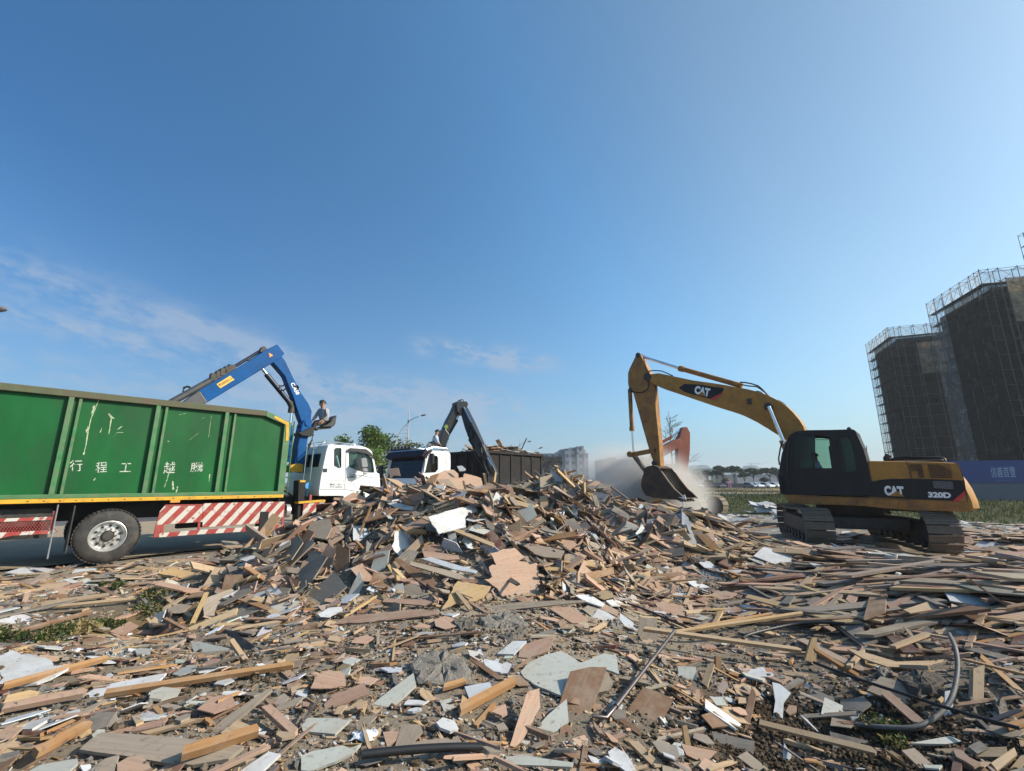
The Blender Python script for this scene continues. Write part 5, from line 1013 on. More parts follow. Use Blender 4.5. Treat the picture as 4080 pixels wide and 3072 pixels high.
def jagged(poly, jag, rr, step=.07):
    out = []
    k = len(poly)
    for i in range(k):
        a, b = np.array(poly[i]), np.array(poly[(i + 1) % k]); L_ = np.linalg.norm(b - a); m = max(1, int(L_ / step)); nn = np.array([-(b - a)[1], (b - a)[0]]) / (L_ + 1e-9)
        out.append(a)
        for j in range(1, m): out.append(a + (b - a) * (j + rr.uniform(-.3, .3)) / m + nn * rr.uniform(-jag, jag) * rr.choice([.25, .5, 1]))
    return np.array(out)
HEROES = []; HM = np.zeros((3072 // 6 + 60, 4080 // 6 + 1), bool); _gy, _gx = np.mgrid[0:HM.shape[0], 0:HM.shape[1]]
def reserve(q, pad=0):                                  # keeps the small scraps from burying the pieces one can single out
    q = np.array(q) / 6.0; inside = np.zeros(HM.shape, bool)
    if len(q) == 2 or pad:
        for a, b in zip(q[:-1], q[1:]):
            d = b - a; t = np.clip(((_gx - a[0]) * d[0] + (_gy - a[1]) * d[1]) / (d @ d + 1e-9), 0, 1); inside |= np.hypot(_gx - a[0] - t * d[0], _gy - a[1] - t * d[1]) < 2.2
    else:
        for a, b in zip(q, np.roll(q, -1, 0)): inside ^= ((a[1] > _gy) != (b[1] > _gy)) & (_gx < (b[0] - a[0]) * (_gy - a[1]) / (b[1] - a[1] + 1e-9) + a[0])
    HM[inside] = True
def reserved(P):
    d = P[:, 1] * CP + (P[:, 2] - EYE) * SP; v = -P[:, 1] * SP + (P[:, 2] - EYE) * CP; x = ((2040 + FPX * P[:, 0] / d) / 6).astype(int); y = ((1536 - FPX * v / d) / 6).astype(int); ok = (x >= 0) & (x < HM.shape[1]) & (y >= 0) & (y < HM.shape[0]); return ok & HM[np.clip(y, 0, HM.shape[0] - 1), np.clip(x, 0, HM.shape[1] - 1)]
def hero(f, poly, col, label, short, name='board', cat=None, t=.016, face=(180, 45), lift=.03, jag=.0, m='wood', group=None, bend=0.0):
    q = [f(*p) for p in poly]; reserve(q); c = tuple(np.mean(q, 0)); p0 = hit(c)
    if p0 is None: p0 = at_depth(c, 11.5)
    p0 = p0 + np.array([0, 0, lift])
    a, e = R(face[0]), R(face[1]); n = np.array([math.sin(a) * math.cos(e), math.cos(a) * math.cos(e), math.sin(e)])
    W = [O3 + ray(*x) * (((p0 - O3) @ n) / (ray(*x) @ n)) for x in q]; W = np.array(W)
    c0 = W.mean(0); U_, S_, Vt = np.linalg.svd(W - c0); e1 = Vt[0] - n * (Vt[0] @ n); e1 /= np.linalg.norm(e1); e2 = np.cross(n, e1)
    P2 = np.stack([(W - c0) @ e1, (W - c0) @ e2], -1); area = .5 * np.sum(P2[:, 0] * np.roll(P2[:, 1], -1) - np.roll(P2[:, 0], -1) * P2[:, 1])
    if area < 0: P2 = P2[::-1]
    rr = random.Random(int(c[0] * 7 + c[1])); P2 = jagged(P2, max(jag, .004), rr, .05 if jag else .12)
    if bend: P2 = jagged(P2, .004, rr, .08)
    V, l, s, uv = piece(P2, c0, e1, e2, n, t, bend)
    c_ = np.array(PAL[col]) * rr.uniform(.93, 1.07)
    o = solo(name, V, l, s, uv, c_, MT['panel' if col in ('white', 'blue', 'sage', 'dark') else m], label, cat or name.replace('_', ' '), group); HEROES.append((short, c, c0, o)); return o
def stick(f, a, b, col, label, short, w=.04, h=.03, d0=0.0, d1=None, name='timber', cat='timber', lift=(.02, .02), m='wood'):
    """Length of timber between two sight lines; each end rests on the ground plus lift, or d1 metres farther than the first end."""
    qa, qb = f(*a), f(*b); reserve([qa, qb]); pa = hit(qa)
    if pa is None: pa = at_depth(qa, 10)
    pa = pa + np.array([0, 0, lift[0]])
    if d1 is None:
        pb = hit(qb)
        if pb is None: pb = at_depth(qb, pa[1])
        pb = pb + np.array([0, 0, lift[1]])
    else: pb = at_depth(qb, pa[1] + d1)
    w, h = w * .74, h * .74; L_ = np.linalg.norm(pb - pa); e1 = (pb - pa) / L_; up = np.array([0, 0, 1.0]); v = (O3 - (pa + pb) / 2); v /= np.linalg.norm(v)
    nn = up * .8 + v * .5; nn -= e1 * (nn @ e1); nn /= np.linalg.norm(nn); e2 = np.cross(nn, e1)
    rr = random.Random(int(qa[0] + qb[1])); P2 = np.array([(0, -w / 2), (L_ * .3, -w / 2 + rr.uniform(-.003, .003)), (L_ * .7, -w / 2), (L_ - rr.uniform(0, w * .4), -w / 2), (L_, 0), (L_ - rr.uniform(0, w * .8), w / 2), (L_ * .6, w / 2), (L_ * .25, w / 2 + rr.uniform(-.003, .003)), (rr.uniform(0, w * .7), w / 2)])
    V, l, s, uv = piece(P2, pa, e1, e2, nn, h); c_ = np.array(PAL[col]) * rr.uniform(.92, 1.08)
    o = solo(name, V, l, s, uv, c_, MT[m], label, cat); HEROES.append((short, tuple((np.array(qa) + np.array(qb)) / 2), (pa + pb) / 2, o)); return o
def cable(f, pts, r, label, short, m='hose', name='cable', lift=.05, lifts=None):
    P_ = []; reserve([f(*q) for q in pts], 1)
    for i, q in enumerate(pts):
        p = hit(f(*q)); p = p if p is not None else at_depth(f(*q), 5); P_.append(p + np.array([0, 0, (lifts[i] if lifts else lift) + r]))
    P_ = np.array(P_); fine = []
    for i in range(len(P_) - 1):
        p0, p1, p2, p3 = P_[max(i - 1, 0)], P_[i], P_[i + 1], P_[min(i + 2, len(P_) - 1)]
        for t in np.linspace(0, 1, 8, endpoint=False): fine.append(.5 * (2 * p1 + (p2 - p0) * t + (2 * p0 - 5 * p1 + 4 * p2 - p3) * t * t + (3 * p1 - p0 - 3 * p2 + p3) * t ** 3))
    fine.append(P_[-1]); mb = MB(None); mb.tube(fine, r, 10); o = mb.build(name, MT[m], smooth=True); tag(o, label, name); HEROES.append((short, f(*pts[len(pts) // 2]), fine[len(fine) // 2], o)); return o
def rock(f, poly, label, short, depth=.14, col=(.33, .30, .26), name='concrete_chunk', cat='concrete', group=None):
    q = [f(*p) for p in poly]; reserve(q); c = tuple(np.mean(q, 0)); p0 = hit(c) + np.array([0, 0, depth * .45])
    n = np.array([.05, -.25, 1.0]); n /= np.linalg.norm(n); W = np.array([O3 + ray(*x) * (((p0 - O3) @ n) / (ray(*x) @ n)) for x in q]); c0 = W.mean(0)
    rr = random.Random(int(c[0])); loop = jagged([tuple(w[:2]) for w in W], .02, rr, .045); m_ = len(loop); V = []; lo = []; sz = []
    for s_, dz in ((.3, .02), (.62, .03), (.9, .022), (1, 0), (1.0, -.5), (.86, -1)):
        for p in loop:
            x, y = c0[:2] + (p - c0[:2]) * s_ * rr.uniform(.965, 1.035); z = c0[2] - (n[0] * (x - c0[0]) + n[1] * (y - c0[1])) / n[2] + (dz * depth if dz < 0 else dz * rr.uniform(.2, 1)); V.append((x, y, z + rr.uniform(-.006, .006)))
    V.append((c0[0], c0[1], c0[2] + .025))
    for i in range(5):
        for k in range(m_): lo += [i * m_ + k, (i + 1) * m_ + k, (i + 1) * m_ + (k + 1) % m_, i * m_ + (k + 1) % m_]; sz.append(4)
    for k in range(m_): lo += [len(V) - 1, k, (k + 1) % m_]; sz.append(3)
    for i in range(2 * m_): V[i] = (V[i][0], V[i][1], V[i][2] + rr.uniform(-.018, .018))
    o = solo(name, V, lo, sz, None, col, MT['stone'], label, cat, group); HEROES.append((short, c, c0, o)); return o

# heap
hero(B2, [(985, 340), (1285, 255), (1345, 290), (1300, 305), (1235, 330), (1225, 352), (1232, 405), (1055, 450)], 'white', 'large white panel with torn tips lying near the top of the heap', 'large torn white panel', face=(140, 52), lift=.12, jag=.012)
hero(B2, [(770, 435), (850, 430), (878, 480), (897, 530), (900, 612), (845, 606), (800, 598), (765, 560), (750, 530), (765, 500)], 'white', 'rounded white panel standing upright in the middle of the heap', 'rounded white panel', face=(140, 38), lift=.12, jag=.008)
hero(B2, [(500, 405), (560, 395), (615, 440), (590, 500), (560, 510), (500, 490)], 'blue', 'pale bluish panel behind the leaning orange stick on the heap', 'pale bluish panel', face=(150, 48), lift=.08)
hero(B2, [(1500, 120), (1560, 140), (1630, 170), (1745, 200), (1690, 240), (1620, 250), (1560, 225), (1500, 180)], 'rust', 'curled rust brown sheet with its shaded side showing near the heap top', 'curled rust brown sheet', face=(200, 8), lift=.35, t=.012)
hero(B2, [(1090, 95), (1215, 85), (1220, 60), (1290, 75), (1330, 90), (1345, 150), (1240, 156), (1170, 160), (1095, 155)], 'pink', 'broad pink plywood sheet crowning the heap below the dark container', 'crowning pink plywood sheet', face=(145, 38), lift=.18, jag=.015)
hero(B2, [(1030, 70), (1085, 40), (1150, 35), (1180, 60), (1185, 95), (1092, 97), (1050, 120)], 'pink', 'torn pink plywood piece on the heap top in front of the white cab', 'torn pink top piece', face=(150, 50), lift=.16, jag=.02)
hero(B2, [(1172, 12), (1205, 8), (1230, 30), (1222, 42), (1190, 45)], 'white', 'small white panel scrap poking above the crest of the heap', 'white crest scrap', face=(180, 30), lift=.3)
hero(B2, [(1380, 665), (1400, 650), (1480, 640), (1540, 620), (1690, 640), (1705, 700), (1712, 760), (1680, 800), (1650, 862), (1560, 850), (1480, 868), (1430, 800), (1350, 745), (1400, 730)], 'pink', 'big pinkish plywood sheet with ragged edges low on the heap front', 'ragged pinkish sheet', face=(150, 50), lift=.16, jag=.028)
hero(B2, [(1390, 580), (1470, 550), (1545, 540), (1610, 600), (1540, 640), (1430, 655)], 'pink', 'pale pink plywood piece resting just above the big ragged sheet', 'pale pink plywood', face=(150, 52), lift=.2, jag=.012)
hero(B2, [(1085, 958), (1300, 925), (1600, 890), (2000, 880), (2015, 892), (1800, 912), (1500, 945), (1090, 982)], 'grey', 'long grey brown board lying level along the foot of the heap', 'long level grey board', face=(180, 40), lift=.12, t=.025)
hero(B2, [(370, 1035), (455, 985), (880, 940), (1062, 952), (1040, 972), (800, 1000), (560, 1025)], 'red', 'long reddish board sloping along the bottom edge of the heap', 'long reddish board', face=(180, 62), lift=.1, jag=.01)
hero(B2, [(765, 610), (800, 612), (880, 655), (1140, 828), (1085, 868), (960, 780), (870, 720)], 'brown', 'long brown board slanting down across the heap front', 'slanting brown board', face=(185, 55), lift=.17)
hero(B2, [(875, 628), (1130, 690), (1395, 768), (1390, 790), (1170, 742), (870, 652)], 'grey', 'grey tan board lying across the heap above the tan sheet', 'grey tan cross board', face=(155, 52), lift=.18, t=.02)
hero(B2, [(1180, 755), (1395, 790), (1345, 868), (1250, 890), (1130, 920), (1070, 945), (1120, 850)], 'gold', 'tan plywood sheet hanging over the foot of the heap under the cross board', 'tan overhanging sheet', face=(155, 55), lift=.15, jag=.018)
hero(B2, [(1158, 822), (1180, 812), (1275, 932), (1250, 942)], 'tan', 'short pale batten lying on the tan overhanging sheet', 'short pale batten', face=(180, 55), lift=.2, t=.03)
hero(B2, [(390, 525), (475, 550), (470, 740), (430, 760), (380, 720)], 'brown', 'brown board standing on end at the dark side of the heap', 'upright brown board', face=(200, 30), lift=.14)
hero(B2, [(640, 570), (735, 558), (722, 640), (655, 720), (590, 780)], 'sage', 'greenish tan board leaning on the heap near the pointed pale panel', 'greenish leaning board', face=(195, 38), lift=.13, jag=.01)
hero(B2, [(540, 690), (568, 768), (485, 948), (463, 850)], 'sage', 'pointed pale green panel leaning at the heap foot', 'pointed pale green panel', face=(190, 35), lift=.12)
hero(B2, [(190, 838), (380, 700), (457, 790), (290, 937)], 'grey', 'wide grey board propped against the left foot of the heap', 'wide propped grey board', face=(215, 45), lift=.12, t=.02)
hero(B2, [(230, 370), (350, 352), (362, 410), (325, 485), (180, 462)], 'grey', 'smooth grey board on the heap shoulder nearest the striped truck guard', 'grey shoulder board', face=(205, 62), lift=.2, t=.02)
hero(B2, [(0, 690), (215, 490), (250, 505), (30, 720)], 'grey', 'long grey plank sliding down the heap side by the road', 'roadside grey plank', face=(215, 40), lift=.12, t=.025)
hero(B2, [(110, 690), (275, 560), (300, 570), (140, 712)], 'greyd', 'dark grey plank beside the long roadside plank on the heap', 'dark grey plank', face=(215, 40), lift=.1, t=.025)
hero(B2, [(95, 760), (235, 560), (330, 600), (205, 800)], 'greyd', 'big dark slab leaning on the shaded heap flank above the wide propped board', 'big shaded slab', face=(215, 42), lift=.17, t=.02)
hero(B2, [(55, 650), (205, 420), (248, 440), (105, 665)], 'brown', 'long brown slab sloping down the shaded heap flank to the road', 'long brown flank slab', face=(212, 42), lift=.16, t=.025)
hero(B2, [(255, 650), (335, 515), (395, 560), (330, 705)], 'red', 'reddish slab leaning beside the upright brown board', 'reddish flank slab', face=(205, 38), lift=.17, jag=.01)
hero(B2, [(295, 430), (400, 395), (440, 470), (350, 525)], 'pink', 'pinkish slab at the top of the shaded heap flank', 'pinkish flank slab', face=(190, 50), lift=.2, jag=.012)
stick(B2, (528, 485), (615, 272), 'orange', 'thin orange stick standing up from the heap', 'standing orange stick', w=.035, h=.03, d1=.15)
stick(B2, (565, 552), (515, 487), 'orange', 'short orange stick leaning against the taller orange one', 'short orange stick', w=.04, h=.03, d1=.1)
hero(B2, [(440, 290), (490, 268), (492, 430), (432, 440)], 'greyd', 'dark grey panel standing upright on the heap shoulder', 'upright dark grey panel', face=(210, 20), lift=.15)
hero(B2, [(1868, 290), (1960, 245), (1992, 310), (1938, 432), (1862, 400)], 'blue', 'grey white panel standing on the heap ridge by the dust', 'grey white ridge panel', face=(195, 25), lift=.15)
hero(B2, [(1560, 300), (1658, 255), (1692, 330), (1590, 402)], 'sage', 'pale grey cabinet side tilted above the broken box', 'pale grey cabinet side', face=(195, 40), lift=.28)
hero(B2, [(1650, 338), (1720, 318), (1728, 372), (1655, 392)], 'pink', 'striped pink slat end of the broken box', 'pink box slats', face=(160, 20), lift=.2, t=.04)
hero(B2, [(1588, 470), (1590, 440), (1735, 345), (1742, 365)], 'grey', 'grey edge board of the broken box on the heap', 'grey box edge board', face=(175, 25), lift=.2, t=.03)
hero(B2, [(1508, 400), (1585, 370), (1588, 470), (1520, 450)], 'tan', 'tan side of the broken box facing the camera', 'tan box side', face=(190, 15), lift=.15)
hero(B2, [(1708, 208), (1757, 198), (1782, 400), (1728, 395)], 'tan', 'tall pale tan plank standing beside the curled rust sheet', 'tall pale tan plank', face=(175, 20), lift=.2, t=.02)
hero(B2, [(1355, 450), (1400, 422), (1492, 530), (1440, 560)], 'chest', 'dark chestnut cupboard panel lying in the heap', 'dark chestnut panel', face=(180, 50), lift=.16, t=.02)
hero(B2, [(690, 360), (905, 302), (962, 320), (722, 388)], 'grey', 'grey plank slanting across the upper heap below the pale splintered board', 'grey upper plank', face=(195, 55), lift=.17, t=.02)
hero(B2, [(715, 250), (775, 245), (900, 275), (880, 298), (800, 290)], 'white', 'long pale splintered board on the upper left of the heap', 'pale splintered board', face=(185, 55), lift=.2, jag=.012)
hero(B2, [(790, 395), (970, 425), (975, 440), (850, 440)], 'orange', 'orange edged board lying flat in the middle of the heap', 'orange edged board', face=(180, 60), lift=.24, t=.035)
hero(B2, [(730, 30), (792, 22), (806, 75), (760, 72), (738, 92)], 'pink', 'pink board corner sticking up in front of the windscreen', 'pink corner board', face=(195, 30), lift=.2, jag=.01)
stick(B2, (1895, 190), (1918, 68), 'orange', 'orange post standing on the ridge in front of the dust cloud', 'orange ridge post', w=.07, h=.04, d1=.1)
stick(B2, (950, 445), (1412, 642), 'tan', 'long tan plank running down the heap face to the ragged sheet', 'long tan heap plank', w=.1, h=.03, lift=(.24, .24))
hero(B2, [(1590, 510), (1660, 515), (1870, 560), (1845, 608), (1740, 600), (1640, 570)], 'grey', 'wide grey tan board on the slope right of the ragged sheet', 'wide slope board', face=(172, 60), lift=.14, t=.02)
hero(B2, [(1780, 610), (1950, 520), (1990, 480), (1960, 560), (1900, 530), (1810, 600)], 'pink', 'thin curved pink offcut on the right slope of the heap', 'curved pink offcut', face=(180, 60), lift=.15)
hero(B2, [(1800, 560), (1830, 610), (1950, 520), (1890, 440)], 'pink', 'pink veneer sheet lying on the right slope under the ridge', 'pink veneer sheet', face=(172, 60), lift=.16, jag=.01)
hero(B2, [(1948, 838), (1990, 836), (2212, 945), (2212, 985), (2080, 925)], 'pink', 'long pinkish plank running out from the heap foot to the concrete', 'long pinkish plank', face=(180, 62), lift=.1, t=.025)
hero(B2, [(2040, 1000), (2065, 965), (2090, 935), (2140, 955), (2195, 990), (2165, 1018)], 'white', 'small white corrugated sheet by the long pinkish plank', 'white corrugated sheet', face=(175, 60), lift=.08)
hero(B2, [(1765, 930), (1890, 915), (2010, 990), (2000, 1030), (1920, 1030)], 'pink', 'flat pinkish board in front of the long level grey board', 'flat pinkish board', face=(180, 72), lift=.08)
hero(B2, [(700, 870), (960, 875), (1010, 890), (960, 915), (690, 890)], 'red', 'reddish brown flap at the heap foot above the long reddish board', 'reddish flap', face=(180, 60), lift=.16)
hero(B2, [(490, 690), (500, 660), (740, 510), (752, 540), (690, 600)], 'red', 'reddish board slanting up towards the rounded white panel', 'reddish slanting board', face=(200, 45), lift=.14, t=.02)
hero(B2, [(950, 560), (1180, 590), (1190, 615), (1110, 620), (960, 600)], 'pink', 'pink plywood strip above the grey tan cross board', 'pink plywood strip', face=(182, 55), lift=.2)
hero(B2, [(940, 610), (1000, 600), (1305, 690), (1290, 705), (1150, 680)], 'blue', 'pale blue edged strip lying across the heap face', 'pale blue edged strip', face=(182, 55), lift=.21)
hero(B2, [(345, 470), (385, 560), (390, 600), (350, 560)], 'pink', 'narrow pink stave on the dark flank of the heap', 'narrow pink stave', face=(180, 30), lift=.2)
hero(B2, [(800, 800), (870, 770), (930, 790), (975, 868), (850, 860)], 'grey', 'grey shaded plywood flap under the slanting brown board', 'grey shaded flap', face=(190, 45), lift=.08, jag=.01)
hero(B2, [(1110, 440), (1160, 430), (1175, 500), (1150, 525), (1115, 495)], 'blue', 'small bluish white shard under the large torn panel', 'small bluish shard', face=(185, 30), lift=.14)
hero(B2, [(515, 190), (560, 170), (660, 180), (640, 235), (560, 245)], 'greyd', 'charcoal panel on the heap crest beside the white cab', 'charcoal crest panel', face=(195, 45), lift=.15)
hero(K, [(555, 985), (610, 960), (850, 1195), (800, 1235), (640, 1090)], 'tan', 'tan plank on the ridge pointing at the excavator tracks', 'tan ridge plank', face=(175, 55), lift=.14, t=.025)
hero(K, [(820, 1240), (885, 1200), (1000, 1330), (1140, 1570), (1080, 1595), (960, 1480)], 'blue', 'long bluish white panel strip leaning on the ridge end', 'long bluish white strip', face=(180, 50), lift=.14, jag=.006)
stick(K, (950, 1260), (885, 1065), 'orange', 'reddish stake standing beside the bluish white strip', 'reddish stake', w=.06, h=.03, d1=.05)
hero(K, [(1350, 1310), (1500, 1290), (1540, 1350), (1440, 1440), (1370, 1390)], 'tan', 'rounded tan plywood offcut in front of the excavator track', 'rounded tan offcut', face=(185, 55), lift=.12)
stick(K, (1500, 1300), (1985, 1180), 'orange', 'orange batten leaning up towards the near excavator track', 'orange leaning batten', w=.05, h=.03, d1=.4, lift=(.1, .1))
stick(K, (1770, 1400), (2212, 1490), 'gold', 'bright tan plank beside the near excavator track', 'bright tan plank', w=.09, h=.03, lift=(.1, .08))
hero(L, [(5, 650), (70, 590), (110, 560), (250, 600), (385, 650), (370, 740), (270, 755)], 'white', 'square white sheet lying before the near excavator track', 'square white sheet', face=(180, 62), lift=.12)
stick(L, (450, 745), (770, 592), 'brown', 'brown pole lying in front of the near track', 'brown pole', w=.06, h=.05, lift=(.08, .1))
hero(L, [(545, 718), (700, 735), (930, 790), (850, 815), (700, 800)], 'white', 'thin white sheet flat on the scraps between the tracks', 'thin white sheet', face=(180, 78), lift=.06)
hero(L, [(755, 520), (860, 560), (1010, 610), (940, 622), (850, 585)], 'blue', 'white torn sheet in the shade between the excavator tracks', 'white sheet between tracks', face=(180, 60), lift=.1, jag=.01)
hero(L, [(2010, 660), (2170, 668), (2182, 755), (2030, 745)], 'tan', 'square tan board lying flat beyond the far track end', 'square tan board', face=(180, 70), lift=.08)
hero(L, [(1530, 770), (1560, 755), (1690, 765), (1715, 810), (1640, 828), (1550, 815)], 'blue', 'blue grey board flat on the scraps before the far track', 'blue grey board', face=(180, 75), lift=.06)
for k, (a, b, r, lb, sh) in enumerate((((1745, 835), (1890, 880), .09, 'wide white drain pipe lying among the planks', 'wide drain pipe'), ((1375, 778), (1395, 835), .085, 'short white pipe stub standing among the scraps', 'short pipe stub'), ((1420, 925), (1445, 925), .06, 'white round cap lying near the drain pipe', 'white round cap'))):
    pa, pb = hit(L(*a)), hit(L(*b)); pa[2] += .1; pb[2] += .08
    if k == 1: pb = pa - np.array([.0, -.05, .16]); pa[2] += .12
    mb = MB(None); d = (pb - pa) / np.linalg.norm(pb - pa); ln = np.linalg.norm(pb - pa); mb.lathe(pa, d, [(0.02, r * .85), (0, r * .87), (0, r), (ln, r), (ln, r * .87), (ln - .05, r * .8)], 22); tag(mb.build('pipe', mat('pipe_plastic%d' % k, (.5, .49, .45), .5, 0, .15, 6, (.2, .16, .12), .4, 6), smooth=True), lb, 'pipe'); HEROES.append((sh, L(*a), pa, None))

# foreground
rock(C2, [(650, 430), (700, 385), (780, 355), (900, 378), (960, 420), (1000, 475), (965, 530), (840, 555), (690, 548)], 'biggest broken concrete slab in the middle of the foreground', 'big concrete slab', .15)
rock(C2, [(1040, 170), (1110, 145), (1190, 135), (1300, 165), (1340, 205), (1240, 245), (1110, 255)], 'concrete chunk topped with pebbles under the long level board', 'pebbly concrete chunk', .12)
rock(C2, [(890, 185), (950, 160), (1010, 170), (1012, 225), (935, 245)], 'dark concrete lump beside the pebbly chunk', 'dark concrete lump', .16, (.2, .18, .155))
rock(C2, [(1170, 270), (1280, 215), (1335, 225), (1280, 300), (1200, 310)], 'low concrete lump in front of the pebbly chunk', 'low concrete lump', .1, (.24, .21, .18))
rock(C2, [(1800, 195), (1870, 185), (1900, 215), (1830, 235)], 'small concrete lump near the white corrugated sheet', 'small concrete lump', .09)
rock(D2, [(1390, 590), (1450, 572), (1480, 600), (1430, 630)], 'rounded grey stone beneath the long bowed sheet', 'rounded grey stone', .12)
rock(D2, [(1500, 625), (1600, 590), (1720, 605), (1780, 650), (1700, 690), (1560, 670)], 'flat dark rock slab under the bowed tan sheet', 'flat dark rock', .14, (.17, .15, .13))
rock(D2, [(2040, 770), (2085, 755), (2115, 780), (2070, 805)], 'smooth round pebble stone near the upright tan post', 'round stone', .08)
hero(C2, [(1288, 480), (1340, 425), (1440, 380), (1525, 358), (1580, 385), (1640, 430), (1780, 375), (1850, 382), (1868, 495), (1760, 455), (1590, 490), (1535, 622), (1400, 570), (1310, 515)], 'sage', 'largest pale green sheet lying flat with twigs on top', 'largest pale green sheet', face=(180, 80), lift=.06, jag=.01)
hero(C2, [(1580, 480), (1700, 452), (1795, 455), (1760, 560), (1730, 650), (1690, 720), (1722, 868), (1545, 880), (1560, 800), (1508, 700), (1540, 600)], 'brown', 'dirty brown board covered by the pale broken tray', 'dirty brown board', face=(178, 62), lift=.07)
hero(C2, [(1572, 560), (1690, 520), (1802, 484), (1832, 545), (1800, 590), (1640, 632)], 'grey', 'pale broken tray piece lying on the dirty brown board', 'pale broken tray', face=(175, 60), lift=.14, t=.03)
hero(C2, [(1338, 856), (1450, 735), (1560, 640), (1572, 772), (1470, 850)], 'sage', 'pale green triangle of sheet beside the leaning pink plank', 'pale green triangle', face=(180, 68), lift=.04)
hero(C2, [(1330, 600), (1400, 578), (1405, 690), (1340, 800), (1302, 882), (1258, 925), (1225, 915), (1262, 800)], 'pink', 'pink splintered plank leaning towards the camera in the foreground', 'leaning pink plank', face=(150, 55), lift=.14, t=.025, jag=.008)
stick(C2, (922, 765), (1255, 578), 'orange', 'thick orange timber slanting across the middle foreground', 'thick orange timber', w=.075, h=.06, lift=(.07, .07))
stick(C2, (1022, 815), (1140, 682), 'orange', 'short orange batten in front of the thick timber', 'short orange batten', w=.045, h=.04)
stick(C2, (828, 618), (965, 578), 'orange', 'orange timber end under the white block', 'orange timber end', w=.05, h=.04, lift=(.06, .06))
hero(C2, [(960, 568), (1110, 540), (1128, 600), (988, 640)], 'blue', 'white faced block lying on the orange timber end', 'white faced block', face=(180, 62), lift=.12, t=.05)
hero(C2, [(395, 690), (520, 590), (660, 488), (676, 560), (590, 640), (480, 722)], 'sage', 'long pale grey triangle of board left of the concrete slab', 'long pale triangle', face=(180, 70), lift=.06)
hero(C2, [(135, 670), (200, 610), (370, 545), (402, 610), (290, 650), (140, 715)], 'red', 'dusty reddish board lying flat in the foreground', 'dusty reddish board', face=(180, 74), lift=.05, jag=.012)
hero(C2, [(0, 795), (60, 755), (285, 765), (200, 846), (10, 830)], 'sage', 'pale square tile board with a dark stick across it', 'pale square tile board', face=(180, 78), lift=.04)
stick(C2, (0, 840), (115, 700), 'dark', 'thin dark stick resting on the pale square board', 'thin dark stick', w=.02, h=.015, lift=(.06, .09))
hero(C2, [(655, 895), (755, 880), (850, 870), (930, 905), (780, 1000), (655, 1000)], 'grey', 'torn tan plywood square above the black pipe', 'torn tan square', face=(180, 66), lift=.06, jag=.015)
hero(C2, [(590, 790), (700, 790), (715, 830), (650, 900), (640, 960), (560, 1030), (530, 990)], 'grey', 'greyish torn board left of the torn tan square', 'greyish torn board', face=(180, 66), lift=.04)
hero(C2, [(1900, 722), (2010, 572), (2100, 600), (2185, 650), (2120, 770), (2060, 862)], 'brown', 'square brown board beside the shiny metal pipe', 'square brown board', face=(180, 60), lift=.07)
hero(C2, [(1990, 165), (2090, 165), (2096, 312), (2030, 345), (1968, 372)], 'grey', 'tall pinkish grey board propped up behind the metal pipe', 'tall pinkish grey board', face=(180, 40), lift=.12, t=.02)
hero(C2, [(1275, 395), (1290, 330), (1400, 290), (1492, 270), (1452, 360), (1330, 400)], 'red', 'reddish brown board beside the largest pale green sheet', 'reddish brown board', face=(178, 70), lift=.06)
hero(C2, [(1150, 375), (1245, 300), (1325, 300), (1250, 378)], 'blue', 'bluish rectangle of sheet beside the concrete slab', 'bluish rectangle', face=(180, 72), lift=.05)
hero(C2, [(480, 835), (560, 830), (608, 850), (560, 885), (505, 922)], 'pink', 'pale pink tile offcut near the plastic film', 'pale pink offcut', face=(180, 65), lift=.05)
stick(C2, (410, 890), (595, 730), 'tan', 'bright tan batten standing over the plastic film', 'bright tan batten', w=.05, h=.03, d1=.35)
hero(C2, [(0, 975), (180, 925), (350, 905), (300, 960), (200, 1010), (60, 1065), (0, 1060)], 'sage', 'bundle end of splintered greenish laths in the foreground', 'splintered greenish laths', face=(180, 72), lift=.06, jag=.025)
hero(C2, [(1175, 985), (1300, 970), (1600, 1015), (1590, 1040), (1180, 1020)], 'sage', 'mint edged strip of board at the bottom of the view', 'mint edged strip', face=(180, 70), lift=.05)
stick(C2, (1862, 770), (2000, 862), 'brown', 'brown batten under the square brown board', 'brown batten', w=.05, h=.04)
stick(C2, (1905, 888), (2130, 1050), 'tan', 'pale timber slanting to the bottom right of the pipe bend', 'pale slanting timber', w=.05, h=.04)
cable(C2, [(350, 1058), (600, 1030), (850, 1012), (1060, 1008)], .022, 'thick black pipe lying along the bottom of the view', 'thick black pipe', name='pipe')
def steel_pipe():
    p = [hit(C2(*q)) for q in ((1850, 742), (1795, 800), (1712, 790))]; top = hit(C2(2205, 385)) + np.array([0, 0, .22]); pts = [top, p[0] + [0, 0, .06], p[1] + [0, 0, .05], p[2] + [0, 0, .05]]
    mb = MB(None); mb.tube(pts[:2], .016, 12); mb.tube(pts[1:], .013, 10); mb.tube([pts[1] + [0, 0, 0], pts[1] + (pts[0] - pts[1]) * .05], .02, 12)
    tag(mb.build('metal_pipe', mat('plated_steel', (.17, .145, .135), .38, .85, .2, 8, (.12, .07, .05), .35, 8), smooth=True), 'shiny metal pipe with a bent end sloping through the debris', 'pipe'); HEROES.append(('shiny metal pipe', C2(2000, 570), pts[1], None))
steel_pipe()
stick(D2, (92, 445), (982, 572), 'tan', 'longest tan timber lying across the foreground by the metal pipe', 'longest tan timber', w=.05, h=.05, lift=(.16, .16))
stick(D2, (240, 445), (985, 335), 'gold', 'long pale timber crossing behind the longest tan one', 'long pale timber', w=.05, h=.04, lift=(.12, .14))
stick(D2, (385, 400), (810, 318), 'orange', 'orange timber parallel to the long pale one', 'parallel orange timber', w=.05, h=.04, lift=(.1, .1))
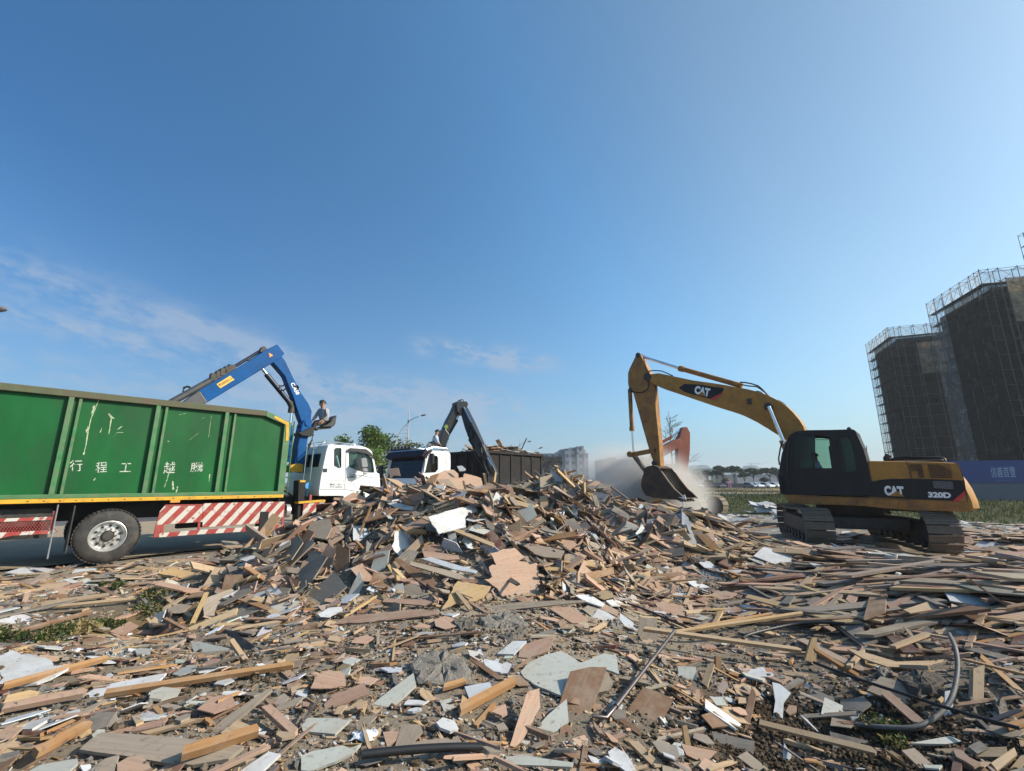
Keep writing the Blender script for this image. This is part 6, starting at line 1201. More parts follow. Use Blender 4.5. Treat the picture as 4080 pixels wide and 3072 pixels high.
hero(D2, [(1030, 405), (1058, 405), (1052, 600), (1048, 640), (972, 592)], 'gold', 'upright golden plank standing beside the dark soil', 'upright golden plank', face=(180, 25), lift=.12, t=.04)
stick(D2, (1292, 630), (1040, 462), 'orange', 'orange timber slanting down from the golden plank', 'slanting orange timber', w=.05, h=.05, d1=.25)
hero(D2, [(280, 565), (382, 570), (388, 655), (288, 655)], 'sage', 'pale green faced block perched above the dark soil', 'pale green block', face=(180, 35), lift=.1, t=.05)
stick(D2, (430, 690), (470, 545), 'tan', 'brown board end hanging under the longest timber', 'hanging board end', w=.07, h=.03, d1=.12)
hero(D2, [(495, 510), (528, 512), (520, 655), (488, 650)], 'orange', 'stubby orange block hanging beside the board end', 'stubby orange block', face=(180, 20), lift=.1, t=.05)
hero(D2, [(808, 655), (850, 665), (912, 715), (872, 770), (860, 938), (803, 930), (825, 760)], 'blue', 'bent bluish white strip lying on the dark soil', 'bent bluish white strip', face=(180, 58), lift=.06)
hero(D2, [(470, 928), (710, 985), (702, 1075), (500, 1050)], 'greyd', 'dark panel half buried in the dark soil', 'half buried dark panel', face=(185, 48), lift=.04)
hero(D2, [(1228, 470), (1330, 490), (1500, 540), (1700, 535), (1900, 510), (2052, 498), (2000, 535), (1850, 562), (1600, 575), (1450, 568), (1320, 525)], 'tan', 'long bowed tan sheet above the flat dark rock', 'bowed tan sheet', face=(178, 55), lift=.14, t=.015)
cable(D2, [(1828, 572), (1862, 640), (1868, 720), (1830, 830), (1750, 900), (1620, 962), (1450, 965), (1280, 940)], .017, 'thick grey hose looping down to the bottom right', 'grey looping hose', m='hose_grey', name='hose', lifts=[.25, .22, .16, .1, .06, .05, .05, .04])
cable(D2, [(1050, 635), (1300, 735), (1600, 842), (1900, 945), (2215, 1040)], .012, 'straight black cable running to the bottom right corner', 'straight black cable', lift=.12)
cable(D2, [(0, 268), (90, 300), (200, 350), (315, 402)], .012, 'black cable coming off the heap towards the long pale timber', 'heap black cable', lift=.1)
cable(D2, [(650, 480), (700, 450), (900, 400), (1050, 385), (1222, 392)], .016, 'black hose arching behind the golden plank', 'arching black hose', name='hose', lift=.1)
hero(D2, [(1412, 622), (1520, 650), (1742, 740), (1690, 830), (1560, 790), (1335, 700)], 'grey', 'grey board sloping below the flat dark rock', 'grey sloping board', face=(190, 45), lift=.08, t=.025)
stick(D2, (1412, 735), (1640, 922), 'pink', 'pink plank lying beside the straight black cable', 'pink cable plank', w=.1, h=.02, lift=(.07, .05))
hero(D2, [(1930, 580), (1992, 558), (1988, 740), (1986, 862), (1922, 850)], 'tan', 'upright tan post near the looping hose', 'upright tan post', face=(180, 30), lift=.1, t=.045)
stick(D2, (740, 925), (1400, 1112), 'tan', 'long tan plank lying over the dark soil at the bottom', 'long soil plank', w=.06, h=.03, lift=(.06, .08))
hero(D2, [(1128, 930), (1342, 982), (1362, 1085), (1150, 1040)], 'dark', 'blue black panel leaning on the long soil plank', 'blue black panel', face=(180, 40), lift=.05)
hero(D2, [(1538, 250), (1692, 200), (1802, 235), (1580, 270)], 'tan', 'tan board lying over the layered planks at the side', 'tan board over planks', face=(180, 70), lift=.15)
hero(D2, [(1768, 150), (1900, 165), (2052, 205), (2002, 235), (1800, 200)], 'blue', 'slate grey sheet lying near the white cloth', 'slate grey sheet', face=(180, 68), lift=.1)
hero(D2, [(308, 900), (332, 895), (385, 1151), (345, 1151)], 'gold', 'pale upright stake at the bottom of the view', 'pale upright stake', face=(178, 25), lift=.1, t=.03)
hero(D2, [(2028, 1105), (2158, 1018), (2175, 1060), (2065, 1151)], 'tan', 'tan timber stub at the bottom right corner', 'corner timber stub', face=(180, 60), lift=.08, t=.05)
hero(D2, [(1530, 1035), (1600, 1022), (1745, 1151), (1650, 1151)], 'grey', 'grey weathered board sliding out of view at the bottom', 'weathered bottom board', face=(180, 65), lift=.06)
hero(D2, [(612, 1070), (665, 1040), (800, 1151), (720, 1151)], 'grey', 'grey plank end beside the half buried panel', 'grey plank end', face=(180, 62), lift=.07)
hero(D2, [(875, 995), (915, 1060), (905, 1150), (862, 1120)], 'blue', 'white sliver standing in the dark soil', 'white soil sliver', face=(180, 40), lift=.05)
hero(D2, [(1772, 705), (1815, 700), (1825, 890), (1770, 900)], 'blue', 'white strip standing inside the hose loop', 'white loop strip', face=(185, 40), lift=.05)
hero(D2, [(1575, 995), (1800, 955), (1870, 985), (1780, 1000)], 'sage', 'pale green strip lying under the looping hose', 'pale green strip', face=(180, 70), lift=.05)
hero(D2, [(960, 835), (1000, 860), (1085, 950), (1060, 930)], 'blue', 'thin white splinter on the dark soil slope', 'thin white splinter', face=(180, 60), lift=.04)
hero(D2, [(0, 980), (60, 985), (205, 1130), (150, 1130)], 'tan', 'tan batten in front of the pale upright stake', 'tan stake batten', face=(180, 62), lift=.07, t=.03)
hero(D2, [(300, 1000), (500, 1040), (430, 1110), (330, 1060)], 'pink', 'torn pink board behind the pale upright stake', 'torn pink stake board', face=(180, 55), lift=.08)
# left foreground
hero(E2, [(0, 830), (80, 798), (190, 835), (330, 862), (345, 885), (445, 915), (330, 980), (240, 1012), (120, 1028), (0, 1032)], 'white', 'large torn white sheet with a hole at the left edge', 'large torn white sheet', face=(180, 80), lift=.05, jag=.02)
hero(E2, [(500, 1112), (640, 1032), (860, 985), (1080, 945), (1005, 1022), (700, 1092)], 'white', 'long white panel lying under the long orange timber', 'long white panel', face=(180, 78), lift=.06)
stick(E2, (668, 1148), (1900, 950), 'orange', 'long orange brown timber in front of the long white panel', 'long orange timber', w=.055, h=.05, lift=(.08, .08))
stick(E2, (0, 1098), (690, 900), 'orange', 'orange timber along the front of the torn white sheet', 'orange sheet timber', w=.06, h=.05, lift=(.08, .08))
stick(E2, (0, 1238), (555, 1125), 'red', 'reddish timber beside the heap of crushed glass', 'reddish glass timber', w=.07, h=.05, lift=(.07, .07))
stick(E2, (0, 1215), (240, 1160), 'gold', 'golden plank above the reddish glass timber', 'golden glass plank', w=.09, h=.03, lift=(.09, .09))
hero(E2, [(1455, 660), (1530, 690), (1650, 770), (1832, 828), (1790, 868), (1680, 860), (1560, 790)], 'dark', 'black curved bumper cover lying on its face', 'black bumper cover', name='bumper', face=(200, 35), lift=.08, t=.03)
hero(E2, [(1240, 748), (1282, 740), (1540, 798), (1500, 842), (1262, 832)], 'sage', 'pale grey board leaning by the black bumper', 'pale bumper board', face=(185, 40), lift=.07)
stick(E2, (1595, 878), (1498, 722), 'tan', 'short timber leaning on the black bumper', 'short bumper timber', w=.05, h=.05, d1=.12)
stick(E2, (1240, 590), (1012, 410), 'tan', 'left leg of the crossed battens over the sandy hollow', 'crossed batten', w=.06, h=.04, d1=.6)
stick(E2, (1235, 655), (1340, 420), 'gold', 'upright batten of the crossed pair over the sandy hollow', 'upright crossed batten', w=.06, h=.04, d1=.3)
hero(E2, [(1310, 1362), (1450, 1240), (1740, 1045), (1765, 1052), (1560, 1230), (1400, 1365)], 'grey', 'long weathered grey plank pointing away from the camera', 'weathered grey plank', face=(180, 62), lift=.1, t=.02)
hero(E2, [(1428, 1332), (1540, 1250), (1682, 1310), (1560, 1396)], 'tan', 'square tan board beside the weathered grey plank', 'square tan tile', face=(180, 72), lift=.06)
stick(E2, (1705, 1265), (1905, 1400), 'pink', 'pinkish timber beside the square tan board', 'pinkish timber', w=.06, h=.05, lift=(.1, .06))
hero(E2, [(515, 1440), (580, 1380), (655, 1330), (1000, 1350), (1300, 1378), (1580, 1420), (1480, 1500), (1250, 1540), (1100, 1530), (800, 1480)], 'grey', 'biggest wood grained board in the near foreground', 'biggest grained board', face=(180, 74), lift=.08, t=.02)
stick(E2, (1160, 1590), (1662, 1452), 'orange', 'bright orange timber below the biggest grained board', 'bright orange timber', w=.07, h=.06, lift=(.1, .12))
hero(E2, [(1540, 1590), (1740, 1455), (1818, 1470), (1690, 1590)], 'white', 'clean white label board at the bottom of the view', 'clean white board', face=(180, 65), lift=.1)
stick(E2, (205, 1575), (560, 1380), 'orange', 'orange timber at the left of the biggest grained board', 'left grained timber', w=.06, h=.05, lift=(.09, .1))
hero(E2, [(1205, 340), (1240, 285), (1300, 214), (1382, 226), (1335, 322), (1290, 346)], 'pink', 'pink plywood leaning on the low scraps by the road', 'pink roadside plywood', face=(195, 40), lift=.12, jag=.012)
stick(E2, (25, 742), (600, 578), 'brown', 'brown timber lying behind the green weeds', 'brown weed timber', w=.06, h=.04, lift=(.07, .07))
stick(E2, (340, 540), (890, 495), 'tan', 'pale timber lying behind the sandy hollow', 'pale hollow timber', w=.06, h=.03, lift=(.05, .07))
hero(E2, [(200, 500), (225, 487), (700, 425), (712, 440), (240, 520)], 'tan', 'wide tan plank lying near the roadside scraps', 'wide roadside plank', face=(180, 75), lift=.07)
hero(E2, [(540, 1262), (640, 1200), (752, 1198), (690, 1292), (585, 1325)], 'greyd', 'dark charred block with a pale end', 'dark charred block', face=(180, 62), lift=.12, t=.08)
hero(E2, [(490, 1345), (560, 1270), (585, 1300), (520, 1360)], 'gold', 'splintered yellow timber end beside the charred block', 'splintered timber end', face=(180, 60), lift=.08, t=.06, jag=.01)
hero(E2, [(0, 640), (60, 622), (125, 655), (40, 690), (0, 690)], 'pink', 'pink board corner at the left edge above the weeds', 'pink edge board', face=(180, 72), lift=.06)
hero(E2, [(780, 1320), (980, 1262), (1090, 1232), (1040, 1290), (860, 1325)], 'red', 'reddish flat board behind the biggest grained board', 'reddish flat board', face=(180, 76), lift=.05)
hero(E2, [(1030, 1160), (1090, 1140), (1200, 1165), (1130, 1180)], 'grey', 'small tan tile lying on the muddy patch', 'small tan tile', face=(180, 75), lift=.04)
hero(E2, [(905, 1330), (1240, 1245), (1280, 1250), (960, 1342)], 'tan', 'thin tan plank behind the weathered grey plank', 'thin tan plank', face=(180, 70), lift=.08)
hero(E2, [(1920, 1290), (2000, 1235), (2212, 1240), (2212, 1270), (2130, 1340)], 'sage', 'pale patterned tile board near the dusty reddish board', 'pale patterned tile', face=(180, 78), lift=.035)
hero(E2, [(150, 1480), (420, 1340), (440, 1370), (160, 1560), (60, 1581)], 'brown', 'brown board leaning into the lower left corner', 'lower left brown board', face=(180, 62), lift=.08)
hero(E2, [(600, 1560), (680, 1500), (770, 1475), (740, 1581), (620, 1590)], 'grey', 'grey brown tile under the biggest grained board', 'grey brown tile', face=(180, 65), lift=.05)
hero(E2, [(760, 1530), (830, 1490), (930, 1480), (980, 1560), (880, 1600), (760, 1600)], 'pink', 'pinkish tile in front of the biggest grained board', 'pinkish tile', face=(180, 65), lift=.06)

for q in ([(95, 240), (170, 205), (640, 230), (740, 300), (765, 560), (600, 575), (130, 460)], [(1080, 250), (1560, 270), (1900, 330), (1950, 620), (1750, 660), (950, 500)]): reserve([L(*p) for p in q])
# ------------------------------------------------------------------ loose planks and boards, one object each
def proj(p):
    x, y, z = p[0], p[1], p[2] - EYE; d = y * CP + z * SP; v = -y * SP + z * CP
    return 2040 + FPX * x / d, 1536 - FPX * v / d
KEYS = list(PAL); CW = {'plank': dict(tan=5, gold=3, orange=4, brown=3, grey=3, pink=2, red=2, greyd=1, chest=1), 'board': dict(pink=5, grey=4, tan=3, red=3, brown=3, greyd=2, rust=1), 'panel': dict(white=4, blue=3, sage=2.5, dark=.6)}
CN = dict(pink='pinkish', tan='tan', grey='grey brown', greyd='dark grey', brown='brown', red='reddish', orange='orange', gold='golden', white='white', blue='pale blue grey', sage='pale green', dark='black', rust='rust brown', chest='dark chestnut')
def pick(kind): k = list(CW[kind]); return random.choices(k, [CW[kind][q] for q in k])[0]
USED = {}
def auto_label(size, col, noun, pose, pos, heroes):
    d = sorted(((np.hypot(h[1][0] - pos[0], (h[1][1] - pos[1]) * 1.5), h[0]) for h in heroes), key=lambda v: v[0])
    cands = [f'{size} {CN[col]} {noun} {pose} beside the {d[0][1]}', f'{size} {CN[col]} {noun} {pose} between the {d[0][1]} and {d[1][1]}', f'{size} {CN[col]} {noun} {pose} between the {d[0][1]} and {d[2][1]}', f'{size} {CN[col]} {noun} {pose} between the {d[1][1]} and {d[2][1]}', f'{size} {CN[col]} {noun} {pose} between the {d[0][1]} and {d[3][1]}']
    for c in cands:
        if len(c.split()) <= 16 and c not in USED: USED[c] = 1; return c
    return cands[0] if len(cands[0].split()) <= 16 else f'{size} {CN[col]} {noun} beside the {d[0][1]}'
def scatter_solo(kind, count, pile_share, big=1.0):
    made = 0; tries = 0; seen = []
    while made < count and tries < 9000:
        tries += 1
        if random.random() < pile_share: q = (random.uniform(1050, 3150), random.uniform(1880, 2520))
        else: q = (random.uniform(-30, 4110), 3085 - 1010 * random.random() ** 1.5)
        p = hit(q)
        if p is None or p[1] > 19 or road_d(p[0], p[1]) < (-.4 if Hh(p[0], p[1]) > .15 else .9): continue
        if reserved(p[None])[0]: continue
        dist = np.linalg.norm(p - O3); h = float(Hh(p[0], p[1])); onp = h > .22
        if p[1] > 11.8 and p[0] > 5 and p[1] < 14 and p[0] < 11: continue
        if abs(np.hypot(p[0] - 9.4, p[1] - 12.8)) < 2.6: continue
        sc = np.clip(dist / 5.0, .55, 1.5)
        L_ = random.uniform(.14, .55) * sc if kind == 'plank' else random.uniform(.1, .34) * sc
        if random.random() < .25 and kind == 'plank': L_ *= 1.7
        W_ = random.uniform(.02, .055) * sc if kind == 'plank' else L_ * random.uniform(.35, .85)
        pix = L_ * FPX / dist
        if any(abs(q[0] - s[0]) + 2 * abs(q[1] - s[1]) < .55 * pix for s in seen[-400:]) and random.random() < .7: continue
        
        if big > 1 and h < .35: continue
        L_ *= big; W_ *= big * .9; seen.append(q); n = nrm(p[0], p[1]); tilt = (.3 if big > 1 and h > 1.1 else .5) if onp else .15
        if p[1] > 7.3 and p[0] > 3.6 and h < .5: n = np.array([0, 0, 1.0]); tilt = .07
        n = n + RNG.normal(0, tilt, 3); n /= np.linalg.norm(n); ya = random.uniform(0, 2 * math.pi) if random.random() < .6 else random.gauss(.15, .4)
        e1 = np.array([math.cos(ya), math.sin(ya), 0]); e1 -= n * (e1 @ n); e1 /= np.linalg.norm(e1); e2 = np.cross(n, e1); rr = random.Random(tries)
        if kind == 'plank': P2 = np.array([(-L_ / 2, -W_ / 2), (L_ * .1, -W_ / 2 * rr.uniform(.9, 1.1)), (L_ / 2 - rr.uniform(0, .06), -W_ / 2), (L_ / 2 + rr.uniform(0, .05), -W_ * rr.uniform(.2, .4)), (L_ / 2 - rr.uniform(0, .08), -W_ * .05), (L_ / 2 + rr.uniform(-.04, .03), W_ * rr.uniform(.1, .3)), (L_ / 2 - rr.uniform(0, .08), W_ / 2), (0, W_ / 2 * rr.uniform(.9, 1.1)), (-L_ / 2 + rr.uniform(0, .07), W_ / 2), (-L_ / 2 + rr.uniform(0, .05), 0)]); t = random.choice([.01, .015, .02, .03])
        else:
            m_ = rr.choice([4, 4, 5, 6]); a0 = rr.uniform(0, 6); P2 = [(L_ / 2 * math.cos(a0 + 2 * math.pi * (i + rr.uniform(-.25, .25)) / m_) * rr.uniform(.8, 1.25), W_ / 2 * 1.2 * math.sin(a0 + 2 * math.pi * (i + rr.uniform(-.25, .25)) / m_) * rr.uniform(.8, 1.25)) for i in range(m_)]
            P2 = jagged(P2, rr.choice([.003, .008, .018, .026]), rr, .05); t = random.choice([.006, .01, .016])
        k2 = 'panel' if kind == 'board' and random.random() < .3 else kind; col = pick(k2)
        c0 = p + n * random.uniform(.01, .07 if not onp else .13); V, l, s, uv = piece(P2, c0, e1, e2, n, t)
        size = 'long' if pix > 210 and kind == 'plank' else 'large' if pix > 190 else 'small' if pix < 95 else 'short' if kind == 'plank' else 'medium'
        pose = 'lying flat' if n[2] > .93 else 'lying tilted' if n[2] > .75 else 'standing steeply'
        noun = {'plank': 'plank', 'board': 'plywood scrap', 'panel': 'sheet scrap'}[k2]
        if reserved(V[:len(V) // 2]).any() and random.random() < (1 if big > 1 else .9): continue
        solo({'plank': 'wood_plank', 'board': 'plywood_scrap', 'panel': 'sheet_scrap'}[k2], V, l, s, uv, np.array(PAL[col]) * rr.uniform(.85, 1.12), MT['panel' if k2 == 'panel' else 'wood'], auto_label(size, col, noun, pose, q, HEROES), {'plank': 'plank', 'board': 'plywood', 'panel': 'sheet scrap'}[k2], {'plank': 'loose planks in the debris', 'board': 'plywood scraps in the debris', 'panel': 'sheet scraps in the debris'}[k2]); made += 1
scatter_solo('board', 120, 1.0, 2.15); scatter_solo('plank', 285, .4); scatter_solo('board', 325, .34)

# ------------------------------------------------------------------ the countless small pieces, as stuff
def bulk(name, label, n, lmin, lmax, aspect, thick, cols, m, region, tilt, tilt_pile, lift, sides=4, cat='debris', jag=.2, expo=1.6):
    out = region(n); x, y = out[:, 0], out[:, 1]; n = len(x); z = Hh(x, y); nn = nrm(x, y); d = np.sqrt(x * x + y * y + 2); up = z > .2
    nn = nn + RNG.normal(0, 1, (n, 3)) * np.where(up, tilt_pile, tilt)[:, None]; nn /= np.linalg.norm(nn, axis=1, keepdims=True); nn[nn[:, 2] < .05] *= -1
    rd = up & (x > 1.9) & (z < 1.15); nn = np.where(rd[:, None], nn * .4 + nrm(x, y) * .6, nn); nn /= np.linalg.norm(nn, axis=1, keepdims=True)
    ya = np.where(rd, RNG.normal(-.35, .35, n), np.where(RNG.random(n) < .55, RNG.uniform(0, 2 * np.pi, n), RNG.normal(.15, .45, n))); e1 = np.stack([np.cos(ya), np.sin(ya), np.zeros(n)], -1); e1 -= nn * np.sum(e1 * nn, 1, keepdims=True); e1 /= np.linalg.norm(e1, axis=1, keepdims=True); e2 = np.cross(nn, e1)
    L_ = lmin + (lmax - lmin) * RNG.random(n) ** expo; L_ *= np.clip(d / 5.5, .5, 2.0); W_ = L_ * RNG.uniform(*aspect, n); T_ = RNG.uniform(*thick, n) * np.clip(d / 6, .7, 1.6)
    c = np.stack([x, y, z], -1) + nn * (RNG.uniform(*lift, n) * np.where(up, 1.6, 1))[:, None]
    rs = reserved(c)
    if lmax > .12:
        for k_ in (-.5, -.25, .25, .5): rs |= reserved(c + e1 * (L_ * k_)[:, None])
    kp = ~(rs & (RNG.random(n) < (.95 if lmax > .15 else .85))); c, nn, e1, e2, L_, W_, T_ = c[kp], nn[kp], e1[kp], e2[kp], L_[kp], W_[kp], T_[kp]; n = len(c)
    if sides == 4: base = np.array([(-.5, -.5), (.5, -.5), (.5, .5), (-.5, .5)])
    else: base = np.array([(.58 * math.cos(2 * math.pi * i / sides), .58 * math.sin(2 * math.pi * i / sides)) for i in range(sides)])
    k = sides; P2 = base[None] + RNG.uniform(-jag, jag, (n, k, 2)) * np.array([.5, 1])[None]
    top = c[:, None] + P2[:, :, :1] * (L_[:, None, None] * e1[:, None]) + P2[:, :, 1:] * (W_[:, None, None] * e2[:, None]); bot = top - nn[:, None] * T_[:, None, None]
    V = np.concatenate([top, bot], 1).reshape(-1, 3); b = np.arange(n)[:, None] * 2 * k
    f_top = b + np.arange(k)[None]; f_sd = np.stack([b + np.arange(k)[None], b + np.arange(k)[None] + k, b + (np.arange(k)[None] + 1) % k + k, b + (np.arange(k)[None] + 1) % k], -1).reshape(n, -1); f_bot = b + np.arange(2 * k - 1, k - 1, -1)[None]
    F = np.concatenate([f_top, f_bot, f_sd], 1); sizes = np.tile(np.array([k, k] + [4] * k), n)
    names, w = zip(*cols.items()); w = np.array(w, float) / sum(w); ci = RNG.choice(len(names), n, p=w); C = np.array([PAL[q] for q in names])[ci] * RNG.uniform(.78, 1.15, (n, 1)) * RNG.uniform(.95, 1.05, (n, 3))
    uvp = P2 * np.stack([L_, W_], -1)[:, None] + RNG.uniform(0, 20, (n, 1, 2)); uv = np.concatenate([uvp, uvp + .01], 1).reshape(-1, 2)
    me = fast_mesh(name, V, F, col=np.repeat(C, 2 * k, 0), uv=uv, m=m, sizes=sizes); return tag(link(name, me), label, cat, kind='stuff')
def keep(x, y, bare=True):
    d = road_d(x, y); h = Hh(x, y); ok = ((d > .35 + 1.9 * RNG.random(len(x)) ** 2 * (x < -3.5)) | ((h > .12) & (d > -2.2))); ok &= ~((y > 13.6) & (x > -.5) & (x < 9.0) & (RNG.random(len(x)) < .72)) 
    ok &= ~((np.minimum(np.hypot((x - 2.25) / .95, (y - 3.65) / .55), np.hypot((x - 3.3) / .7, (y - 3.1) / .35)) < 1) & (RNG.random(len(x)) < .86)); ok &= ~((np.hypot((x + 4.19) / .75, (y - 5.64) / .5) < 1) & (RNG.random(len(x)) < .8))
    ok &= ~((y < 14) & (np.minimum(np.hypot((x + 2.05) / .7, (y - 3.86) / .45), np.hypot((x + .95) / .8, (y - 5.0) / .4)) < 1) & (RNG.random(len(x)) < .6)); ok &= ~(bare & (wav(x * 1.2, y * 1.2, 4, 13) > .75) & (y < 8.5) & (h < .2) & (RNG.random(len(x)) < .7)); return ok
def polar(r0, r1, amax=62, power=1.0, bare=True):
    def f(n):
        a = R(1) * RNG.uniform(-amax, amax, n); r = r0 * (r1 / r0) ** (RNG.random(n) ** power); x, y = r * np.sin(a), r * np.cos(a); k = keep(x, y, bare); return np.stack([x[k], y[k]], -1)
    return f
def heap(n):
    pts = []
    for cx, cy, rx, ry, h, e in BUMPS[:5]:
        m_ = int(n * [.56, .12, .16, .11, .05][BUMPS.index((cx, cy, rx, ry, h, e))]); r = np.sqrt(RNG.random(m_)) * 1.45; a = RNG.uniform(0, 2 * np.pi, m_); pts.append(np.stack([cx + rx * r * np.cos(a), cy + ry * r * np.sin(a)], -1))
    p = np.vstack(pts); return p[road_d(p[:, 0], p[:, 1]) > -1.6]
WOODS = dict(tan=4, pink=4, grey=4, brown=3, orange=2, gold=2, red=2, greyd=3, chest=1); SHEETS = dict(white=2, blue=1.6, sage=1.2, pink=4, grey=4, red=3, tan=2)
bulk('timber_scraps', 'countless small splintered timber scraps covering the ground', 8000, .08, .42, (.06, .22), (.008, .03), WOODS, MT['wood'], polar(1.9, 17), .13, .4, (.0, .04))
bulk('board_scraps', 'countless small board scraps covering the ground', 5200, .05, .24, (.45, .95), (.005, .014), {**SHEETS, 'tan': 4, 'brown': 2}, MT['panel'], polar(1.9, 16), .17, .4, (.0, .035), 5)
bulk('splinters', 'fine wood splinters and chips between the larger boards', 24000, .02, .09, (.1, .5), (.003, .012), WOODS, MT['wood'], polar(1.7, 13, bare=False), .3, .5, (.0, .02), expo=1.3)
bulk('plaster_crumbs', 'white and grey crumbs of board between the boards', 14000, .01, .05, (.5, 1), (.004, .014), dict(white=2, blue=2, sage=2, grey=3, greyd=2), MT['panel'], polar(1.7, 11, bare=False), .3, .4, (.0, .015), 5)
bulk('heap_timber', 'splintered timber packed into the heap', 5200, .14, .75, (.05, .18), (.012, .035), WOODS, MT['wood'], heap, .3, .5, (-.04, .1))
bulk('heap_boards', 'broken boards packed into the heap', 3600, .10, .42, (.4, .9), (.006, .018), {**SHEETS, 'brown': 3, 'tan': 3, 'greyd': 2}, MT['wood'], heap, .3, .45, (-.02, .09), 5)
bulk('heap_splinters', 'fine splinters on the heap', 6000, .05, .2, (.08, .4), (.004, .014), WOODS, MT['wood'], heap, .4, .5, (-.01, .1))
def strewn(n):
    x = RNG.uniform(5.5, 17, n); y = RNG.uniform(6, 14.5, n); ux, uy = x - 9.4, y - 12.8; k = (np.abs(np.abs(ux * .927 - uy * .375) - 1.19) > .45) | (np.abs(ux * .375 + uy * .927) > 2.2); return np.stack([x[k], y[k]], -1)
bulk('strewn_planks', 'flat planks strewn around the excavator tracks', 5200, .25, 1.1, (.05, .16), (.012, .03), WOODS, MT['wood'], strewn, .05, .2, (.0, .06))
bulk('strewn_sheets', 'sheet scraps strewn around the excavator tracks', 1500, .1, .45, (.4, .9), (.005, .012), SHEETS, MT['panel'], strewn, .1, .2, (.0, .08), 5)
def layered(n):
    x = RNG.uniform(3.2, 8.5, n); y = RNG.uniform(4.7, 7.6, n); return np.stack([x, y], -1)[x > .5 * y]
bulk('layered_planks', 'long flat planks layered over each other at the side', 620, .3, 1.2, (.04, .12), (.012, .028), WOODS, MT['wood'], layered, .05, .12, (.0, .12), expo=1.0)
def yard(n): x = RNG.uniform(0, 30, n); y = RNG.uniform(13.5, 30, n); k = y + .62 * np.maximum(x - 7, 0) < 26; return np.stack([x[k], y[k]], -1)
bulk('yard_rubble', 'flattened grey rubble on the yard behind the heap', 7000, .08, .5, (.15, .8), (.01, .04), dict(grey=4, greyd=3, white=2, blue=2, tan=2), MT['panel'], yard, .1, .2, (.0, .04), 5)
def around(pts, sx, sy):
    def f(n):
        m_ = n // len(pts); P_ = np.array([hit(q)[:2] for q in pts]); return np.vstack([p + RNG.normal(0, 1, (m_, 2)) * np.array([sx, sy]) * np.hypot(*p) / 5 for p in P_])
    return f
bulk('crushed_glass', 'crushed pale glass glittering in patches', 4500, .007, .02, (.6, 1), (.004, .012), dict(shard=4, blue=1), MT['glass_bits'], around([E2(150, 1270), E2(60, 1300), E2(690, 820), D2(150, 60), D2(320, 130), D2(250, 170), D2(420, 60), B2(2060, 770), B2(2130, 830)], .13, .09), .4, .4, (.0, .02), 4, cat='glass')
PAL['clod'] = (.085, .06, .04); PAL['clod2'] = (.15, .115, .075); PAL['peb'] = (.3, .28, .25)
def pit(n): return np.vstack([np.array([2.25, 3.65]) + RNG.normal(0, 1, (n // 2, 2)) * [.6, .36], np.array([3.3, 3.1]) + RNG.normal(0, 1, (n // 4, 2)) * [.5, .3], np.array([-.95, 5.0]) + RNG.normal(0, 1, (n // 8, 2)) * [1.1, .35], np.array([-2.05, 3.86]) + RNG.normal(0, 1, (n // 8, 2)) * [.8, .35]])
def lumps(name, label, n, region, rmin, rmax, cols, m):
    p = region(n); n = len(p); z = Hh(p[:, 0], p[:, 1]); ico = bmesh.new(); bmesh.ops.create_icosphere(ico, subdivisions=1, radius=1); bv = np.array([v.co[:] for v in ico.verts]); bf = np.array([[v.index for v in f.verts] for f in ico.faces]); ico.free()
    r = rmin + (rmax - rmin) * RNG.random(n) ** 2.2; V = np.stack([p[:, 0], p[:, 1], z + r * .3], -1)[:, None] + bv[None] * (r[:, None, None] * RNG.uniform(.6, 1.25, (n, len(bv), 1))) * RNG.uniform(.6, 1.2, (n, 1, 3))
    F = (np.arange(n)[:, None, None] * len(bv) + bf[None]).reshape(-1); names = list(cols); C = np.array([PAL[q] for q in names])[RNG.choice(len(names), n)] * RNG.uniform(.7, 1.3, (n, 1))
    tag(link(name, fast_mesh(name, V.reshape(-1, 3), F, col=np.repeat(C, len(bv), 0), m=m, sizes=np.full(n * len(bf), 3))), label, 'soil', kind='stuff')
lumps('soil_clods', 'dark damp clods of dug soil in the foreground', 14000, pit, .004, .024, ('clod', 'clod2', 'clod'), MT['soil'])
lumps('rubble_stones', 'small stones and mortar lumps between the boards', 9000, polar(1.8, 12, bare=False), .006, .035, ('peb', 'clod2', 'peb', 'grey'), MT['stone'])

# ------------------------------------------------------------------ small odd items
def cloth(name, f, pts, r, col, label, cat):
    p = hit(f(*pts)); p = at_depth(f(*pts), 14) * np.array([1, 1, 0]) if p is None else p; rr = np.random.default_rng(int(pts[0])); n = 16; V = []; u = np.linspace(-1, 1, n)
    X, Y = np.meshgrid(u, u, indexing='ij'); Z = .35 * np.abs(rr.normal(0, .35, (n, n))) + .5 * np.exp(-3 * (X ** 2 + Y ** 2)) + .12 * np.sin(5 * X + 3 * Y); V = np.stack([p[0] + r * X * (1 + .15 * np.sin(4 * Y)), p[1] + r * .8 * Y * (1 + .2 * np.sin(3 * X)), p[2] + .02 + r * .6 * Z], -1).reshape(-1, 3)
    i = np.arange(n * n).reshape(n, n); F = np.stack([i[:-1, :-1], i[1:, :-1], i[1:, 1:], i[:-1, 1:]], -1).reshape(-1, 4); o = V.mean(0); me = fast_mesh(name, V - o, F, m=mat(name + '_film', col, .35, 0, .05), sizes=np.full(len(F), 4)); me.polygons.foreach_set('use_smooth', np.ones(len(F), bool)); ob = link(name, me, o); s = ob.modifiers.new('t', 'SOLIDIFY'); s.thickness = .004; tag(ob, label, cat)
cloth('cloth', D2, (1830, 110), .16, (.62, .58, .72), 'crumpled white and lilac cloth on the layered planks', 'cloth')
cloth('plastic_film', D2, (1990, 120), .2, (.6, .6, .58), 'crumpled clear plastic film beside the lilac cloth', 'plastic film')
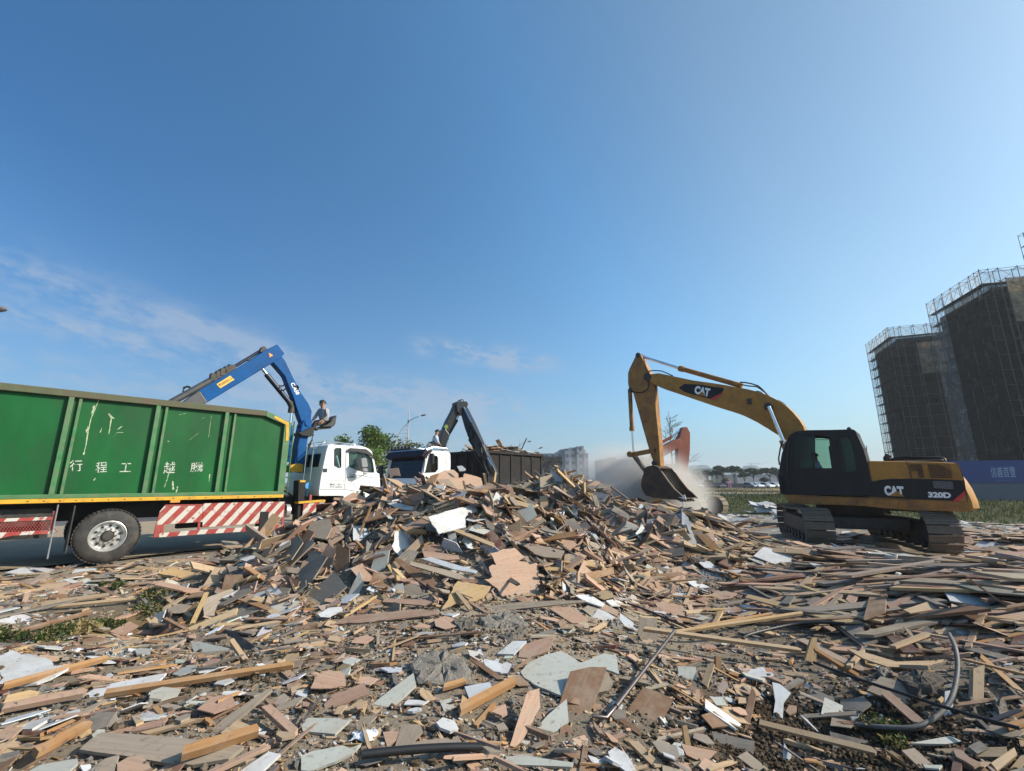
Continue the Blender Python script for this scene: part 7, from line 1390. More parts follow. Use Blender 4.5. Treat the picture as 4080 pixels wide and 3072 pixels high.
cloth('plastic_bag', C2, (365, 880), .07, (.66, .68, .72), 'thin white plastic bag standing in the foreground debris', 'plastic bag')
cloth('plastic_bag', E2, (490, 820), .06, (.62, .66, .7), 'small white plastic bag beside the crushed glass and weeds', 'plastic bag')
cloth('plastic_bag', Z3 if False else L, (2160, 490), .2, (.7, .7, .72), 'white plastic bag on the planks beyond the far track', 'plastic bag')
def lid():
    p = hit(D2(745, 225)); mb = MB(None); mb.lathe(p + [0, 0, .03], (0, .2, 1), [(0, .01), (0, .075), (.012, .075), (.014, .06), (.01, .01)], 24); tag(mb.build('jar_lid', MT['white_mark'], smooth=True), 'round white lid lying among the grey scraps', 'lid')
lid()
def bag():
    mb = MB(XF); mb.prism(XF.pts(K, [(410, 722), (470, 735), (490, 690), (515, 688), (530, 730), (542, 768), (505, 762), (455, 745)], .64), .63, .65); mb.prism(XF.pts(K, [(478, 800), (500, 808), (508, 860), (488, 850)], .64), .63, .65); tag(mb.build('plastic_bag', MT['white_mark'], smooth=True), 'white plastic bag hanging from the bucket teeth', 'plastic bag')
bag()
def panel_heap(f, x0, x1, ytop, ybot, n, Y, name_, lab, cols):
    rr = random.Random(int(x0)); c0 = at_depth(f((x0 + x1) / 2, ybot), Y); w = abs(at_depth(f(x1, ybot), Y)[0] - at_depth(f(x0, ybot), Y)[0]); zt = at_depth(f(x0, ytop), Y)[2]
    for k in range(n):
        t = k / n; o = np.array([c0[0] + rr.uniform(-.42, .42) * w * (1 - .5 * t), c0[1] + rr.uniform(-.8, .8), .08 + (max(zt, .3) - .1) * t]); nn = np.array([rr.uniform(-.25, .25), rr.uniform(-.5, .1), 1]); nn /= np.linalg.norm(nn); e1 = np.array([1, rr.uniform(-.5, .5), 0]); e1 -= nn * (e1 @ nn); e1 /= np.linalg.norm(e1); e2 = np.cross(nn, e1); L_ = rr.uniform(.5, 1.1); W_ = rr.uniform(.4, .8)
        P2 = jagged([(-L_ / 2, -W_ / 2), (L_ / 2, -W_ / 2 * rr.uniform(.6, 1.1)), (L_ / 2 * rr.uniform(.8, 1.1), W_ / 2), (-L_ / 2, W_ / 2 * rr.uniform(.7, 1.1))], .04, rr, .15); V, l, s, uv = piece(P2, o, e1, e2, nn, .03); c = rr.choice(cols)
        solo('stacked_panel', V, l, s, uv, PAL[c], MT['panel'], lab, 'panel', name_)
panel_heap(K, 1600, 1990, 810, 930, 14, 24, 'pale panels heaped on the yard', 'broken pale panel heaped on the yard by the green field', ['white', 'blue', 'sage'])
panel_heap(L, 270, 540, 150, 215, 10, 17, 'bluish panels heaped behind the near track', 'broken bluish panel heaped behind the near excavator track', ['blue', 'blue', 'white'])
def bin_load():
    xb, xa, zt = BIN; rr = random.Random(5)
    for k in range(70):
        x = rr.uniform(xb, xa - .1); y = rr.uniform(-2.2, -.1); z = zt + .02 + .3 * math.sin(math.pi * (x - xb) / (xa - xb)) * rr.uniform(.2, 1) * (.6 + .4 * math.sin(-y * 1.4)); p = SF.w(x, y, z); n = np.array([rr.gauss(0, .3), rr.gauss(0, .3), 1]); n /= np.linalg.norm(n); a = rr.uniform(0, 6.3); e1 = np.array([math.cos(a), math.sin(a), 0]); e1 -= n * (e1 @ n); e1 /= np.linalg.norm(e1); e2 = np.cross(n, e1); L_ = rr.uniform(.3, 1.1); W_ = rr.uniform(.08, .4)
        V, l, s, uv = piece(jagged([(-L_ / 2, -W_ / 2), (L_ / 2, -W_ / 2), (L_ / 2, W_ / 2), (-L_ / 2, W_ / 2)], .02, rr, .12), p, e1, e2, n, .02); c = rr.choice(['pink', 'tan', 'brown', 'grey', 'orange', 'white'])
        solo('loaded_board', V, l, s, uv, np.array(PAL[c]), MT['wood'], 'broken board in the load heaped on the dark container', 'board', 'boards loaded in the dark container')
    p = SF.w(xb + 1.0, -.6, zt); mb = MB(None); mb.bar(p, p + np.array([.35, 0, .75]), .12, .05); tag(mb.build('loaded_board', MT['dark_steel']), 'dark board sticking up out of the dark container load', 'board')
bin_load()

# ------------------------------------------------------------------ plants
def leaf_mat(name, c, t=.35):
    m = bpy.data.materials.new(name); m.use_nodes = True; nt = m.node_tree; nt.nodes.clear(); N_ = nt.nodes; out = N_.new('ShaderNodeOutputMaterial'); at = N_.new('ShaderNodeAttribute'); at.attribute_name = 'col'
    d = N_.new('ShaderNodeBsdfPrincipled'); d.inputs['Roughness'].default_value = .6; d.inputs['Specular IOR Level'].default_value = .25; tr = N_.new('ShaderNodeBsdfTranslucent'); lk(nt, at.outputs['Color'], d.inputs['Base Color']); lk(nt, at.outputs['Color'], tr.inputs[0]); mx = N_.new('ShaderNodeMixShader'); mx.inputs[0].default_value = t; lk(nt, d.outputs[0], mx.inputs[1]); lk(nt, tr.outputs[0], mx.inputs[2]); lk(nt, mx.outputs[0], out.inputs[0]); return m
MT['leaf'] = leaf_mat('leaves', None); MT['bark'] = mat('bark', (.12, .09, .065), .9, 0, .3, 8)
def leaves(centres, radii, n, size, cols, rng, flat=1.0):
    k = len(centres); ci = rng.integers(0, k, n); v = rng.normal(0, 1, (n, 3)); v /= np.linalg.norm(v, axis=1, keepdims=True); v *= (rng.random(n) ** .45)[:, None]; c = np.array(centres)[ci] + v * np.array(radii)[ci][:, None] * np.array([1, 1, flat])
    a = rng.normal(0, 1, (n, 3)); a /= np.linalg.norm(a, axis=1, keepdims=True); b = np.cross(a, rng.normal(0, 1, (n, 3))); b /= np.linalg.norm(b, axis=1, keepdims=True); s = size * rng.uniform(.6, 1.3, (n, 1))
    V = np.stack([c - a * s, c + b * s * .45, c + a * s, c - b * s * .45], 1).reshape(-1, 3); F = np.arange(n * 4); tone = rng.uniform(.6, 1.35, (k, 1))[ci]; C = np.array(cols)[rng.integers(0, len(cols), n)] * tone * rng.uniform(.8, 1.2, (n, 1)); return V, F, np.repeat(C, 4, 0), np.full(n, 4)
def tree(p, h, spread, label, group, seed, n=2600, leaf=.09, cols=((.06, .11, .025), (.09, .14, .03), (.045, .085, .02)), shape='round', trunk_h=.42, name='tree'):
    rng = np.random.default_rng(seed); fr = Frame((p[0], p[1], p[2] if len(p) > 2 else 0), 0); T = thing(name, fr, label, 'tree', group); mb = MB(fr); r0 = h * .022; th = h * trunk_h
    mb.tube([(0, 0, -.1), (rng.normal(0, .02) * h, 0, th * .5), (rng.normal(0, .03) * h, rng.normal(0, .02) * h, th), (0, 0, h * .8)], r0 * 1.3, 8, r1=r0 * .25); cs, rs = [], []; nb = 11
    for k in range(nb):
        a = 2 * math.pi * k / nb + rng.uniform(-.3, .3); rad = spread * rng.uniform(.45, 1); zt = h * (rng.uniform(.82, .97) - .1 * (rad / spread) ** 2 if shape == 'umbrella' else rng.uniform(.48, .92) - .15 * (rad / spread) ** 2)
        tip = (rad * math.cos(a), rad * math.sin(a), zt); z0 = th * rng.uniform(.75, 1.15); mb.tube([(0, 0, z0), (tip[0] * .5, tip[1] * .5, z0 + (zt - z0) * .62), tip], r0 * .5, 5, r1=r0 * .12); cs.append(fr.w(*tip)); rs.append(spread * rng.uniform(.24, .42))
    for k in range(5): cs.append(fr.w(rng.normal(0, .3) * spread, rng.normal(0, .3) * spread, h * rng.uniform(.78, .95))); rs.append(spread * rng.uniform(.25, .4))
    mb.build('trunk', MT['bark'], T, smooth=True); V, F, C, S = leaves(cs, rs, n, leaf, cols, rng, .5 if shape == 'umbrella' else .85); V = V - fr.o; o = link('crown', fast_mesh('crown', V, F, col=C, m=MT['leaf'], sizes=S)); o.parent = T; return T
p = at_depth(G(1130, 1200), 27); tree((p[0], p[1]), 4.9, 2.3, 'bright green leafy tree behind the two white truck cabs', None, 21, 5200, .10, ((.10, .16, .03), (.07, .12, .03), (.13, .17, .04)))
p = at_depth(N(560, 900), 33); tree((p[0], p[1]), 4.6, 1.9, 'small leafy tree behind the roof lamps of the facing truck', None, 22, 2600, .10, ((.09, .12, .03), (.12, .12, .04), (.06, .09, .025)))
p = at_depth(J(1440, 1050), 70); tree((p[0], p[1]), 5.5, 1.5, 'thin brownish street tree in front of the pale apartment block', None, 23, 500, .16, ((.12, .08, .05), (.1, .09, .04)))
def bare_tree(p, h, label):
    rng = np.random.default_rng(5); fr = Frame(p, 0); T = thing('bare_tree', fr, label, 'tree'); mb = MB(fr); tw = MB(fr)
    def grow(o, d, l, r, lvl, mbx):
        q = o + d * l; mid = (o + q) / 2 + rng.normal(0, .04, 3) * l; mbx.tube([o, mid, q], r, 5, r1=r * .6)
        if lvl == 0: return
        for k in range(3 if lvl > 1 else 4):
            nd = d + rng.normal(0, .55, 3); nd[2] = abs(nd[2]) * .8 + .1; nd /= np.linalg.norm(nd); grow(o + (q - o) * rng.uniform(.45, 1), nd, l * rng.uniform(.5, .75), r * .55, lvl - 1, tw)
    o = np.zeros(3); mb.tube([(0, 0, 0), (.1, 0, h * .5), (.05, 0, h)], .09, 6, r1=.015)
    for k in range(16): a = rng.uniform(0, 6.3); z = h * rng.uniform(.2, .92); d = np.array([math.cos(a), math.sin(a), rng.uniform(.3, 1)]); d /= np.linalg.norm(d); grow(np.array([.05, 0, z]), d, (h * .28) * (1.15 - z / h), .025, 2, tw)
    mb.build('trunk', MT['bark'], T, smooth=True); tw.build('twigs', MT['bark'], T)
p = at_depth(Cz(715, 1150), 38); bare_tree((p[0], p[1], 0), 7.6, 'leafless thin tree behind the orange excavator arm')
UM = [(1110, 225, 175, 0), (1290, 232, 165, 1), (1020, 300, 110, 2), (860, 300, 100, 3), (1600, 268, 190, 4), (1860, 250, 190, 5), (1460, 330, 110, 6), (680, 330, 120, 7), (1990, 300, 120, 8), (2120, 290, 150, 9)]
LB = ['tallest umbrella shaped tree on the far side of the field', 'umbrella tree touching the tallest one across the field', 'low umbrella tree left of the tallest one across the field', 'small umbrella tree below the far apartment towers', 'wide umbrella tree in front of the distant building crane', 'wide umbrella tree behind the white parked cars', 'sparse tree between the two wide umbrella trees and the tallest', 'dark bushy tree beside the orange excavator stick far away', 'far umbrella tree next to the black cab front', 'far umbrella tree hidden behind the black cab']
for (x, y, w, k) in UM:
    Y = 145 + 4 * (k % 3); c = at_depth(K(x, y), Y); sp = w / 4.0218 / FPX * Y * .55; tree((c[0], Y, 0), c[2], sp * 1.25, LB[k], 'umbrella trees beyond the field', 40 + k, 2000, .4, ((.03, .05, .018), (.045, .065, .02), (.025, .04, .015)), 'umbrella' if k not in (7,) else 'round', .5)
for k, (x, y, w) in enumerate(((880, 445, 100), (1160, 430, 90), (1790, 410, 110), (590, 420, 110))):
    Y = 138; c = at_depth(K(x, y), Y); tree((c[0], Y, 0), c[2], w / 4.02 / FPX * Y * .6, ['dark round bush left of the tallest umbrella tree across the field', 'reddish bush under the tallest umbrella tree', 'round bush behind the white parked cars', 'brownish bush beside the orange excavator stick across the field'][k], 'bushes beyond the field', 60 + k, 500, .3, ((.03, .045, .02), (.05, .05, .03)) if k % 2 == 0 else ((.09, .06, .045), (.06, .06, .03)), 'round', .3, 'bush')
def grass_field():
    n = 52000; rng = RNG; r = 15 * (130 / 15) ** rng.random(n); a = R(1) * rng.uniform(3, 64, n); x, y = r * np.sin(a), r * np.cos(a); k = (y + .62 * np.maximum(x - 7, 0) > 25.5) ; x, y = x[k], y[k]; n = len(x); d = np.hypot(x, y)
    h = np.where(d < 75, rng.uniform(.25, .85, n), rng.uniform(.15, .4, n)) * np.clip(d / 45, .55, 1.3) * (.55 + .45 * np.clip(wav(x * .25, y * .25, 0, 6) + .4, 0, 1.4)); h = np.where((x > 12) & (d < 45), h * .35, h * np.where(d < 75, .5, .7)); w = .018 * d / 20; b = rng.uniform(0, 6.28, n); lx, ly = np.cos(b) * w, np.sin(b) * w; tx, ty = rng.normal(0, .2, n) * h, rng.normal(0, .2, n) * h; z0 = Hh(x, y)
    V = np.stack([np.stack([x - lx, y - ly, z0], -1), np.stack([x + lx, y + ly, z0], -1), np.stack([x + tx, y + ty, z0 + h], -1)], 1).reshape(-1, 3)
    g = np.array([(.055, .075, .025), (.085, .1, .035), (.04, .06, .022), (.13, .12, .05)])[rng.integers(0, 4, n)]; dry = np.array([(.36, .27, .11), (.27, .21, .09), (.2, .17, .07)])[rng.integers(0, 3, n)]; f = sm(68, 84, d + rng.normal(0, 5, n))[:, None]; C = (g * (1 - f) + dry * f) * rng.uniform(.75, 1.25, (n, 1))
    tag(link('field_grass', fast_mesh('field_grass', V, np.arange(n * 3), col=np.repeat(C, 3, 0), m=MT['leaf'], sizes=np.full(n, 3))), 'green and dry grass covering the field', 'grass', kind='stuff')
grass_field()
def weed(f, q, r, n, label, dry=.2, size=.017):
    n *= 2; p = hit(f(*q)); p = at_depth(f(*q), 24) if p is None else p; rng = np.random.default_rng(int(q[0])); cs = [p + np.array([rng.normal(0, r * .5), rng.normal(0, r * .35), rng.uniform(.02, r * .45)]) for _ in range(12)]; V, F, C, S = leaves(cs, [r * .35] * 12, n, size, ((.05, .085, .02), (.07, .11, .03), (.035, .06, .015)), rng, .7)
    n0 = n; dm = np.repeat(rng.random(n) < dry, 4); C[dm] = np.array([.3, .24, .11]); o = p.copy(); tag(link('weed_clump', fast_mesh('weed_clump', V - o, F, col=C, m=MT['leaf'], sizes=S), o), label, 'weeds', 'weeds in the debris')
weed(E2, (350, 735), .26, 520, 'dark green weed clump above the torn white sheet', .25); weed(E2, (470, 690), .2, 300, 'straw coloured dry grass tuft on the green weeds', .95, .03); weed(E2, (640, 650), .16, 330, 'light green weed clump beside the sandy hollow', .1); weed(E2, (745, 395), .16, 300, 'small green weed clump by the wide roadside plank', .1); weed(E2, (1060, 470), .26, 300, 'half dry weeds at the foot of the crossed battens', .55); weed(E2, (960, 560), .2, 220, 'green weeds on the rim of the sandy hollow', .25)
weed(E2, (35, 730), .2, 380, 'green weeds at the left edge below the pink board', .05); weed(D2, (1080, 210), .16, 240, 'faded weeds between the grey scraps', .3); weed(D2, (1430, 920), .12, 240, 'pale weeds in the shade under the grey sloping board', .3); weed(D2, (1500, 1010), .1, 200, 'yellowish weed sprig inside the hose loop', .4); weed(E2, (1500, 150), .18, 260, 'brown dry weeds by the roadside scraps', .9); weed(K, (665, 600), .5, 260, 'green shrub beside the orange excavator track', .05, .08)

# ------------------------------------------------------------------ street lamps
MT['lamp_pole'] = mat('lamp_pole_paint', (.55, .42, .36), .5, 0, .1); MT['fac_tan'] = mat('cream_wall', (.36, .31, .22), .85); MT['lamp_arm'] = mat('lamp_arm_grey', (.16, .16, .17), .5)
def lamp(fz, base, top, joint, arm, head, Y, label, fan=True, r=.06):
    o = at_depth(fz(*base), Y); fr = Frame((o[0], o[1], 0), 90); T = thing('street_lamp', fr, label, 'street lamp', 'street lamps along the road'); px = lambda q: fr.px(fz(*q), 0)
    tp, jt = px(top), px(joint); x0 = px(base)[0]; mb = MB(fr); mb.tube([(tp[0], 0, 0), (tp[0], 0, tp[2])], r, 8, r1=r * .55); mb.build('pole', MT['lamp_pole'], T, smooth=True)
    mb = MB(fr); pa = [px(q) for q in arm]; mb.tube([(tp[0], 0, jt[2])] + pa, r * .55, 8, r1=r * .4); mb.lathe((tp[0], 0, jt[2] - .12), (0, 0, 1), [(0, r * .5), (.02, r * 1.5), (.2, r * 1.5), (.24, r * .5)], 10); mb.build('arm', MT['lamp_arm'], T, smooth=True)
    h0, h1 = px(head[0]), px(head[1]); d = np.array(h1) - np.array(h0); ln = np.linalg.norm(d); mb = MB(fr); mb.lathe(h0, d / ln, [(0, ln * .06), (ln * .2, ln * .14), (ln * .6, ln * .17), (ln * .9, ln * .12), (ln, ln * .03)], 12); mb.build('lamp_head', MT['lamp_arm'], T, smooth=True)
    if fan:
        zb, zt = jt[2] - .55 * (jt[2]) , jt[2] - .1; mb = MB(fr); arc = []
        for k in range(13): t = k / 12; arc.append((tp[0] - .0 - 1.05 * math.sin(math.pi * t) ** .8 * (1 - .15 * t), 0, zb + (zt - zb) * t))
        mb.tube(arc, r * .45, 6)
        for k in range(1, 12): mb.tube([arc[k], (tp[0], 0, arc[k][2] - .05)], r * .28, 5)
        mb.build('ladder_fan', MT['lamp_pole'], T)
lamp(N, (556, 1150), (571, 268), (572, 405), [(625, 372), (690, 343)], ((715, 338), (785, 322)), 36, 'tall street lamp with a ladder fan behind the facing truck cab')
lamp(N, (1962, 1100), (1962, 620), (1966, 706), [(1995, 680), (2035, 666)], ((2060, 662), (2110, 655)), 74, 'small far street lamp rising behind the dark container load')
lamp(J, (1205, 1050), (1208, 752), (1210, 752), [(1235, 710), (1280, 690)], ((1280, 690), (1338, 668)), 95, 'faint thin street lamp beside the pale apartment block', False, .05)
lamp(J, (1750, 1080), (1740, 800), (1740, 805), [(1775, 775), (1830, 762)], ((1830, 762), (1880, 750)), 60, 'street lamp standing in front of the pale apartment block', False, .06)
lamp(Fz, (-520, 1200), (-520, 250), (-520, 420), [(-380, 380), (-180, 366), (-80, 365)], ((-80, 365), (44, 366)), 14, 'street lamp whose head just pokes in at the left edge', True, .08)

# ------------------------------------------------------------------ buildings under scaffolding
def net_mat(name, c, alpha, sc=1.2):
    m = bpy.data.materials.new(name); m.use_nodes = True; nt = m.node_tree; nt.nodes.clear(); N_ = nt.nodes; out = N_.new('ShaderNodeOutputMaterial'); tc = N_.new('ShaderNodeTexCoord'); n = N_.new('ShaderNodeTexNoise'); n.inputs['Scale'].default_value = sc; n.inputs['Detail'].default_value = 9; n.inputs['Roughness'].default_value = .7; lk(nt, tc.outputs['Object'], n.inputs[0])
    r = N_.new('ShaderNodeMapRange'); r.inputs[1].default_value = .3; r.inputs[2].default_value = .7; r.inputs[3].default_value = .3; r.inputs[4].default_value = 1.9; lk(nt, n.outputs['Fac'], r.inputs[0]); v = N_.new('ShaderNodeVectorMath'); v.operation = 'SCALE'; v.inputs[0].default_value = c; lk(nt, r.outputs[0], v.inputs[3])
    d = N_.new('ShaderNodeBsdfDiffuse'); t = N_.new('ShaderNodeBsdfTranslucent'); lk(nt, v.outputs[0], d.inputs[0]); lk(nt, v.outputs[0], t.inputs[0]); a = N_.new('ShaderNodeMixShader'); a.inputs[0].default_value = .5; lk(nt, d.outputs[0], a.inputs[1]); lk(nt, t.outputs[0], a.inputs[2]); tr = N_.new('ShaderNodeBsdfTransparent'); b = N_.new('ShaderNodeMixShader'); lk(nt, tr.outputs[0], b.inputs[1]); lk(nt, a.outputs[0], b.inputs[2])
    r2 = N_.new('ShaderNodeMapRange'); r2.inputs[1].default_value = .3; r2.inputs[2].default_value = .7; r2.inputs[3].default_value = alpha - .14; r2.inputs[4].default_value = min(1, alpha + .12); lk(nt, n.outputs['Fac'], r2.inputs[0]); lk(nt, r2.outputs[0], b.inputs[0]); lk(nt, b.outputs[0], out.inputs[0]); return m
MT['net_dark'] = net_mat('dark_debris_net', (.034, .032, .026), .86, .5); MT['net_pale'] = net_mat('pale_debris_net', (.40, .39, .37), .36, .8); MT['net_sunlit'] = net_mat('sunlit_debris_net', (.42, .33, .22), .85, .7)  # last net: the sun's golden glow on upper rows put into its colour
MT['scaf'] = mat('scaffold_tube', (.125, .115, .105), .7, .1, .2); MT['deck'] = mat('scaffold_deck', (.10, .075, .055), .8); MT['concrete_dark'] = mat('raw_concrete', (.05, .05, .048), .9, 0, .2, .5)
def scaffold_building(near, left_az, left_len, front_len, top, label, body_in=1.5, left_face=True, sunlit_rows=0, crown=1):
    """Corner `near`; left face runs away along left_az, front face runs to the side at right angles."""
    fr = Frame((near[0], near[1], 0), left_az)           # x along the left face, y = left; the front face runs along -y
    T = thing('scaffolded_building', fr, label, 'building', 'buildings wrapped in scaffolding'); lv = 1.78; nl = int(top / lv); zt = nl * lv; bay = 1.83
    mb = MB(fr); mb.box(body_in, left_len + 6 if not left_face else left_len - .5 + 1.0, -front_len + .3, -body_in, 0, zt - lv * crown - .3)
    for k in range(nl - crown): mb.box(body_in - .12, body_in, -front_len + .3, -body_in, k * lv * 1.0 + 1.5, k * lv + 1.7)
    mb.build('concrete_body', MT['concrete_dark'], T)
    def face(P, nb, depth_v, nm):
        s = MB(fr); dk = MB(fr)
        for d_ in (0, 1):
            for k in range(nb + 1):
                a = P(k * bay, d_ * .9); s.tube([(*a, 0), (*a, zt + .15)], .045, 4)
        for l in range(nl + 1):
            z = l * lv
            for d_ in (0, 1): a, b = P(0, d_ * .9), P(nb * bay, d_ * .9); s.tube([(*a, z), (*b, z)], .03, 4)
            if l >= nl - crown - 1 or nm == 'side':
                for k in range(nb + 1): a, b = P(k * bay, 0), P(k * bay, .9); s.tube([(*a, z), (*b, z)], .03, 4)
            if 0 < l < nl:
                q = [P(0.02, .1), P(nb * bay - .02, .1), P(nb * bay - .02, .82), P(.02, .82)]; dk.add([(*c, z + .04) for c in q] + [(*c, z + .08) for c in q], [(0, 1, 2, 3), (7, 6, 5, 4), (0, 4, 5, 1), (1, 5, 6, 2), (2, 6, 7, 3), (3, 7, 4, 0)])
        for k in range(nb):
            for l in range(nl):
                if (nm == 'side' and k >= nb - 2) or l >= nl - crown - 1:
                    a, b = P(k * bay, 0), P(k * bay + bay, 0); s.tube([(*a, l * lv), (*b, l * lv + lv)], .02, 3); s.tube([(*b, l * lv), (*a, l * lv + lv)], .02, 3)
        s.build('scaffold_frame', MT['scaf'], T); dk.build('scaffold_deck', MT['deck'], T)
        return nl
    nb = int(front_len / bay)
    face(lambda t, d: (d, -t), nb, 1, 'front')
    def sheet(P, n, z0, z1, m, nm, seed):
        rng = np.random.default_rng(seed); mb = MB(fr); nz = max(2, int((z1 - z0) / .6)); nu = n * 3; pts = []
        for i in range(nu + 1):
            for j in range(nz + 1):
                u = i / nu * n * bay; z = z0 + (z1 - z0) * j / nz; pts.append((*P(u, (.07 if seed in (3, 5) else -.03) - .10 * abs(math.sin(math.pi * u / bay)) * rng.uniform(.3, 1) + rng.normal(0, .02)), z - (.22 * math.sin(math.pi * (u / bay % 1)) * rng.uniform(.7, 1.1) if j == nz else 0)))
        mb.add(pts, [(i * (nz + 1) + j, (i + 1) * (nz + 1) + j, (i + 1) * (nz + 1) + j + 1, i * (nz + 1) + j + 1) for i in range(nu) for j in range(nz)]); mb.build(nm, MT[m], T)
    F_ = lambda t, d: (d, -t); S_ = lambda t, d: (t, -d)
    zc = zt - lv * crown
    sheet(F_, nb, .5, zc - sunlit_rows * lv, 'net_dark', 'netting', 3)
    if sunlit_rows: sheet(F_, nb, zc - sunlit_rows * lv, zc, 'net_sunlit', 'netting', 5)
    sheet(F_, nb, zc, zt - .1, 'net_pale' if not sunlit_rows else 'net_sunlit', 'netting', 4)
    if left_face:
        nl_ = int(left_len / bay); face(S_, nl_, 1, 'side'); k_ = nl_ - 2; sheet(S_, k_, .5, zc, 'net_dark', 'netting', 8); sheet(lambda t, d: (t + k_ * bay, -d), nl_ - k_, .5, zc, 'net_pale', 'netting', 6); sheet(S_, nl_, zc, zt - .1, 'net_pale', 'netting', 7)
    return T
scaffold_building((66.8, 75.0), 22, 11, 16, 28.6, 'lower scaffolded building farthest from the road with a see-through netted edge', crown=1)
scaffold_building((69.3, 72.7), 22, -3, 13, 26.2, 'scaffolded block with sunlit tan netting on top between the two netted towers', sunlit_rows=3, crown=0, left_face=False)
scaffold_building((56.6, 49.6), 17, 11, 12.5, 27.6, 'taller dark netted building with a slanting scaffold roofline', crown=1)
scaffold_building((57.7, 48.0), 17, -3, 24, 25.2, 'nearest netted building with sunlit tan sheets at the picture edge', sunlit_rows=3, crown=0, left_face=False)
p = at_depth((4068, 900), 56); scaffold_building((p[0], p[1]), 17, -3, 10, p[2] + .6, 'tallest scaffold corner peeking in at the picture edge', sunlit_rows=2, crown=1, left_face=False)
def hoarding():
    fr = Frame((42, 40.2, 0), 107); T = thing('site_hoarding', fr, 'dark blue site hoarding with white Chinese lettering before the netted buildings', 'hoarding'); zt = fr.px(D(2000, 655), 0)[2]
    mb = MB(fr); mb.box(-6, 26, -.1, .0, 1.55, zt); mb.build('blue_panel', mat('navy_hoarding', (.03, .06, .21), .6, 0, .12, .7, (.06, .06, .08), .3, 1), T)
    mb = MB(fr); mb.box(-6, 26, -.1, .0, .0, 1.5); mb.build('grey_panel', mat('grey_hoarding', (.13, .14, .16), .7, 0, .15, 1), T); mb = MB(fr); mb.box(-6, 26, -.12, .03, 1.5, 1.55); mb.build('rail', MT['black_trim'], T)
    H5 = zoom(3900, 1830, 12.289); l = fr.pts(H5, [(620, 890), (1830, 880), (540, 370)], -.1)
    text_mesh('lettering', '信義首豐', fr, l[0], l[1], l[2], -.106, mat('pale_blue_letter', (.42, .5, .6), .6), T)
    mb = MB(fr); mb.prism(fr.pts(H5, [(860, 1075), (1600, 1070), (1600, 1030), (850, 1030)], -.1), -.106, -.102); mb.build('small_print', mat('faint_letter', (.09, .11, .19), .6), T)
hoarding()

# ------------------------------------------------------------------ skyline, parked cars, far wall
def facade(name, wall, win, sx, sz, fx=.5, fz=.5):
    m = mat(name, wall, .85, 0, .06, .3); nt = m.node_tree; bs = nt.nodes['Principled BSDF']; src = bs.inputs['Base Color'].links[0].from_socket; tc = nt.nodes.new('ShaderNodeTexCoord'); sp = nt.nodes.new('ShaderNodeSeparateXYZ'); lk(nt, tc.outputs['Object'], sp.inputs[0])
    def f(sock, s, fr_):
        d = nt.nodes.new('ShaderNodeMath'); d.operation = 'DIVIDE'; lk(nt, sock, d.inputs[0]); d.inputs[1].default_value = s; q = nt.nodes.new('ShaderNodeMath'); q.operation = 'FRACT'; lk(nt, d.outputs[0], q.inputs[0]); g = nt.nodes.new('ShaderNodeMath'); g.operation = 'LESS_THAN'; lk(nt, q.outputs[0], g.inputs[0]); g.inputs[1].default_value = fr_; return g.outputs[0]
    k = nt.nodes.new('ShaderNodeMath'); k.operation = 'MULTIPLY'; lk(nt, f(sp.outputs[1], sx, fx), k.inputs[0]); lk(nt, f(sp.outputs[2], sz, fz), k.inputs[1]); mx = nt.nodes.new('ShaderNodeMixRGB'); lk(nt, k.outputs[0], mx.inputs[0]); lk(nt, src, mx.inputs[1]); mx.inputs[2].default_value = (*win, 1); lk(nt, mx.outputs[0], bs.inputs['Base Color']); return m
MT['fac_grey'] = facade('grey_facade', (.34, .35, .36), (.12, .13, .15), 3.2, 3.2, .42, .45); MT['fac_pale'] = facade('pale_facade', (.42, .43, .44), (.15, .17, .2), 2.6, 3.1, .4, .5); MT['fac_brown'] = facade('brown_facade', (.20, .165, .14), (.12, .11, .1), 3.0, 3.2, .4, .45)
def block(f, blocks, Y, m, label, az=0, depth=16, extra=None):
    o = at_depth(f(blocks[0][0], blocks[0][2]), Y); fr = Frame((o[0], Y, 0), az); T = thing('apartment_block', fr, label, 'building', 'distant buildings')
    for k, (x0, x1, y, dy) in enumerate(blocks):
        a, b = at_depth(f(x0, y), Y)[0] - o[0], at_depth(f(x1, y), Y)[0] - o[0]; zt = at_depth(f(x0, y), Y)[2]; mb = MB(fr); mb.box(dy, depth, -b, -a, 0, zt); w = mb.build('wall', MT[m], T)
        mb = MB(fr); mb.box(dy - .15, depth, -b - .1, -a + .1, zt, zt + .35); mb.build('parapet', MT['fac_plain'], w)
    return T, fr, o
MT['fac_plain'] = mat('plain_facade', (.36, .36, .36), .85)
T, fr, o = block(J, [(1205, 1660, 772, 0), (1545, 1610, 745, 3), (1608, 1650, 705, 3), (1655, 1740, 705, -2), (1740, 1805, 685, 0), (1805, 1835, 720, 1), (1832, 1900, 672, -1), (1895, 1942, 660, 1), (1940, 2000, 765, 0), (1940, 1970, 715, 2)], 210, 'fac_grey', 'grey apartment block stepping up behind the dust beside the dark container')
win = MB(fr)
me0 = None
for r_, y in enumerate((835, 868, 902, 935)):
    for k in range(11):
        x = 1250 + k * 35
        if 1310 < x < 1390: continue
        p = fr.px(J(x, y), .0) if False else None; c = at_depth(J(x, y), 210); mb = MB(fr); yy = -(c[0] - o[0]); mb.box(-.14, -.02, yy - .55, yy + .55, c[2] - .9, c[2] + .9); mb.build('window', MT['glass_wind'], T)
for r_, y in enumerate((840, 905, 938, 968)): c = at_depth(J(1345, y), 210); yy = -(c[0] - o[0]); mb = MB(fr); mb.box(-.16, -.02, yy - 2.9, yy + 2.9, c[2] - .9, c[2] + 1.1); mb.build('window_band', MT['glass_wind'], T)
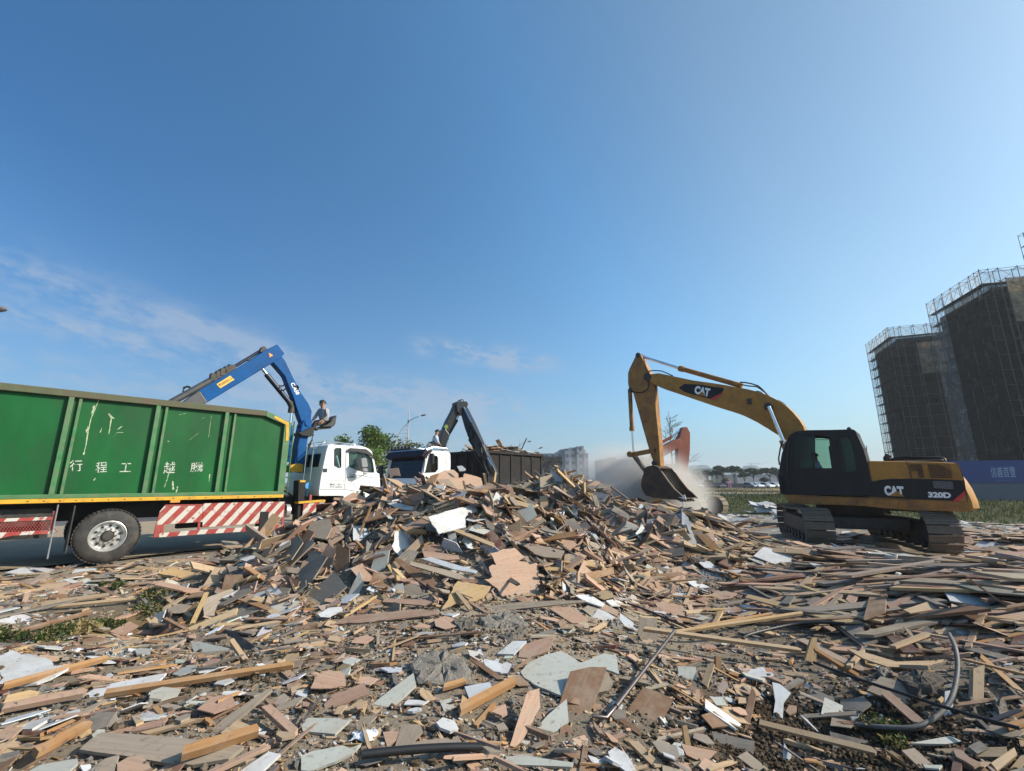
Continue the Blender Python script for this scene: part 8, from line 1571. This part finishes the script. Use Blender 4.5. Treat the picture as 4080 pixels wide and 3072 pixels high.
block(I, [(705, 1060, 470, 0), (780, 820, 452, 2), (1000, 1100, 455, 1)], 170, 'fac_brown', 'brownish low block veiled by the dust cloud')
block(K, [(612, 745, 255, 0), (640, 715, 222, 2)], 900, 'fac_pale', 'far pale apartment tower with a stepped top', depth=30)
block(K, [(760, 930, 250, 0), (800, 880, 216, 2), (780, 905, 235, 1)], 900, 'fac_pale', 'far pale apartment tower beside the stepped one', depth=30)
T, fr, o = block(K, [(1570, 1680, 222, 0), (1530, 1740, 255, -2)], 900, 'fac_pale', 'hazy tower under construction with a crane on its roof', depth=30)
mb = MB(fr); c = at_depth(K(1608, 222), 900); y = -(c[0] - o[0]); zc = at_depth(K(1608, 192), 900)[2]; mb.bar((5, y, c[2]), (5, y, zc), 1.5); mb.bar((5, y + 8, zc), (5, y - 20, zc), 1.2); mb.build('roof_crane', MT['fac_plain'], T)
block(K, [(760, 900, 385, 0)], 175, 'fac_grey', 'low grey shed behind the umbrella trees', depth=20); block(K, [(1350, 2060, 372, 0)], 185, 'fac_plain', 'long pale warehouse behind the umbrella trees', depth=20); block(K, [(1180, 1275, 400, 0)], 172, 'fac_tan', 'small cream building behind the tallest umbrella tree', depth=10) if 'fac_tan' in MT else block(K, [(1180, 1275, 400, 0)], 172, 'yellow_sign', 'small cream building behind the tallest umbrella tree', depth=10)
def far_wall():
    mb = MB(None); a, b = at_depth(K(420, 506), 132), at_depth(K(2500, 506), 132); mb.box(a[0], b[0] + 60, 132, 132.3, 0, a[2]); tag(mb.build('boundary_fence', mat('dark_fence', (.05, .05, .05), .8, 0, .3, .2)), 'long dark boundary fence behind the parked cars', 'fence')
    mb = MB(None); a, b = at_depth(K(520, 270), 420), at_depth(K(2500, 268), 420); mb.box(a[0], b[0] + 300, 420, 424, a[2] - 4.5, a[2]); 
    for k in range(26): x = a[0] + k * 25; mb.box(x, x + 2, 420.5, 423.5, 0, a[2] - 4.6)
    tag(mb.build('elevated_road', mat('green_barrier', (.07, .14, .09), .8)), 'long elevated road with a green barrier on the horizon', 'bridge')
    mb = MB(None); a, b = at_depth(K(1190, 470), 131), at_depth(K(1268, 505), 131); mb.box(a[0], b[0], 130.8, 131, b[2], a[2]); mb.box(a[0] + .3, a[0] + .5, 130.82, 130.98, 0, b[2]); mb.box(b[0] - .5, b[0] - .3, 130.82, 130.98, 0, b[2]); tag(mb.build('pink_sign', mat('pink_board', (.6, .25, .4), .6)), 'pink board standing above the far fence', 'sign')
far_wall()
def car(x, Y, az, col, label, h=1.5):
    c = at_depth(x, Y); fr = Frame((c[0], Y, 0), az); T = thing('parked_car', fr, label, 'car', 'cars parked along the far fence'); k = h / 1.5; W_ = .88
    mb = MB(fr); mb.prism([(-2.2, .28), (2.2, .28), (2.25, .6), (2.1, .82 * k), (1.2, .95 * k), (-1.9, .98 * k), (-2.25, .8 * k)], -W_, W_); mb.prism([(1.2, .95 * k), (.45, h - .03), (-1.2, h), (-2.0, .98 * k)], -.74, .74); b = mb.build('body', mat('car_paint_%d' % int(c[0] * 10), col, .3, .1, .05), T, bevel=.06)
    mb = MB(fr); mb.prism([(1.0, .99 * k), (.42, h - .09), (-1.15, h - .07), (-1.75, 1.0 * k)], -.755, .755); mb.add([(1.16, -.68, .99 * k), (1.16, .68, .99 * k), (.5, .62, h - .06), (.5, -.62, h - .06)], [(0, 1, 2, 3)]); mb.build('window', MT['glass_wind'], T)
    for sx in (1.35, -1.35):
        for sy in (1, -1): mb = MB(fr); mb.lathe((sx, sy * .7, .32), (0, sy, 0), [(0, .1), (0, .32), (.2, .32), (.2, .1)], 14); mb.build('wheel', MT['rubber'], T)
for (x, az, col, lb, hh) in ((600, 75, (.10, .11, .12), 'dark grey estate car parked beside the orange excavator stick', 1.55), (700, 170, (.6, .6, .6), 'white car parked next to the dark grey estate', 1.45), (880, 85, (.03, .03, .035), 'black car parked side on along the far fence', 1.5), (985, 200, (.06, .06, .065), 'charcoal car parked nose out beside the black one', 1.45), (1062, 178, (.12, .12, .13), 'dark hatchback parked beside the charcoal car', 1.5), (1568, 165, (.16, .18, .2), 'grey car first of the four cars near the cab', 1.5), (1660, 172, (.66, .66, .66), 'white car beside the grey one near the cab', 1.55), (1820, 165, (.64, .64, .63), 'white hatchback standing alone before the round bush', 1.55), (1958, 168, (.62, .63, .64), 'silver white car closest to the black cab', 1.6)): car(K(x, 540), 124, az, col, lb, hh)

# ------------------------------------------------------------------ dust and haze
def vol(name, density, col, aniso, noise=None):
    m = bpy.data.materials.new(name); m.use_nodes = True; nt = m.node_tree; nt.nodes.clear(); out = nt.nodes.new('ShaderNodeOutputMaterial'); v = nt.nodes.new('ShaderNodeVolumePrincipled'); v.inputs['Color'].default_value = (*col, 1); v.inputs['Density'].default_value = density; v.inputs['Anisotropy'].default_value = aniso; lk(nt, v.outputs[0], out.inputs['Volume'])
    if noise:
        tc = nt.nodes.new('ShaderNodeTexCoord'); n = nt.nodes.new('ShaderNodeTexNoise'); n.inputs['Scale'].default_value = noise[0]; n.inputs['Detail'].default_value = 4; n.inputs['Roughness'].default_value = .62; n.inputs['Distortion'].default_value = .5; lk(nt, tc.outputs['Object'], n.inputs[0])
        r = nt.nodes.new('ShaderNodeMapRange'); r.inputs[1].default_value = noise[1]; r.inputs[2].default_value = noise[2]; r.inputs[3].default_value = 0; r.inputs[4].default_value = 1; lk(nt, n.outputs['Fac'], r.inputs[0])
        # falls off to nothing at the shell of the cloud
        sc = nt.nodes.new('ShaderNodeVectorMath'); sc.operation = 'DIVIDE'; lk(nt, tc.outputs['Object'], sc.inputs[0]); sc.inputs[1].default_value = noise[3]; ln = nt.nodes.new('ShaderNodeVectorMath'); ln.operation = 'LENGTH'; lk(nt, sc.outputs[0], ln.inputs[0])
        fo = nt.nodes.new('ShaderNodeMapRange'); fo.interpolation_type = 'SMOOTHSTEP'; fo.inputs[1].default_value = .98; fo.inputs[2].default_value = .15; fo.inputs[3].default_value = 0; fo.inputs[4].default_value = 1; lk(nt, ln.outputs['Value'], fo.inputs[0])
        k = nt.nodes.new('ShaderNodeMath'); k.operation = 'MULTIPLY'; lk(nt, r.outputs[0], k.inputs[0]); lk(nt, fo.outputs[0], k.inputs[1]); k2 = nt.nodes.new('ShaderNodeMath'); k2.operation = 'MULTIPLY'; lk(nt, k.outputs[0], k2.inputs[0]); k2.inputs[1].default_value = density; lk(nt, k2.outputs[0], v.inputs['Density'])
    return m
def dust(c, rad, dens, seed, label):
    bm = bmesh.new(); bmesh.ops.create_icosphere(bm, subdivisions=3, radius=1); me = bpy.data.meshes.new('dust_cloud')
    for v in bm.verts: v.co = Vector((v.co.x * rad[0], v.co.y * rad[1], max(v.co.z * rad[2], -c[2] + .02)))
    bm.to_mesh(me); bm.free(); me.materials.append(vol('dust_volume', dens, (.97, .93, .88), .0, (.55, .3, .62, rad))); o = link('dust_cloud', me, c); tag(o, label, 'dust', kind='stuff')
dust((.2, 16.6, .7), (3.0, .8, 1.4), .5, 2, 'thin brown dust drifting before the dark container')
dust((4.7, 17.9, .8), (3.6, 1.9, 2.7), 6.0, 1, 'cloud of pale dust drifting behind the heap beside the bucket')
def haze():
    mb = MB(None); mb.box(-1900, 1900, -60, 3000, -1.2, 46); o = mb.build('haze', vol('haze_volume', HAZE_D, (.82, .88, .95), .2)); tag(o, 'thin pale haze in the air over the whole site', 'haze', kind='stuff')
HAZE_D = .00045
haze()
